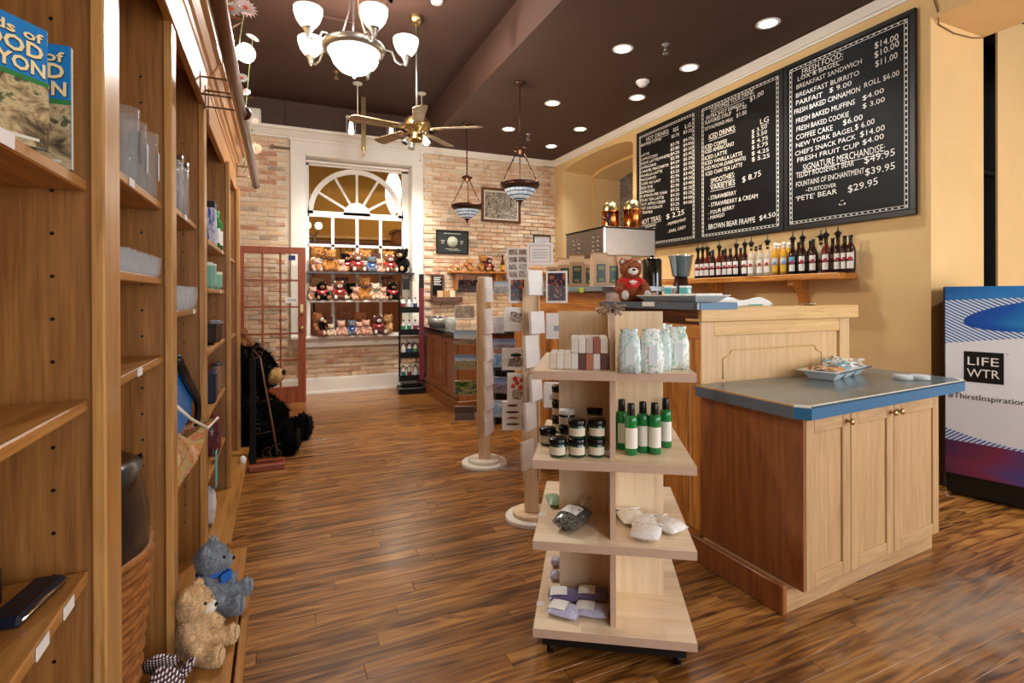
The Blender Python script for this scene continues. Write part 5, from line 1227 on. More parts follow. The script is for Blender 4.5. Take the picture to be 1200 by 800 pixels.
for i, (px, py, rz, m_, dz) in enumerate(((661, 722, -.3, lav2, 0), (693, 722, -.1, lav2, 0), (661, 704, .05, lav, .0), (694, 703, -.05, lav, .0))):
    packet(px, py-3, z4, .105, .075, .028, rz, m_, ['pale lavender sachet at front left of the lowest tier', 'pale lavender sachet at front right beside the fin', 'dark lavender bud packet behind the pale left one', 'dark lavender bud packet behind, beside the fin'][i], 'lavender_sachet', 'lavender sachets on the lowest tier', (-.045, .01, -.025, .028), dz=dz)
for i, (px, py) in enumerate(((651, 662), (650, 678))): packet(px, py, z4, .04, .05, .03, 0, lav2, ['small wrapped sachet at left edge of lowest tier, farther one', 'small wrapped sachet at left edge of lowest tier, nearer one'][i], 'small_sachet', 'small sachets on the lowest tier')
# dried flowers on the top of the stand
t = thing('dried_lavender_bunch', 'bunch of dried grey brown stems lying on top of the divider', 'dried flowers', tuple(sl(.30, .12, 1.333)), SRZ)
q = B(); rng = random.Random(8)
for k in range(46):
    a = rng.uniform(0, 6.28); L_ = rng.uniform(.02, .055); e = (math.cos(a)*L_*1.1, -.06+math.sin(a)*L_*.8, rng.uniform(-.015, .045)); q.tube([(0, -.06+.0, .008), (e[0]*.5, (e[1]-.06)*.5, e[2]*.5+.014), e], [.0016, .0018, .003], 5)
o = q.build('stems', mat('dried_stems', '#a8927c', .85, var=.3, vs=60), t)
q = B(); q.ball((-.03, -.04, .012), (.03, .03, .014), 12, 8); q.build('seed_head', mat('seed_head', '#c9a884', .8, var=.3, vs=80), t)
# ------------------------------------------------------------------ card racks
scenes = [picture('night_fountain_print', ['#efe4e0', '#a04a50', '#1a1824', '#15131c', '#2a4030', '#d8a0a0'], 5), picture('old_map_print', ['#e9dcc4', '#d9c7a4', '#8f8f86', '#f0e7d4'], 4), picture('rock_landscape_print', ['#3a2a22', '#7a5a44', '#a78a6a', '#5a4a34'], 5, .35, (.42, '#dbe6ec', '#7fb0d4')),
          picture('valley_landscape_print', ['#2f5a2c', '#6f9a4a', '#8a7048', '#c9a87c', '#38503c'], 6, .35, (.6, '#cfe0ea', '#3f7ac0')), picture('stage_print', ['#171410', '#1d2a18', '#5f8a34', '#d0a060', '#201a16'], 5), picture('night_facade_print', ['#2a211c', '#6a5340', '#3a2f2a', '#a0896c'], 5),
          picture('blue_sky_print', ['#3f8fd0', '#8fc4ea', '#e8f2f8'], 3), picture('dusk_print', ['#34405c', '#6a5a7a', '#a08a9a', '#28304a'], 3, .35, (.55, '#a9b4d4', '#5a6fa8')), picture('city_print', ['#c0a070', '#7f92ad', '#d8c9a4', '#4a5a78'], 6, .35, (.6, '#cfd8e2', '#8fa8c8')),
          picture('orange_print', ['#e07a44', '#d06a3a', '#1c1a34', '#1a1830', '#24203c', '#f0c090'], 3), picture('white_sketch', ['#f1f0ee', '#e3e8f0', '#c9d0e0', '#f6f5f3'], 5), picture('dark_flower_print', ['#181414', '#5a2420', '#e8d8c8', '#2a1c18'], 5)]
whitec = mat('white_card_stack', '#faf9f6', .6, var=.05, vs=80)
def rack(name, lab, cx_, cy_, post, ztop, r_, cards, grp):
    t = thing(name, lab, 'card rack', (cx_, cy_, 0), -YAW)
    q = B(); q.lathe([(r_, 0), (r_, .022), (r_-.004, .026), (.001, .026)], 40, cap=False); q.build('base_disc', mat('painted_white_disc', '#e6dfd2', .5), t)
    q = B(); q.lathe([(r_*.72, .026), (r_*.72, .048), (r_*.7, .052), (.001, .052)], 36, cap=False); q.build('turning_disc', W['pole'] if r_ < .18 else mat('pale_disc', '#e3d8c6', .5), t)
    q = B(); q.rbox(-post/2, post/2, -post/2, post/2, .052, ztop, .003); q.build('post', W['pole'], t)
    for s in (-1, 1):
        q = B(); q.rbox(s*(post/2+.006)-.005, s*(post/2+.006)+.005, -post*.62, post*.62, .25, ztop-.05, .001); q.build('post_fin', W['pole'], t)
    Fc = cx_*CD.x+cy_*CD.y
    for i, (x0, y0, x1, y1, d, rz, kind, lab_) in enumerate(cards):
        F_ = Fc+d; xc = (x0+x1)/2; u = (xc-600)/F_PX*F_-(cx_*CR.x+cy_*CR.y)
        zc = EYE+(400-SHIFT-y1-.0035*(xc-600))/F_PX*F_; h = (y1-y0)/F_PX*F_; w_ = (x1-x0)/F_PX*F_
        if abs(rz) > .8: w_ = .15
        M4 = Matrix.Translation((u, d, zc)) @ Matrix.Rotation(rz, 4, 'Z')
        # acrylic pocket: part of the rack
        q = B(); q.at(M4); hh = h*.55
        q.box(-w_/2-.004, w_/2+.004, -.032, -.030, -.004, hh); q.box(-w_/2-.004, w_/2+.004, .008, .010, -.004, h*.8); q.box(-w_/2-.004, w_/2+.004, -.032, .010, -.006, -.004)
        q.box(-w_/2-.006, -w_/2-.004, -.032, .010, -.004, hh); q.box(w_/2+.004, w_/2+.006, -.032, .010, -.004, hh)
        q.build('pocket', acrylic, t)
        q = B(); q.at(M4).box(-.012, .012, .010, .014, h*.2, h*.3); e = M4 @ Vector((0, .012, h*.25)); q.at(Matrix()).tube([tuple(e), (math.copysign(post*.3, e.x), math.copysign(post*.3, e.y), e.z)], .003, 5); q.build('pocket_arm', nickel, t)
        if kind is None: continue
        wm = t.matrix_basis @ M4
        c = thing('greeting_card_stack', lab_, 'cards', tuple(wm.translation), -YAW+rz, grp); c.rotation_euler = (R(-3), 0, -YAW+rz)
        th = .018
        q = B(); q.rbox(-w_/2, w_/2, -.004-th, -.004, 0, h, .0008)
        q.build('stack', whitec, c)
        if isinstance(kind, int) or isinstance(kind, tuple):
            k_, bd = (kind, 0) if isinstance(kind, int) else kind
            q = B(); yf = -.0046-th
            q.box(-w_/2+bd, w_/2-bd, yf-.0005, yf, bd, h-bd); q.build('printed_front', scenes[k_], c)
        elif kind == 'flower':
            q = B(); yf = -.0052-th
            for cx2, cz2, r in ((-.1, .8, .16), (.25, .75, .15), (-.2, .55, .14), (.2, .5, .18), (0, .66, .15)): q.prism([(cx2*w_+r*w_*.8*math.cos(a)*(1+.2*math.sin(5*a)), cz2*h+r*w_*.8*math.sin(a)*(1+.2*math.sin(5*a))) for a in [2*math.pi*k/16 for k in range(16)]], yf, yf+.0004, 'y')
            q.build('red_flowers', flatm('#d0453c'), c)
            q = B(); q.prism([(-.22*w_, .12*h), (.18*w_, .08*h), (.3*w_, .3*h), (.12*w_, .45*h), (-.25*w_, .42*h)], yf+.0001, yf+.0004, 'y'); q.build('dark_vase', scenes[11], c)
        elif kind == 'birds':
            q = B(); yf = -.0052-th; q.prism([(-.3*w_, .15*h), (.1*w_, .12*h), (.38*w_, .25*h), (.3*w_, .5*h), (.1*w_, .6*h), (-.25*w_, .5*h)], yf, yf+.0004, 'y'); q.build('printed_animals', picture('quail_print', ['#1c2420', '#e6e2da', '#2f4a44', '#8a5a54', '#2a2a28'], 8), c)
            q = B(); q.ball((0, yf, .68*h), (w_*.2, .0006, h*.09), 14, 8); q.build('printed_bird', flatm('#23443f'), c)
        elif kind == 'fish':
            for k, (cc, cz) in enumerate((('#6a3a34', .85), ('#4a2c26', .62), ('#8a4a3c', .42), ('#332a26', .2))):
                q = B(); yf = -.0052-th; q.ball((0, yf, cz*h), (w_*(.26, .34, .28, .34)[k], .0006, h*.04), 14, 8); q.build('printed_fish', flatm(cc), c)
        elif kind == 'photo':
            q = B(); yf = -.0052-th; q.at(Matrix.Translation((-.05*w_, yf, h*.5)) @ Matrix.Rotation(R(12), 4, 'Y')).box(-w_*.25, w_*.2, 0, .0005, -h*.12, h*.28); q.build('photo', scenes[11], c)
        elif kind == 'grid':
            for r_i in range(4):
                for c_i in range(2):
                    q = B(); yf = -.0052-th; q.box((-.40+.45*c_i)*w_, (-.02+.45*c_i)*w_, yf, yf+.0005, h*(.77-.24*r_i), h*(.95-.24*r_i)); q.build('photo', scenes[11], c)
        elif kind == 'sign':
            q = B(); yf = -.0052-th
            for bx in ((-.42, .42, .12, .15), (-.42, .42, .85, .88), (-.42, -.39, .15, .85), (.39, .42, .15, .85)): q.box(bx[0]*w_, bx[1]*w_, yf, yf+.0004, bx[2]*h, bx[3]*h)
            q.build('orange_border', flatm('#e0a888'), c)
            q = B()
            for k in range(4): q.box(-.3*w_, .3*w_, yf, yf+.0004, h*(.3+.12*k), h*(.34+.12*k))
            q.build('printed_lines', flatm('#c9b6b0'), c)
        if kind == 'small':
            q = B(); yf = -.0052-th; q.box(-.12*w_, .2*w_, yf, yf+.0004, .3*h, .5*h); q.build('printed_mark', flatm('#9fb0cc'), c)
    return t
R1 = [(537, 329, 560, 344, 0, 0, 0, 'postcards of a night fountain scene, top left pocket of slim rack'), (533, 359, 556, 374, 0, .05, (1, .006), 'pale map postcards with dark border, second left pocket of slim rack'),
      (532, 388, 560, 404, 0, 0, 2, 'postcards of brown rocks under pale sky, third left pocket'), (533, 417, 559, 433, 0, 0, 3, 'postcards of a green valley, fourth left pocket of slim rack'),
      (533, 447, 560, 463, 0, 0, 4, 'dark postcards with green costumed figures, fifth left pocket'), (533, 477, 556, 493, 0, 0, 5, 'dark building postcards, lowest left pocket of slim rack')]
for k, y0 in enumerate((326, 363, 394, 424, 452, 480)):
    R1.append((566, y0, 577, y0+29, -.10, 1.25, 'x', 'white card stack seen edge on, %s from the top of the slim rack' % ('first second third fourth fifth sixth'.split()[k])))
for k, (x0, y0, x1, y1, kd, lb) in enumerate(((579, 331, 600, 345, 8, 'city view postcards behind the right of the slim rack top'), (578, 372, 591, 391, 10, 'small white printed cards right of the slim rack post'), (578, 398, 604, 412, 7, 'pale dusk postcards, right side of the slim rack'),
        (577, 415, 591, 431, 6, 'bright blue postcard right of the slim rack post'), (577, 443, 598, 461, 7, 'violet dusk postcards, fifth right pocket of slim rack'), (576, 470, 598, 489, 6, 'blue sky postcards, lowest right pocket of slim rack'))):
    R1.append((x0, y0, x1, y1, .09, -.1, kd, lb))
rack('postcard_rack', 'slim pale wooden revolving postcard rack on white round base', 1.563, 4.096, .095, 1.56, .19, R1, 'cards in the slim rack')
R2 = [(596, 327, 618, 356, 0, .1, (9, .012), 'white bordered card with orange picture, upper left of nearer rack'), (591, 361, 620, 389, -.02, .1, 'photo', 'white card with small dark photo tilted, nearer rack left side'),
      (588, 409, 621, 434, -.02, 0, 'birds', 'white cards printed with quail and dark bird, nearer rack'), (594, 438, 617, 472, -.03, 0, 'flower', 'cream cards with red flowers in dark vase, nearer rack'),
      (588, 471, 612, 504, -.04, .05, 'fish', 'cream cards printed with four dark fish, nearer rack'), (586, 527, 612, 549, -.02, 0, None, ''),
      (613, 472, 626, 504, -.09, 1.1, 'x', 'pinkish card stack edge on right of the fish cards'), (609, 517, 624, 549, -.09, 1.05, 'x', 'white card stack edge on in the lowest pocket'),
      (620, 439, 632, 470, -.09, 1.1, 'x', 'white card stack edge on right of the red flower cards'), (613, 394, 630, 431, -.10, .95, 'x', 'white card stack leaning right of the quail cards'), (617, 318, 634, 347, -.08, .9, 'x', 'tall white leaflet stack leaning below the small sign'),
      (621, 366, 634, 392, -.09, .95, 'x', 'white card stack edge on beside the photo card'),
      (640, 319, 665, 356, -.05, -.1, (9, .012), 'white bordered card with dark blue and orange print, top right of nearer rack'), (640, 368, 664, 398, .0, -.1, 'small', 'white cards with faint blue drawing, right side of nearer rack'),
      (637, 449, 655, 478, .02, -.1, 'small', 'white card half hidden behind the jars, right side of nearer rack'), (636, 505, 654, 521, .02, -.1, (11, .02), 'pink cards low on the right side of the nearer rack'),
      (594, 292, 619, 328, .12, .05, 'grid', 'white sheet of small dark photographs at top of nearer rack'), (618, 286, 648, 312, -.03, -.05, 'sign', 'white sign with orange border on top of nearer rack')]
rack('greeting_card_rack', 'broader birch revolving greeting card rack beside the display stand', 1.45, 2.973, .085, 1.50, .165, R2, 'cards in the nearer rack')
# ------------------------------------------------------------------ on the bar
# coffee bags
kraft = mat('kraft_paper', '#d3b08c', .75, var=.1, vs=30, bump=.2, bs=90); cofl = picture('coffee_label', ['#12160f', '#1c2a20', '#24482f', '#274a5c', '#141814'], 3, .4)
def coffee_bag(x, y, z, w_, h, rz, lab, dark_side=False):
    t = thing('coffee_bag', lab, 'coffee bag', (x, y, z), rz, 'kraft coffee bags on the bar'); d = w_*.62
    q = B(); q._add([(-w_/2, -d/2, 0), (w_/2, -d/2, 0), (w_/2, d/2, 0), (-w_/2, d/2, 0), (-w_/2, -d/2, h*.78), (w_/2, -d/2, h*.78), (w_/2, d/2, h*.78), (-w_/2, d/2, h*.78),
        (-w_/2, -.008, h), (w_/2, -.008, h), (w_/2, .008, h), (-w_/2, .008, h)], [(0, 3, 2, 1), (0, 1, 5, 4), (2, 3, 7, 6), (1, 2, 6, 5), (3, 0, 4, 7), (4, 5, 9, 8), (6, 7, 11, 10), (5, 6, 10, 9), (7, 4, 8, 11), (8, 9, 10, 11)])
    q.build('bag', kraft, t)
    q = B(); q.box(-w_*.3, w_*.3, -d/2-.001, -d/2+.001, h*.12, h*.66); q.build('label', cofl, t)
    q = B(); q.box(-w_*.16, w_*.16, -d/2-.002, -d/2-.0009, h*.16, h*.24); q.box(-w_*.2, w_*.2, -d/2-.002, -d/2-.0009, h*.5, h*.6); q.build('label_print', flatm('#8f9a6a'), t)
    q = B(); q.box(-w_/2-.006, w_/2+.006, -.011, .011, h-.012, h+.004); q.build('tin_tie', flatm('#a88560'), t)
ZC = 1.47
for px, X_, w_, h, rz, lab in ((648, 2.20, .115, .235, -.5, 'leftmost kraft coffee bag on the raised bar, half behind the card'), (662, 2.18, .115, .24, -.5, 'kraft coffee bag second from left on the raised bar'), (676, 2.16, .115, .25, -.5, 'kraft coffee bag third from left on the raised bar'),
                               (702, 2.22, .12, .255, -.15, 'widest kraft coffee bag in front under the machine corner'), (717, 2.42, .11, .25, -.2, 'kraft coffee bag right of the widest one'), (731, 2.50, .11, .25, -.2, 'rightmost kraft coffee bag behind the red shirt bear'), (690, 2.35, .11, .24, -.3, 'kraft coffee bag at the back between the third and the widest')):
    p = at(px, 330, X=X_); coffee_bag(X_, max(p.y, 3.17), ZC, w_, h, rz, lab)
t = thing('yellow_tag', 'small yellow green price tag on the edge of the raised bar counter', 'tag', (2.057, at(682, 336, X=2.06).y, 1.45)); q = B(); yy = t.location.y; q.box(2.055, 2.0585, yy-.03, yy+.03, 1.425, 1.46); q.build('tag', flatm('#b9c83a'), t, True)
t = thing('white_tag', 'white price tag on the grey edge of the bar ledge', 'tag', (2.044, at(760, 359, X=2.045).y, 1.34)); q = B(); yy = t.location.y; q.box(2.042, 2.0455, yy-.055, yy+.055, 1.335, 1.362); q.build('tag', tagw, t, True)
# espresso machine
EX0, EX1, EY0, EY1 = 2.75, 3.34, 4.09, 4.79
t = thing('espresso_machine', 'large brushed steel espresso machine box with slotted louvres', 'espresso machine', ((EX0+EX1)/2, (EY0+EY1)/2, 1.29))
q = B(); q.rbox(EX0, EX1, EY0, EY1, 1.775, 2.035, .006); q.build('upper_housing', steel, t, True)
q = B(); q.rbox(EX0-.006, EX1+.006, EY0-.006, EY1+.006, 2.035, 2.047, .003); q.build('top_tray', blackm, t, True)
q = B(); q.rbox(EX0-.004, EX0+.012, EY0-.004, EY0+.012, 1.775, 2.035, .002); q.build('corner_trim', chrome, t, True)
q = B(); q.rbox(EX0+.08, EX0+.42, EY0+.18, EY1-.05, 1.36, 1.775, .01); q.build('lower_body', steel, t, True)
q = B()
for a in (EX0+.1, EX0+.36):
    for b_ in (EY0+.22, EY1-.1): q.cyl((a, b_, 1.291), (a, b_, 1.36), .02, 12)
q.build('feet', blackm, t, True)
for cy_ in (.17, .26, .52, .60):
    for k in range(4):
        q = B(); zz = 1.83+k*.042; q.ball((EX0-.002, EY1-cy_-.0, zz), (.006, .026, .012), 12, 6); q.build('louvre', chrome, t, True)
for i, (px, pyt, X_) in enumerate(((715.5, 236, 3.08), (741.5, 239, 3.22))):
    p = at(px, 266, X=X_); y_ = min(max(p.y, EY0+.1), EY1-.12)
    q = B(); r_ = .088; h = .30
    q.lathe([(r_*1.05, 0), (r_*1.05, .015), (r_, .02), (r_, h*.62), (r_*1.07, h*.64), (r_*1.07, h*.68)], 28, c=(X_, y_, 2.047), cap=False); q.build('copper_boiler', copper, t, True)
    q = B(); q.lathe([(r_*1.02, h*.68), (r_*.98, h*.8), (r_*.8, h*.92), (r_*.45, h*1.0), (.001, h*1.02)], 28, c=(X_, y_, 2.047), cap=False); q.build('brass_dome', brass, t, True)
p = at(700, 262, X=2.98)
q = B(); q.tube([(2.98, 4.35, 2.05), (2.95, 4.32, 2.12), (2.88, 4.32, 2.17)], .008); q.lathe([(.012, 0), (.018, .03), (.018, .09), (.01, .11)], 12, c=(2.96, 4.32, 2.10), cap=False); q.build('lever_handle', lidb, t, True)
# canister, mixing bowl
p = at(764, 338, X=2.75)
t = thing('urn', 'glossy black cylindrical canister between the red shirt bear and the steel bowl', 'canister', (2.75, p.y, 1.29))
q = B(); q.lathe([(.075, 0), (.078, .01), (.078, .385), (.07, .405), (.03, .415), (.001, .416)], 28, cap=False); q.build('body', mat('black_gloss', '#101112', .12, coat=.5), t)
q = B(); q.lathe([(.02, .415), (.016, .43), (.001, .435)], 12, cap=False); q.build('knob', lidb, t)
p = at(798, 325, X=2.75); yb_ = p.y
t = thing('steel_bowl', 'steel blender bowl standing on a dark motor base near the syrups', 'bowl', (2.75, yb_, 1.29))
q = B(); q.lathe([(.055, .25), (.062, .26), (.086, .395), (.094, .402), (.092, .408), (.083, .40), (.058, .27), (.001, .265)], 32, cap=False); q.build('bowl', mat('bright_steel', '#c9c8c4', .24, 1), t)
q = B(); q.lathe([(.075, 0), (.08, .01), (.065, .12), (.045, .25), (.001, .25)], 24, cap=False); q.build('motor_base', mat('dark_red_brown_base', '#3a201a', .3), t)
# tea tins, tray boxes, plastic bag
def tin(px, y_, w_, lab, c2):
    x = 2.27; t = thing('tea_tin', lab, 'tin', (x, y_, 1.405), .3, 'small teal tins on the tray')
    q = B(); q.rbox(-w_/2, w_/2, -.025, .025, 0, .042, .003); q.build('body', flatm('#5fb0b4', .4), t)
    q = B(); q.rbox(-w_/2-.001, w_/2+.001, -.026, .026, .042, .054, .003); q.build('lid', flatm('#e8efef', .4), t)
    q = B(); q.box(-w_*.2, w_*.2, -.0265, -.025, .008, .036); q.build('label', flatm(c2), t)
ty0, ty1 = at(745, 347, X=2.14).y, at(852, 347, Y=2.3).x
t = thing('serving_tray', 'long grey white flared tray lying on the bar ledge', 'tray', (2.2, 2.5, 1.36))
q = B(); a0, a1, b0, b1 = 2.105, 2.33, 2.24, 2.74
q._add([(a0+.03, b0+.03, 1.362), (a1-.03, b0+.03, 1.362), (a1-.03, b1-.03, 1.362), (a0+.03, b1-.03, 1.362), (a0-.01, b0-.01, 1.398), (a1+.02, b0-.01, 1.398), (a1+.02, b1, 1.398), (a0-.01, b1, 1.398)],
       [(0, 3, 2, 1), (4, 5, 6, 7), (0, 1, 5, 4), (1, 2, 6, 5), (2, 3, 7, 6), (3, 0, 4, 7)])
q.build('tray', mat('pale_grey_tray', '#c9cdd0', .3, coat=.4), t, True)
q = B(); q.rbox(a0-.015, a1+.025, b0-.015, b1+.005, 1.397, 1.402, .001); q.build('rim', white, t, True)
t = thing('leaflet_row', 'row of white leaflets lying on the grey tray', 'leaflets', (2.22, 2.4, 1.402))
for k in range(4):
    q = B(); q.rbox(2.12+.05*k, 2.165+.05*k, 2.25, 2.52, 1.4022, 1.408+.001*k, .0008); q.build('leaflet', white2, t, True)
tin(773, 2.64, .055, 'teal tin with white lid and red label, left of the pair', '#c05048'); tin(790, 2.50, .06, 'teal tin with white lid, right of the pair near the bowl', '#d8e4e4')
plas = mat('thin_white_plastic', '#f0f1ef', .3, var=.12, vs=14, bump=.8, bs=16)
p = at(868, 352, Y=2.38)
t = thing('plastic_bag', 'crumpled white plastic carrier bag with green print on the bar end', 'plastic bag', (2.62, 2.42, 1.30))
q = B(); rng = random.Random(2)
n = 22; vs = []; fs = []
for i in range(n+1):
    for j in range(n):
        u = i/n; a = 2*math.pi*j/n; r = math.sin(math.pi*min(max(u, .02), .98))**.6
        vs.append((-.24+.52*u, .09*r*math.cos(a)*(1+.2*rng.uniform(-1, 1)), .042+(.042+.02*math.sin(u*9))*r*math.sin(a)+rng.uniform(-.006, .006)))
for i in range(n):
    for j in range(n): fs.append((i*n+j, i*n+(j+1) % n, (i+1)*n+(j+1) % n, (i+1)*n+j))
q._add(vs, fs, True); q.build('bag', plas, t)
q = B()
for k in range(3): q.box(-.02+.04*k, .01+.04*k, -.105, -.101, .03, .045)
q.build('green_print', flatm('#5fae8c'), t)
t = thing('small_dish', 'small shiny metal dish on the light oak cap rail', 'dish', (3.02, 2.24, 1.336)); q = B(); q.lathe([(.03, 0), (.05, .01), (.052, .012), (.02, .004), (.001, .003)], 24, cap=False); q.build('dish', chrome, t)
# ------------------------------------------------------------------ on the worktop
trayb = mat('white_porcelain', '#dfeaf0', .2, coat=.5); navy = flatm('#1f3a52', .4)
pa, pb = at(935, 437, Z=.93), at(1028, 434, Z=.93)
t = thing('condiment_tray', 'white and blue compartment tray heaped with sugar packets on the worktop', 'tray', (2.86, 2.02, .9165), R(14)); TRL = t
t.location = (at(982, 441, Z=.9165).x, at(982, 441, Z=.9165).y+.02, .9165); t.scale = (1.28, 1.28, 1.28)
q = B()
for k in range(3):
    x0 = -.17+.115*k; q._add([(x0+.02, -.05, 0), (x0+.09, -.05, 0), (x0+.09, .05, 0), (x0+.02, .05, 0), (x0, -.075, .034), (x0+.11, -.075, .034), (x0+.11, .075, .034), (x0, .075, .034)], [(0, 3, 2, 1), (4, 5, 6, 7), (0, 1, 5, 4), (1, 2, 6, 5), (2, 3, 7, 6), (3, 0, 4, 7)])
q.build('cups', trayb, t)
q = B(); q.rbox(-.19, .20, -.09, .09, .034, .039, .002); q.build('rim', trayb, t)
q = B()
for k in range(26): q.box(-.188+.0148*k, -.181+.0148*k, -.0915, -.0905, .034, .0395); q.box(-.188+.0148*k, -.181+.0148*k, -.09, -.083, .0392, .0396)
q.build('blue_edge_pattern', navy, t)
q = B(); q.rbox(.20, .235, -.03, .03, .034, .039, .002); q.build('tray_handle', mat('blue_white_handle', '#7f9db4', .3, var=.4, vs=60), t)
rng = random.Random(9); pk = []
for c in ('#f4f3f0', '#e9edf2', '#d9b27a', '#c98a5a', '#8fc4d0', '#7fb79a', '#f2efe8'):
    q = B(); q.rbox(-.022, .022, -.013, .013, 0, .004, .001); pk.append((q.mesh('sugar_packet', flatm(c)), c))
nmk = {'#f4f3f0': 'white', '#e9edf2': 'pale blue', '#d9b27a': 'raw sugar tan', '#c98a5a': 'brown', '#8fc4d0': 'light blue', '#7fb79a': 'green', '#f2efe8': 'cream'}
for k in range(70):
    u = rng.uniform(-.16, .17); pick = pk[rng.choice([2, 3, 6, 2])] if u < -.05 else pk[rng.choice([4, 5, 0])] if u < .02 else pk[rng.choice([0, 0, 1, 6])]
    o = bpy.data.objects.new('sugar_packet', pick[0]); col.objects.link(o)
    hgt = .040+ (.012 if u < -.05 else .035)*rng.random()*(1-abs(u-.06)*2.2)
    v3 = 1.28*Matrix.Rotation(t.rotation_euler.z, 3, 'Z') @ Vector((u, rng.uniform(-.055, .055), hgt))
    o.location = Vector(t.location)+v3; o.rotation_euler = (rng.uniform(-.5, .5), rng.uniform(-.5, .5), rng.uniform(0, 3.1))
    tag(o, nmk[pick[1]]+' sugar packet heaped in the '+('left' if u < -.05 else 'middle' if u < .02 else 'right')+' cup of the condiment tray', 'sugar packet', 'sugar packets in the condiment tray')
for k, (px, py, lab) in enumerate(((1058, 444, 'left stack of clear plastic cup lids on the worktop'), (1078, 444, 'right stack of clear plastic cup lids on the worktop'))):
    p = at(px, py, Z=.9165); t = thing('lid_stack', lab, 'lids', (p.x, p.y, .9165), 0, 'clear cup lids on the worktop')
    q = B()
    for j in range(4): q.lathe([(.046, .006*j), (.05, .006*j+.001), (.05, .006*j+.004), (.044, .006*j+.005), (.04, .006*j+.009), (.001, .006*j+.009)], 26, cap=False)
    q.build('lids', mat('clear_lid_plastic', '#e2e6ea', .1, alpha=.55), t)
# ------------------------------------------------------------------ syrup bottles
syr = mat('dark_syrup', '#2a0f0a', .1, coat=.7); syrc = mat('clear_syrup', '#d8cdb8', .1, coat=.7, alpha=.55); syry = mat('golden_syrup', '#c9922a', .1, coat=.7); wine = mat('red_syrup', '#5a1410', .1, coat=.7); capk = mat('black_cap', '#15120f', .3); slab = mat('white_bottle_label', '#e9e2d8', .6)
q = B(); q.lathe([(.034, 0), (.037, .005), (.0375, .17), (.033, .195), (.018, .225), (.014, .24), (.0135, .285), (.015, .287), (.015, .295)], 20); SB = q.mesh('bottle')
q = B(); q.lathe([(.0158, .276), (.0162, .30), (.001, .301)], 16, cap=False); SCAP = q.mesh('cap')
q = B(); q.lathe([(.017, .285), (.018, .31), (.03, .318), (.022, .335), (.010, .342), (.005, .35), (.005, .385), (.001, .386)], 14, cap=False); q.tube([(0, 0, .338), (-.03, 0, .34), (-.055, 0, .328)], .005, 6); SPUMP = q.mesh('pump')
q = B(); q.lathe([(.0145, .25), (.0148, .27)], 16, cap=False); SNECK = q.mesh('neck_band')
def curved(z0, z1, r, span):
    q = B(); n = 6
    for i in range(n):
        a0, a1 = R(-span+2*span*i/n), R(-span+2*span*(i+1)/n)
        q._add([(-r*math.cos(a0), -r*math.sin(a0)*-1, z0), (-r*math.cos(a1), r*math.sin(a1), z0), (-r*math.cos(a1), r*math.sin(a1), z1), (-r*math.cos(a0), r*math.sin(a0), z1)], [(0, 1, 2, 3)], True)
    return q
SL1 = curved(.025, .085, .0382, 38).mesh('label'); SL2 = curved(.105, .155, .0382, 38).mesh('upper_label'); SL3 = curved(.05, .10, .0386, 22).mesh('label_emblem')
rows = [(818, 'd', 'p'), (823.5, 'd', 'p'), (829, 'r', 'p'), (835.5, 'd', 'c'), (843, 'r', 'p'), (850, 'd', 'c'), (856, 'd', 'c'), (863, 'd', 'p'), (873, 'd', 'p'), (880.5, 'x', 'p'), (891, 'x', 'c'), (899.5, 'x', 'p'), (909, 'y', 'o'), (919, 'y', 'o'),
        (929, 'b', 'p'), (940.5, 'd', 'p'), (953, 'd', 'c'), (968, 'r', 'p'), (982, 'd', 'p'), (990, 'd', 'c'), (997, 'd', 'c')]
mats_ = {'d': syr, 'r': wine, 'x': syrc, 'y': syry, 'b': syr}; nmc = {'d': 'dark brown', 'r': 'dark red', 'x': 'clear', 'y': 'golden yellow', 'b': 'near black'}
def sbottle(x, y, c, top, lab):
    t = thing('syrup_bottle', lab, 'bottle', (x, y, 1.5915), .45, 'syrup bottles on the oak shelf')
    inst(SB, 'bottle', t, mats_[c]); inst(SL1, 'label', t, slab if c != 'y' else flatm('#e3b23a')); inst(SL2, 'upper_label', t, slab if c not in 'yb' else flatm('#c3ced8') if c == 'y' else flatm('#6aa8c8'))
    inst(SL3, 'label_emblem', t, flatm('#b03038' if c != 'y' else '#6a8fc0'), scale=(1.004, 1.004, .6), loc=(0, 0, .06)); inst(SNECK, 'neck_band', t, capk if c != 'y' else slab)
    inst(SPUMP if top == 'p' else SCAP, 'pump' if top == 'p' else 'cap', t, capk if top != 'o' else slab)
prev = None
for i, (px, c, top) in enumerate(rows):
    y = at(px, 310, X=4.285).y
    sbottle(4.285, y, c, top, '%s syrup bottle with %s, %s from the left in the front row' % (nmc[c], {'p': 'black pump', 'c': 'screw cap', 'o': 'white cap'}[top], ORD[i]))
for i, (px, c, top) in enumerate(((832, 'd', 'c'), (847, 'r', 'c'), (868, 'r', 'c'), (886, 'x', 'c'), (913, 'y', 'o'), (925, 'y', 'o'), (936, 'd', 'c'), (950, 'd', 'c'), (962, 'x', 'p'), (976, 'd', 'c'))):
    y = at(px, 310, X=4.365).y; sbottle(4.365, y, c, top, '%s syrup bottle with %s, %s from the left in the back row' % (nmc[c], {'p': 'black pump', 'c': 'screw cap', 'o': 'white cap'}[top], ORD[i]))
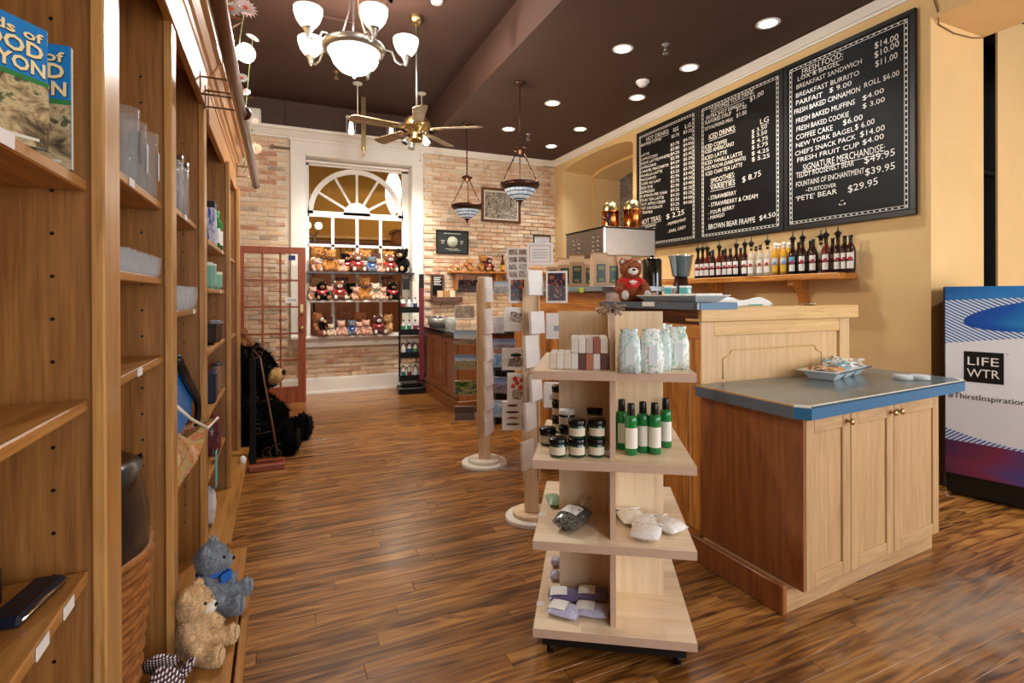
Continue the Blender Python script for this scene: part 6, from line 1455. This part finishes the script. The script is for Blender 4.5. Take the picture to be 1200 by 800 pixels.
# ------------------------------------------------------------------ back wall corner: far cabinet, rack, oak shelf
c0 = at(497, 462, Z=0)
t = thing('far_cabinet', 'dark reddish oak counter cabinet with granite top by the brick wall', 'cabinet', (2.35, 7.1, 0)); FCB = t
fx0, fy0, fx1, fy1 = 1.97, 6.0, 3.0, 7.9
q = B(); q.box(fx0, fx1, fy0, fy1, .0, .92); q.build('body', W['side'], t, True)
q = B(); q.rbox(fx0-.03, fx1, fy0-.03, fy1+.01, 0, .14, .006); q.build('base_moulding', W['side'], t, True)
for k in range(3):
    ya = fy0+.04+k*.62; q = B(); q.rbox(fx0-.018, fx0+.01, ya, ya+.07, .16, .88, .004); q.rbox(fx0-.018, fx0+.01, ya+.52, ya+.59, .16, .88, .004); q.rbox(fx0-.018, fx0+.01, ya+.07, ya+.52, .81, .88, .004); q.rbox(fx0-.018, fx0+.01, ya+.07, ya+.52, .16, .24, .004); q.build('panel_frame', W['side'], t, True)
q = B(); q.rbox(fx0-.06, fx1+.04, fy0-.06, fy1+.02, .92, .965, .006); q.build('granite_top', mat('black_granite', '#1d1a19', .15, var=.4, vs=60, coat=.4), t, True)
for i, (px, w_, h, c, lab) in enumerate(((511, .28, .12, '#8d8a86', 'steel basket with packets on the far granite counter'), (528, .16, .14, '#b9c2be', 'clear jar on the far granite counter right of the steel basket'))):
    p = at(px, 380, Y=7.4-.4*i); t = thing(['wire_basket', 'glass_jar'][i], lab, ['basket', 'jar'][i], (max(p.x, 2.1), p.y, .965))
    q = B(); q.lathe([(w_*.4, 0), (w_*.5, h*.3), (w_*.5, h), (w_*.46, h), (w_*.42, h*.3), (.001, .01)], 20, cap=False); q.build('body', mat('worn_steel_'+str(i), c, .3, .5 if i == 0 else 0, alpha=1 if i == 0 else .5), t)
    if i == 0:
        for k in range(5): q = B(); q.ball((-.08+.04*k, .02*(-1)**k, h), .035, 10, 8); q.build('packet', flatm(['#6a665e', '#3a3a3a', '#b5aca0', '#5a4a44', '#9aa0a0'][k]), t)
t = thing('seated_dark_bin', 'black rubbish bin with grey lid behind the slim postcard rack', 'bin', (2.25, 5.55, 0))
q = B(); q.rbox(2.1, 2.45, 5.3, 5.7, 0, .62, .02); q.build('bin_body', black, t, True); q = B(); q.rbox(2.09, 2.46, 5.29, 5.71, .62, .68, .02); q.build('lid', mat('dark_grey_lid', '#3a3a40', .4), t, True)
# floor display of bottled lotions by the window
p = at(478, 458, Z=0); rx, ry = p.x+.02, 7.62
t = thing('bottle_display', 'narrow black metal display rack of bottled goods beside the window', 'display rack', (rx, ry, 0), -.1)
q = B(); q.rbox(-.19, .19, -.17, .17, 0, .09, .01); q.rbox(-.14, .14, -.12, .12, .09, .14, .01); q.build('base', blackm, t)
for s in (-.15, .15):
    q = B(); q.box(s-.012, s+.012, .10, .125, .14, 1.62); q.build('upright', blackm, t)
q = B(); q.box(.10, .17, -.17, -.155, .2, 1.68); q.build('side_banner', picture('wine_banner', ['#6a1f2c', '#7c2434', '#5a1a28'], 2, .4), t)
q = B(); q.box(.10, .17, -.172, -.155, 1.52, 1.72); q.build('banner_top', black, t)
q = B(); q.box(-.10, -.0, .09, .10, 1.50, 1.66); q.build('header_sign', black, t)
for k, z in enumerate((.22, .55, .88, 1.20)):
    q = B(); q.box(-.17, .17, -.14, .10, z, z+.015); q.box(-.17, .17, -.145, -.14, z-.035, z+.05); q.build('shelf', blackm, t)
tw = t.matrix_basis.copy()
q = B(); q.lathe([(.03, 0), (.031, .1), (.012, .135), (.012, .15)], 12); DB = q.mesh('bottle_body'); q = B(); q.lathe([(.013, .148), (.013, .17), (.001, .171)], 10, cap=False); DC = q.mesh('cap'); q = B(); q.lathe([(.0315, .02), (.0318, .085)], 12, cap=False); DLb = q.mesh('label')
nth = ['lowest', 'second', 'third', 'top']; cc = ['#1f7a78', '#8a2c3c', '#d8e0e4', '#2c4a80', '#3a8f6a']
for k, z in enumerate((.235, .565, .895, 1.215)):
    for j in range(3):
        w3 = tw @ Vector((-.115+.085*j, -.085, z)); c = thing('display_bottle', 'white bottle with %s label, %s of the %s shelf of the narrow black rack' % (['teal', 'wine red', 'grey', 'navy', 'green'][(k*2+j) % 5], ['left', 'middle', 'right'][j], nth[k]), 'bottle', tuple(w3), 0, 'bottles on the narrow black rack')
        inst(DB, 'body', c, flatm('#e9eae8', .3)); inst(DC, 'cap', c, flatm('#2c2c2e', .3)); inst(DLb, 'label', c, flatm(cc[(k*2+j) % 5], .4))
# oak shelf on the bricks
t = thing('oak_wall_shelf', 'oak wall shelf with cubby brackets on the brick wall right of the window', 'shelf', (3.4, 7.95, 1.78))
q = B(); q.rbox(2.45, 4.3, 7.84, YW-.002, 1.765, 1.80, .004); q.build('board', W['bar_y'], t, True)
for x in (2.62, 3.3, 4.0): q = B(); q.rbox(x-.07, x+.07, 7.93, YW-.002, 1.50, 1.765, .01); q.build('bracket', W['bar'], t, True)
p = at(589, 318, Y=7.95)
t = thing('amber_bottle', 'amber bottle with yellow label standing on the oak wall shelf', 'bottle', (p.x, 7.95, 1.80)); q = B(); q.lathe([(.035, 0), (.037, .13), (.014, .2), (.014, .25)], 18); q.build('body', mat('amber_glass', '#4a260f', .1, coat=.6), t)
q = B(); q.lathe([(.0375, .03), (.0378, .11)], 18, cap=False); q.build('label', flatm('#d8a83a'), t); q = B(); q.lathe([(.016, .24), (.016, .28), (.001, .281)], 12, cap=False); q.build('cap', capk, t)
t = thing('dried_flower_garland', 'orange dried flowers at the left end of the oak wall shelf', 'dried flowers', (2.62, 7.93, 1.80)); rng = random.Random(21)
for k in range(16): q = B(); r = rng.uniform(.015, .03); q.ball((rng.uniform(-.15, .12), rng.uniform(-.05, .04), rng.uniform(.02, .12)), (r, r, r*.8), 8, 6); q.build('flower_head', flatm(rng.choice(['#c9783a', '#d89a5a', '#b5552c', '#e0b070'])), t)
q = B()
for k in range(14): q.tube([(0, 0, 0), (rng.uniform(-.15, .12), rng.uniform(-.04, .04), rng.uniform(.02, .12))], .003, 5)
q.build('stems', flatm('#8a6a3c'), t)
# chalk rack
a, c = at(505, 321, Y=YW-.05), at(541, 353, Y=YW-.05)
t = thing('chalk_sign_rack', 'dark wooden wall rack with small chalk sign above the far cabinet', 'wall rack', ((a.x+c.x)/2, YW-.05, c.z))
q = B(); q.box(a.x, a.x+.22, YW-.03, YW-.004, c.z, a.z); q.build('sign_frame', W['dark'], t, True)
q = B(); q.box(a.x+.03, a.x+.19, YW-.034, YW-.03, c.z+.1, a.z-.03); q.build('chalk_face', slate, t, True)
q = B()
for k in range(5): q.box(a.x+.05, a.x+.17-.02*(k % 2), YW-.0365, YW-.0355, a.z-.06-.028*k, a.z-.048-.028*k)
q.build('chalk_writing', chalk, t, True)
q = B(); q.rbox(a.x-.01, c.x, YW-.10, YW-.004, c.z-.01, c.z+.03, .004); q.box(a.x-.01, c.x, YW-.104, YW-.1, c.z+.01, c.z+.07); q.build('ledge', W['dark'], t, True)
for k, cq in enumerate(('#d8b88a', '#b98a50', '#e6d8bc')):
    x = a.x+.14+k*.1; tag_ = B(); tag_.rbox(x-.045, x+.045, YW-.09, YW-.05, c.z+.031, c.z+.17, .003); o = tag_.build('packet', flatm(cq)); tag(o, ['tan', 'brown', 'cream'][k]+' packet standing on the dark wall rack ledge', 'packet', 'packets on the wall rack')
# ------------------------------------------------------------------ bookcase goods
bookblue = mat('book_blue', '#1d7cc0', .35); rockp = picture('rocky_cover', ['#2a2620', '#5a4c38', '#a08a64', '#c9b488', '#3a4a2c', '#77694c'], 3.2, .4)
def book(x, y, z, w_, h, d, rz, lab):
    """x, y: free (right) bottom corner of the cover; cover faces local -Y, extends to local -X"""
    t = thing('book', lab, 'book', (x, y, z), rz, 'canyon books on the top left shelf')
    q = B(); q.rbox(-w_, 0, 0, d, 0, h, .001); q.build('cover', bookblue, t)
    q = B(); q.box(-w_+.002, .0006, .003, d-.003, .002, h-.002); q.build('pages', flatm('#e6e0c8'), t)
    q = B(); q.box(-w_, 0, -.0008, -.0002, 0, h*.54); q.build('cover_photo', rockp, t)
    q = B(); q.box(-w_, 0, -.0012, -.0008, h*.52, h*.56); q.build('green_band', flatm('#2f7a3c'), t)
    q = B(); Ux, Vz = (1, 0, 0), (0, 0, 1)
    sh = B()
    for b_, o_ in ((q, 0), (sh, .0012)):
        put_text(b_, 'Lands of', (-w_*.86+o_, -.0022+o_, h*.86-o_), Ux, Vz, w_*.80, h*.078, 0, .022); put_text(b_, 'WOOD', (-w_*.92+o_, -.0022+o_, h*.725-o_), Ux, Vz, w_*.86, h*.115, 0, .03); put_text(b_, 'CANYON', (-w_*.96+o_, -.0022+o_, h*.59-o_), Ux, Vz, w_*.92, h*.108, 0, .03)
    sh.build('title_shadow', flatm('#1c2a30'), t); q.build('title', flatm('#f0d9a0'), t)
    q = B(); q.box(-w_*.9, -w_*.1, -.0014, -.0008, h*.05, h*.075); q.build('author_line', flatm('#d8d4c4'), t)
book(-.352, 1.12, 1.646, .155, .20, .014, math.atan2(.848, .555), 'nearer angled blue canyon guidebook cut by the left edge')
book(-.365, 1.27, 1.646, .155, .238, .014, 0, 'upright blue canyon guidebook behind the angled one')
q = B(); q.lathe([(.0005, 0), (.032, 0), (.036, .004), (.042, .21), (.0405, .21), (.034, .012), (.0005, .012)], 24, cap=False); PG = q.mesh('glass')
glassy = mat('drinking_glass', '#eef3f3', .04, alpha=.11, coat=.6)
for i, (x, y, lab) in enumerate(((-.40, 1.80, 'tall printed beer glass nearest the camera on the second bay shelf'), (-.41, 1.94, 'tall beer glass in the middle of the second bay shelf'), (-.40, 2.05, 'tall beer glass against the divider of the second bay'))):
    t = thing('beer_glass', lab, 'glass', (x, y, 1.7225), 0, 'beer glasses'); inst(PG, 'glass', t, glassy)
    q = B(); put_text(q, 'YNP', (.0, .0, .0), (0, 0, 1), (0, 1, 0), .08, .02) if 0 else q.box(.0405, .041, -.012, .012, .06, .15); q.build('print', flatm('#2a2a33' if i == 0 else '#b9c0cc'), t)
q = B(); q.lathe([(.0005, 0), (.024, 0), (.026, .004), (.030, .062), (.028, .062), (.024, .012), (.001, .01)], 16, cap=False); SG = q.mesh('shot_glass')
cryst = mat('cut_crystal', '#e6ecef', .08, alpha=.2, coat=.8, bump=.8, bs=160)
for i in range(7):
    o = inst(SG, 'shot_glass', None, cryst); o.location = (-.385, 1.66+.068*i, 1.4685); tag(o, 'cut crystal shot glass, %s from the near end of its shelf' % ORD[i], 'glass', 'shot glasses in the second bay')
q = B(); q.lathe([(.0005, 0), (.03, 0), (.034, .004), (.044, .05), (.04, .1), (.0385, .1), (.042, .05), (.03, .01), (.001, .008)], 20, cap=False); WG = q.mesh('wine_tumbler')
for i in range(6):
    o = inst(WG, 'stemless_glass', None, cryst); o.location = (-.39, 2.30+.11*i, 1.3455); tag(o, 'stemless wine glass, %s from the near end of the third bay row' % ORD[i], 'glass', 'stemless glasses in the third bay')
for i, y in enumerate((2.52, 2.66)):
    t = thing('canister', ['clear tall canister with silver lid, nearer one in third bay', 'clear tall canister with silver lid, farther one in third bay'][i], 'canister', (-.39, y, 1.7525), 0, 'tall canisters in the third bay')
    q = B(); q.lathe([(.034, 0), (.035, .2)], 20); q.build('glass', mat('canister_glass', '#eef3f3', .05, alpha=.25, coat=.5) if i == 0 else bpy.data.materials['canister_glass'], t); q = B(); q.lathe([(.036, .2), (.036, .225), (.001, .226)], 20, cap=False); q.build('lid', chrome, t); q = B(); q.box(-.02, .02, -.02, .02, .01, .15); q.build('contents', flatm('#6a6258'), t)
def boxy(name, lab, cat, x, y, z, w_, d, h, c, grp=None, rz=0, lid=None, r=.006):
    t = thing(name, lab, cat, (x, y, z), rz, grp); q = B(); q.rbox(-w_/2, w_/2, -d/2, d/2, 0, h, r); q.build('body', c if not isinstance(c, str) else flatm(c, .45), t)
    if lid: q = B(); q.rbox(-w_/2-.001, w_/2+.001, -d/2-.001, d/2+.001, h*.82, h+.001, r); q.build('lid', flatm(lid, .45), t)
    return t
boxy('coffee_pouch', 'blue and white printed coffee pouch on the fourth bay top shelf', 'pouch', -.37, 3.50, 1.7005, .07, .15, .25, picture('blue_pouch', ['#1c2f7a', '#2a4aa8', '#d8dde8', '#1a2866'], 3, .3), lid='#15151c')
for i, y in enumerate((3.68, 3.84)):
    t = thing('green_bottle', ['nearer slim green bottle with white label in the fourth bay', 'farther slim green bottle with white label in the fourth bay'][i], 'bottle', (-.36, y, 1.7005), 0, 'slim green bottles in the fourth bay'); q = B(); q.lathe([(.03, 0), (.032, .17), (.016, .2), (.014, .23)], 18); q.build('body', flatm('#1f7a34', .25), t)
    q = B(); q.lathe([(.0325, .03), (.0328, .12)], 18, cap=False); q.build('label', flatm('#e4e8dc'), t); q = B(); q.lathe([(.015, .225), (.015, .25), (.001, .251)], 12, cap=False); q.build('cap', flatm('#2fa84c'), t)
boxy('candle_box', 'tall pale teal candle with white top, nearer one in the fourth bay', 'candle', -.37, 3.50, 1.4455, .07, .10, .155, '#7fb4a0', 'teal candles in the fourth bay', lid='#e6e8dc', r=.02); boxy('candle_box', 'shorter pale teal candle with white top, farther one in the fourth bay', 'candle', -.36, 3.72, 1.4455, .07, .10, .11, '#86bda6', 'teal candles in the fourth bay', lid='#e6e8dc', r=.02)
boxy('dark_jar', 'dark glossy jar with brown label nearer in the fourth bay middle', 'jar', -.37, 3.48, 1.1255, .08, .10, .12, '#2a1c18', 'dark jars in the fourth bay', lid='#101010', r=.02); boxy('dark_jar', 'dark glossy jar with silver lid farther in the fourth bay middle', 'jar', -.36, 3.70, 1.1255, .08, .11, .13, '#5a3a2c', 'dark jars in the fourth bay', lid='#8a8a90', r=.02)
boxy('boxed_mug', 'navy box below the dark jars in the fourth bay', 'box', -.37, 3.46, .8005, .08, .12, .17, '#1c2440'); boxy('steel_flask', 'silver flask with dark lid beside the navy box', 'flask', -.355, 3.66, .8005, .06, .07, .20, mat('flask_steel', '#c9c4bc', .2, .8), lid='#2a2426', r=.02); boxy('steel_flask', 'silver flask nearest the divider in the fourth bay', 'flask', -.355, 3.82, .8005, .06, .07, .19, mat('flask_steel_b', '#b5a89c', .2, .8), lid='#3a2a26', r=.02)
boxy('turquoise_card', 'turquoise card hanging in front of the lowest fourth bay shelf', 'card', -.328, 3.40, .33, .004, .09, .20, '#5fc4c8', r=.001); t = boxy('black_gift_bag', 'black gift bag with red and white print in the fourth bay', 'bag', -.37, 3.62, .4705, .08, .2, .20, picture('black_gift_print', ['#141114', '#1c1518', '#8a2c3c', '#15131a', '#e0dcd8'], 4, .4))
t = thing('paper_towel', 'white folded cloth sitting low in the fourth bay', 'cloth', (-.36, 3.40, .1205), 0); q = pillow(.06, .12, .2, 3); q.build('cloth', flatm('#dcdad8'), t)
# blue backpack and transparent tote in the third bay
bl1 = mat('bright_blue_nylon', '#1f78c8', .4, var=.15, vs=12); bl2 = mat('light_blue_nylon', '#37a8d8', .4, var=.1, vs=12)
t = thing('blue_bag', 'bright blue nylon bag with black strap in the third bay', 'bag', (-.40, 2.62, .90))
q = B(); q._add([(-.37, 2.35, 1.14), (-.37, 2.72, 1.00), (-.37, 2.84, .94), (-.37, 2.80, .86), (-.37, 2.35, .84), (-.45, 2.35, 1.14), (-.45, 2.72, 1.0), (-.45, 2.84, .94), (-.45, 2.80, .86), (-.45, 2.35, .84)], [(0, 4, 3, 2, 1), (5, 6, 7, 8, 9), (0, 1, 6, 5), (1, 2, 7, 6), (2, 3, 8, 7), (3, 4, 9, 8), (4, 0, 5, 9)]); q.build('flap', bl1, t, True)
q = B(); q.tube([(-.352, 2.32, 1.17), (-.352, 2.55, 1.06), (-.352, 2.80, .95), (-.352, 2.88, .88), (-.352, 2.84, .80)], [.018, .018, .018, .014, .014], 8); q.build('strap', black, t, True)
q = B(); q.ball((-.41, 2.42, .76), (.05, .22, .12), 16, 10); q.build('pouch', bl2, t, True)
t = thing('clear_tote', 'clear vinyl tote with orange and yellow print leaning out of the third bay', 'bag', (-.38, 2.5, .661))
q = B(); q._add([(-.44, 2.26, .675), (-.44, 2.9, .675), (-.30, 2.98, .80), (-.36, 2.8, .83), (-.37, 2.55, .86), (-.40, 2.26, .96)], [(0, 1, 2, 3, 4, 5)]); q._add([(-.37, 2.26, .662), (-.34, 2.72, .662), (-.30, 2.98, .80), (-.36, 2.6, .80), (-.36, 2.26, .92)], [(0, 1, 2, 3, 4)]); q.build('vinyl', picture('tote_print', ['#e8c060', '#f0e8cc', '#c86a4a', '#b9c88c', '#e88a3a', '#efe6d2'], 2.5, .12), t, True)
q = B(); q.tube([(-.345, 2.26, 1.0), (-.33, 2.5, .90), (-.30, 2.76, .80), (-.28, 2.98, .80)], .006, 6); q.build('piping', flatm('#e6dcc8'), t, True)
# basket, black bag, plaid bow in the second bay
wick = mat('wicker', '#a96a30', .6, var=.45, vs=30, bump=1, bs=50)
t = thing('wicker_basket', 'tall orange brown wicker basket in the second bay', 'basket', (-.50, 1.86, .1205))
for k in range(24):
    q = B(); z = .012+.023*k; r = .095+.05*(k/24); q.tube([(r*math.cos(a)*(1+.03*math.sin(8*a+k*3.14)), 1.5*r*math.sin(a)*(1+.03*math.sin(8*a+k*3.14)), z) for a in [2*math.pi*i/40 for i in range(40)]], .0125, 6, closed=True); q.build('woven_row', wick, t)
q = B(); q.lathe([(.085, .005), (.135, .55)], 24, sy=1.5); q.build('inner_wall', wick, t)
t = thing('black_bag', 'glossy black bag stuffed into the wicker basket', 'bag', (-.46, 1.86, .60))
q = B(); rng = random.Random(6); n = 16; vs = []; fs = []
for k, (r, z) in enumerate(((.06, .0), (.11, .06), (.115, .16), (.10, .26), (.11, .30))):
    for i in range(n): a = 2*math.pi*i/n; r2 = r*(1+rng.uniform(-.12, .12)); vs.append((r2*math.cos(a)*.85, r2*1.75*math.sin(a), z+rng.uniform(-.012, .012)))
for k in range(4):
    for i in range(n): j = (i+1) % n; fs.append((k*n+i, k*n+j, (k+1)*n+j, (k+1)*n+i))
fs.append(tuple(range(4*n, 5*n))); q._add(vs, fs, True); q.build('bag', mat('black_leather', '#14161a', .3, coat=.3, bump=.6, bs=20), t)
q = B(); q.ball((.06, -.05, .24), .012, 8, 6); q.build('stud', chrome, t)
k_ = NT('plaid_cloth'); ch = k_.add('ShaderNodeTexWave', Scale=9.0); ch2 = k_.add('ShaderNodeTexWave', Scale=9.0, bands_direction='Z'); cx_ = k_.coord(scale=(4, 4, 4)); k_.link(cx_, ch.inputs['Vector']); k_.link(cx_, ch2.inputs['Vector'])
mm = k_.add('ShaderNodeMath', operation='MULTIPLY'); k_.link(ch.outputs['Fac'], mm.inputs[0]); k_.link(ch2.outputs['Fac'], mm.inputs[1]); k_.link(k_.ramp(mm.outputs[0], [(.08, '#2c2430'), (.3, '#8a4a50'), (.5, '#e8e2dc')]), k_.b.inputs['Base Color']); k_.b.inputs['Roughness'].default_value = .9; plaid = k_.m
t = thing('plaid_bow', 'purple and white plaid fabric bow on the bookcase base ledge', 'bow', (-.33, 1.93, .125))
for s, (dx_, dy, dz) in enumerate(((-.02, .06, .10), (.03, .05, .05), (-.03, -.05, .05), (.02, -.06, .09), (.04, .0, .03))):
    q = B(); q.at(Matrix.Translation((dx_, dy, dz)) @ Matrix.Rotation(s*1.3, 4, 'Z') @ Matrix.Rotation(.7, 4, 'X')).ball((0, 0, 0), (.05, .02, .07), 14, 10); q.build('loop', plaid, t)
q = B(); q.ball((0, 0, .02), (.05, .06, .022), 14, 10); q.build('knot', plaid, t)
# first bay low shelf
t = boxy('dark_case', 'dark leather case on the lowest left shelf beside the frame edge', 'case', -.57, 1.165, .8305, .2, .22, .075, mat('dark_leather', '#201a1a', .35, bump=.4, bs=40)); q = B(); q.rbox(-.09, .09, -.10, .10, .076, .13, .01); q.build('upper_case', mat('grey_felt', '#2c2628', .6), t)
t = boxy('wallet', 'long dark navy wallet with chrome zip on the low left shelf', 'wallet', -.425, 1.245, .8305, .055, .15, .022, '#14182a', rz=-.15); q = B(); q.tube([(.027, -.07, .012), (.028, 0, .014), (.027, .07, .012)], .004, 6); q.build('zip', chrome, t)
t = boxy('blue_bin', 'blue plastic bin under the low left shelf at the bottom edge', 'bin', -.50, 1.08, .1205, .22, .30, .50, mat('blue_plastic', '#1f5fc0', .3), r=.02)
t = thing('white_bead', 'tiny white ornament on the far bookcase base', 'ornament', (-.26, 4.55, .1205)); q = B(); q.lathe([(.02, 0), (.025, .03), (.012, .05), (.001, .055)], 12, cap=False); q.build('body', white, t)
# ------------------------------------------------------------------ wrought iron stand, open glazed door
t = thing('iron_scroll_stand', 'wrought iron scroll stand with black panel and wooden base in front of the black bear', 'stand', (-.10, 4.74, 0))
xs, ys = -.17, 4.74
def scroll(cx2, cz2, r, turns, a0, y_): return [(cx2+r*(1-k/40)*math.cos(a0+turns*2*math.pi*k/40), y_, cz2+r*(1-k/40)*math.sin(a0+turns*2*math.pi*k/40)) for k in range(37)]
gold_iron = mat('antique_iron', '#8a6a50', .4, .7)
q = B(); q.tube([(-.19, ys, .97), (-.14, ys, .90), (-.11, ys, .70), (-.06, ys, .40), (-.015, ys, .10)], .008, 8); q.build('curved_leg', gold_iron, t, True)
for cxx_, czz_, r in ((-.155, .94, .06), (-.18, .58, .05), (-.165, .32, .05), (-.02, .12, .07), (-.09, .12, .05)):
    q = B(); q.tube(scroll(cxx_, czz_, r, 1.4, 1.2, ys-.01), .005, 6); q.build('scroll', iron, t, True)
for zz in (.56, .30): q = B(); q.tube([(-.17, ys, zz-.02), (-.05, ys, zz+.0)], .005, 6); q.build('cross_bar', iron, t, True)
q = B(); q.rbox(-.225, .04, ys-.09, ys+.10, .0, .05, .006); q.build('wooden_base', wood('mahogany_base', '#4a1c0e', '#8a4024', '#a8583a', 'x', 1.0, .4), t, True)
q = B(); q.rbox(-.222, -.175, ys-.02, ys+.01, .05, .90, .004); q.build('black_panel', mat('black_velvet', '#0d0c0c', .9), t, True)
dx0, dx1, dY, dH = -.50, .325, 7.49, 2.05
t = thing('glazed_door', 'open mahogany glazed door with fifteen panes standing before the brick wall', 'door', ((dx0+dx1)/2, dY, 0))
def dbar(x0, x1, z0, z1, nm, th=.022): q = B(); q.rbox(x0, x1, dY-th, dY+th, z0, z1, .003); return q.build(nm, W['door'], t, True)
dbar(dx1-.095, dx1, 0.006, dH, 'stile'); dbar(dx0, dx0+.095, .006, dH, 'stile'); dbar(dx0+.095, dx1-.095, dH-.085, dH, 'rail'); dbar(dx0+.095, dx1-.095, .006, .22, 'rail')
gx0, gx1, gz0, gz1 = dx0+.095, dx1-.095, .22, dH-.085
for k in (1, 2): x = gx0+(gx1-gx0)*k/3; dbar(x-.012, x+.012, gz0, gz1, 'glazing_bar', .014)
for k in range(1, 5): z = gz0+(gz1-gz0)*k/5; dbar(gx0, gx1, z-.012, z+.012, 'glazing_bar', .013)
for i in range(3):
    for j in range(5):
        q = B(); q.box(gx0+(gx1-gx0)*i/3+.012, gx0+(gx1-gx0)*(i+1)/3-.012, dY-.002, dY+.002, gz0+(gz1-gz0)*j/5+.012, gz0+(gz1-gz0)*(j+1)/5-.012); q.build('pane', pane, t, True)
q = B(); q.rbox(dx1-.07, dx1-.03, dY-.028, dY-.02, 1.16, 1.30, .003); q.at(Matrix.Translation((dx1-.05, dY-.028, 1.18)) @ Matrix.Rotation(R(90), 4, 'X')).lathe([(.022, 0), (.02, .02), (.001, .022)], 16, cap=False); q.build('deadbolt', brass, t, True)
q = B(); q.at(Matrix.Translation((dx1-.05, dY-.02, .985)) @ Matrix.Rotation(R(90), 4, 'X')).lathe([(.03, 0), (.03, .006), (.012, .01), (.012, .035), (.028, .045), (.03, .06), (.02, .07), (.001, .072)], 20, cap=False); q.build('knob', brass, t, True)
q = B(); x = gx1-.15; q.box(x, x+.15, dY-.0045, dY-.003, 1.32, 1.39); q.build('notice', white2, t, True)
q = B()
for k in range(3): q.box(x+.02, x+.13, dY-.0055, dY-.0048, 1.34+.014*k, 1.345+.014*k)
q.build('notice_lines', black, t, True)
q = B(); q.box(gx1-.11, gx1-.03, dY-.0045, dY-.003, 1.88, 1.945); q.build('sticker', flatm('#2a3a7a'), t, True)
q = B()
for zz in (.25, 1.0, 1.8): q.cyl((dx0-.004, dY, zz), (dx0-.004, dY, zz+.09), .009, 10)
q.build('hinges', brass, t, True)
t = thing('wall_cable', 'thin brown cable drooping along the top of the side opening', 'cable', (4.5, 2.28, 3.43))
q = B(); q.tube([(4.395, 2.27, 3.60), (4.40, 2.24, 3.47), (4.50, 2.283, 3.41), (4.70, 2.283, 3.385), (4.95, 2.283, 3.40), (5.10, 2.283, 3.43)], .005, 6); q.build('cable', flatm('#7a5a3a'), t, True)
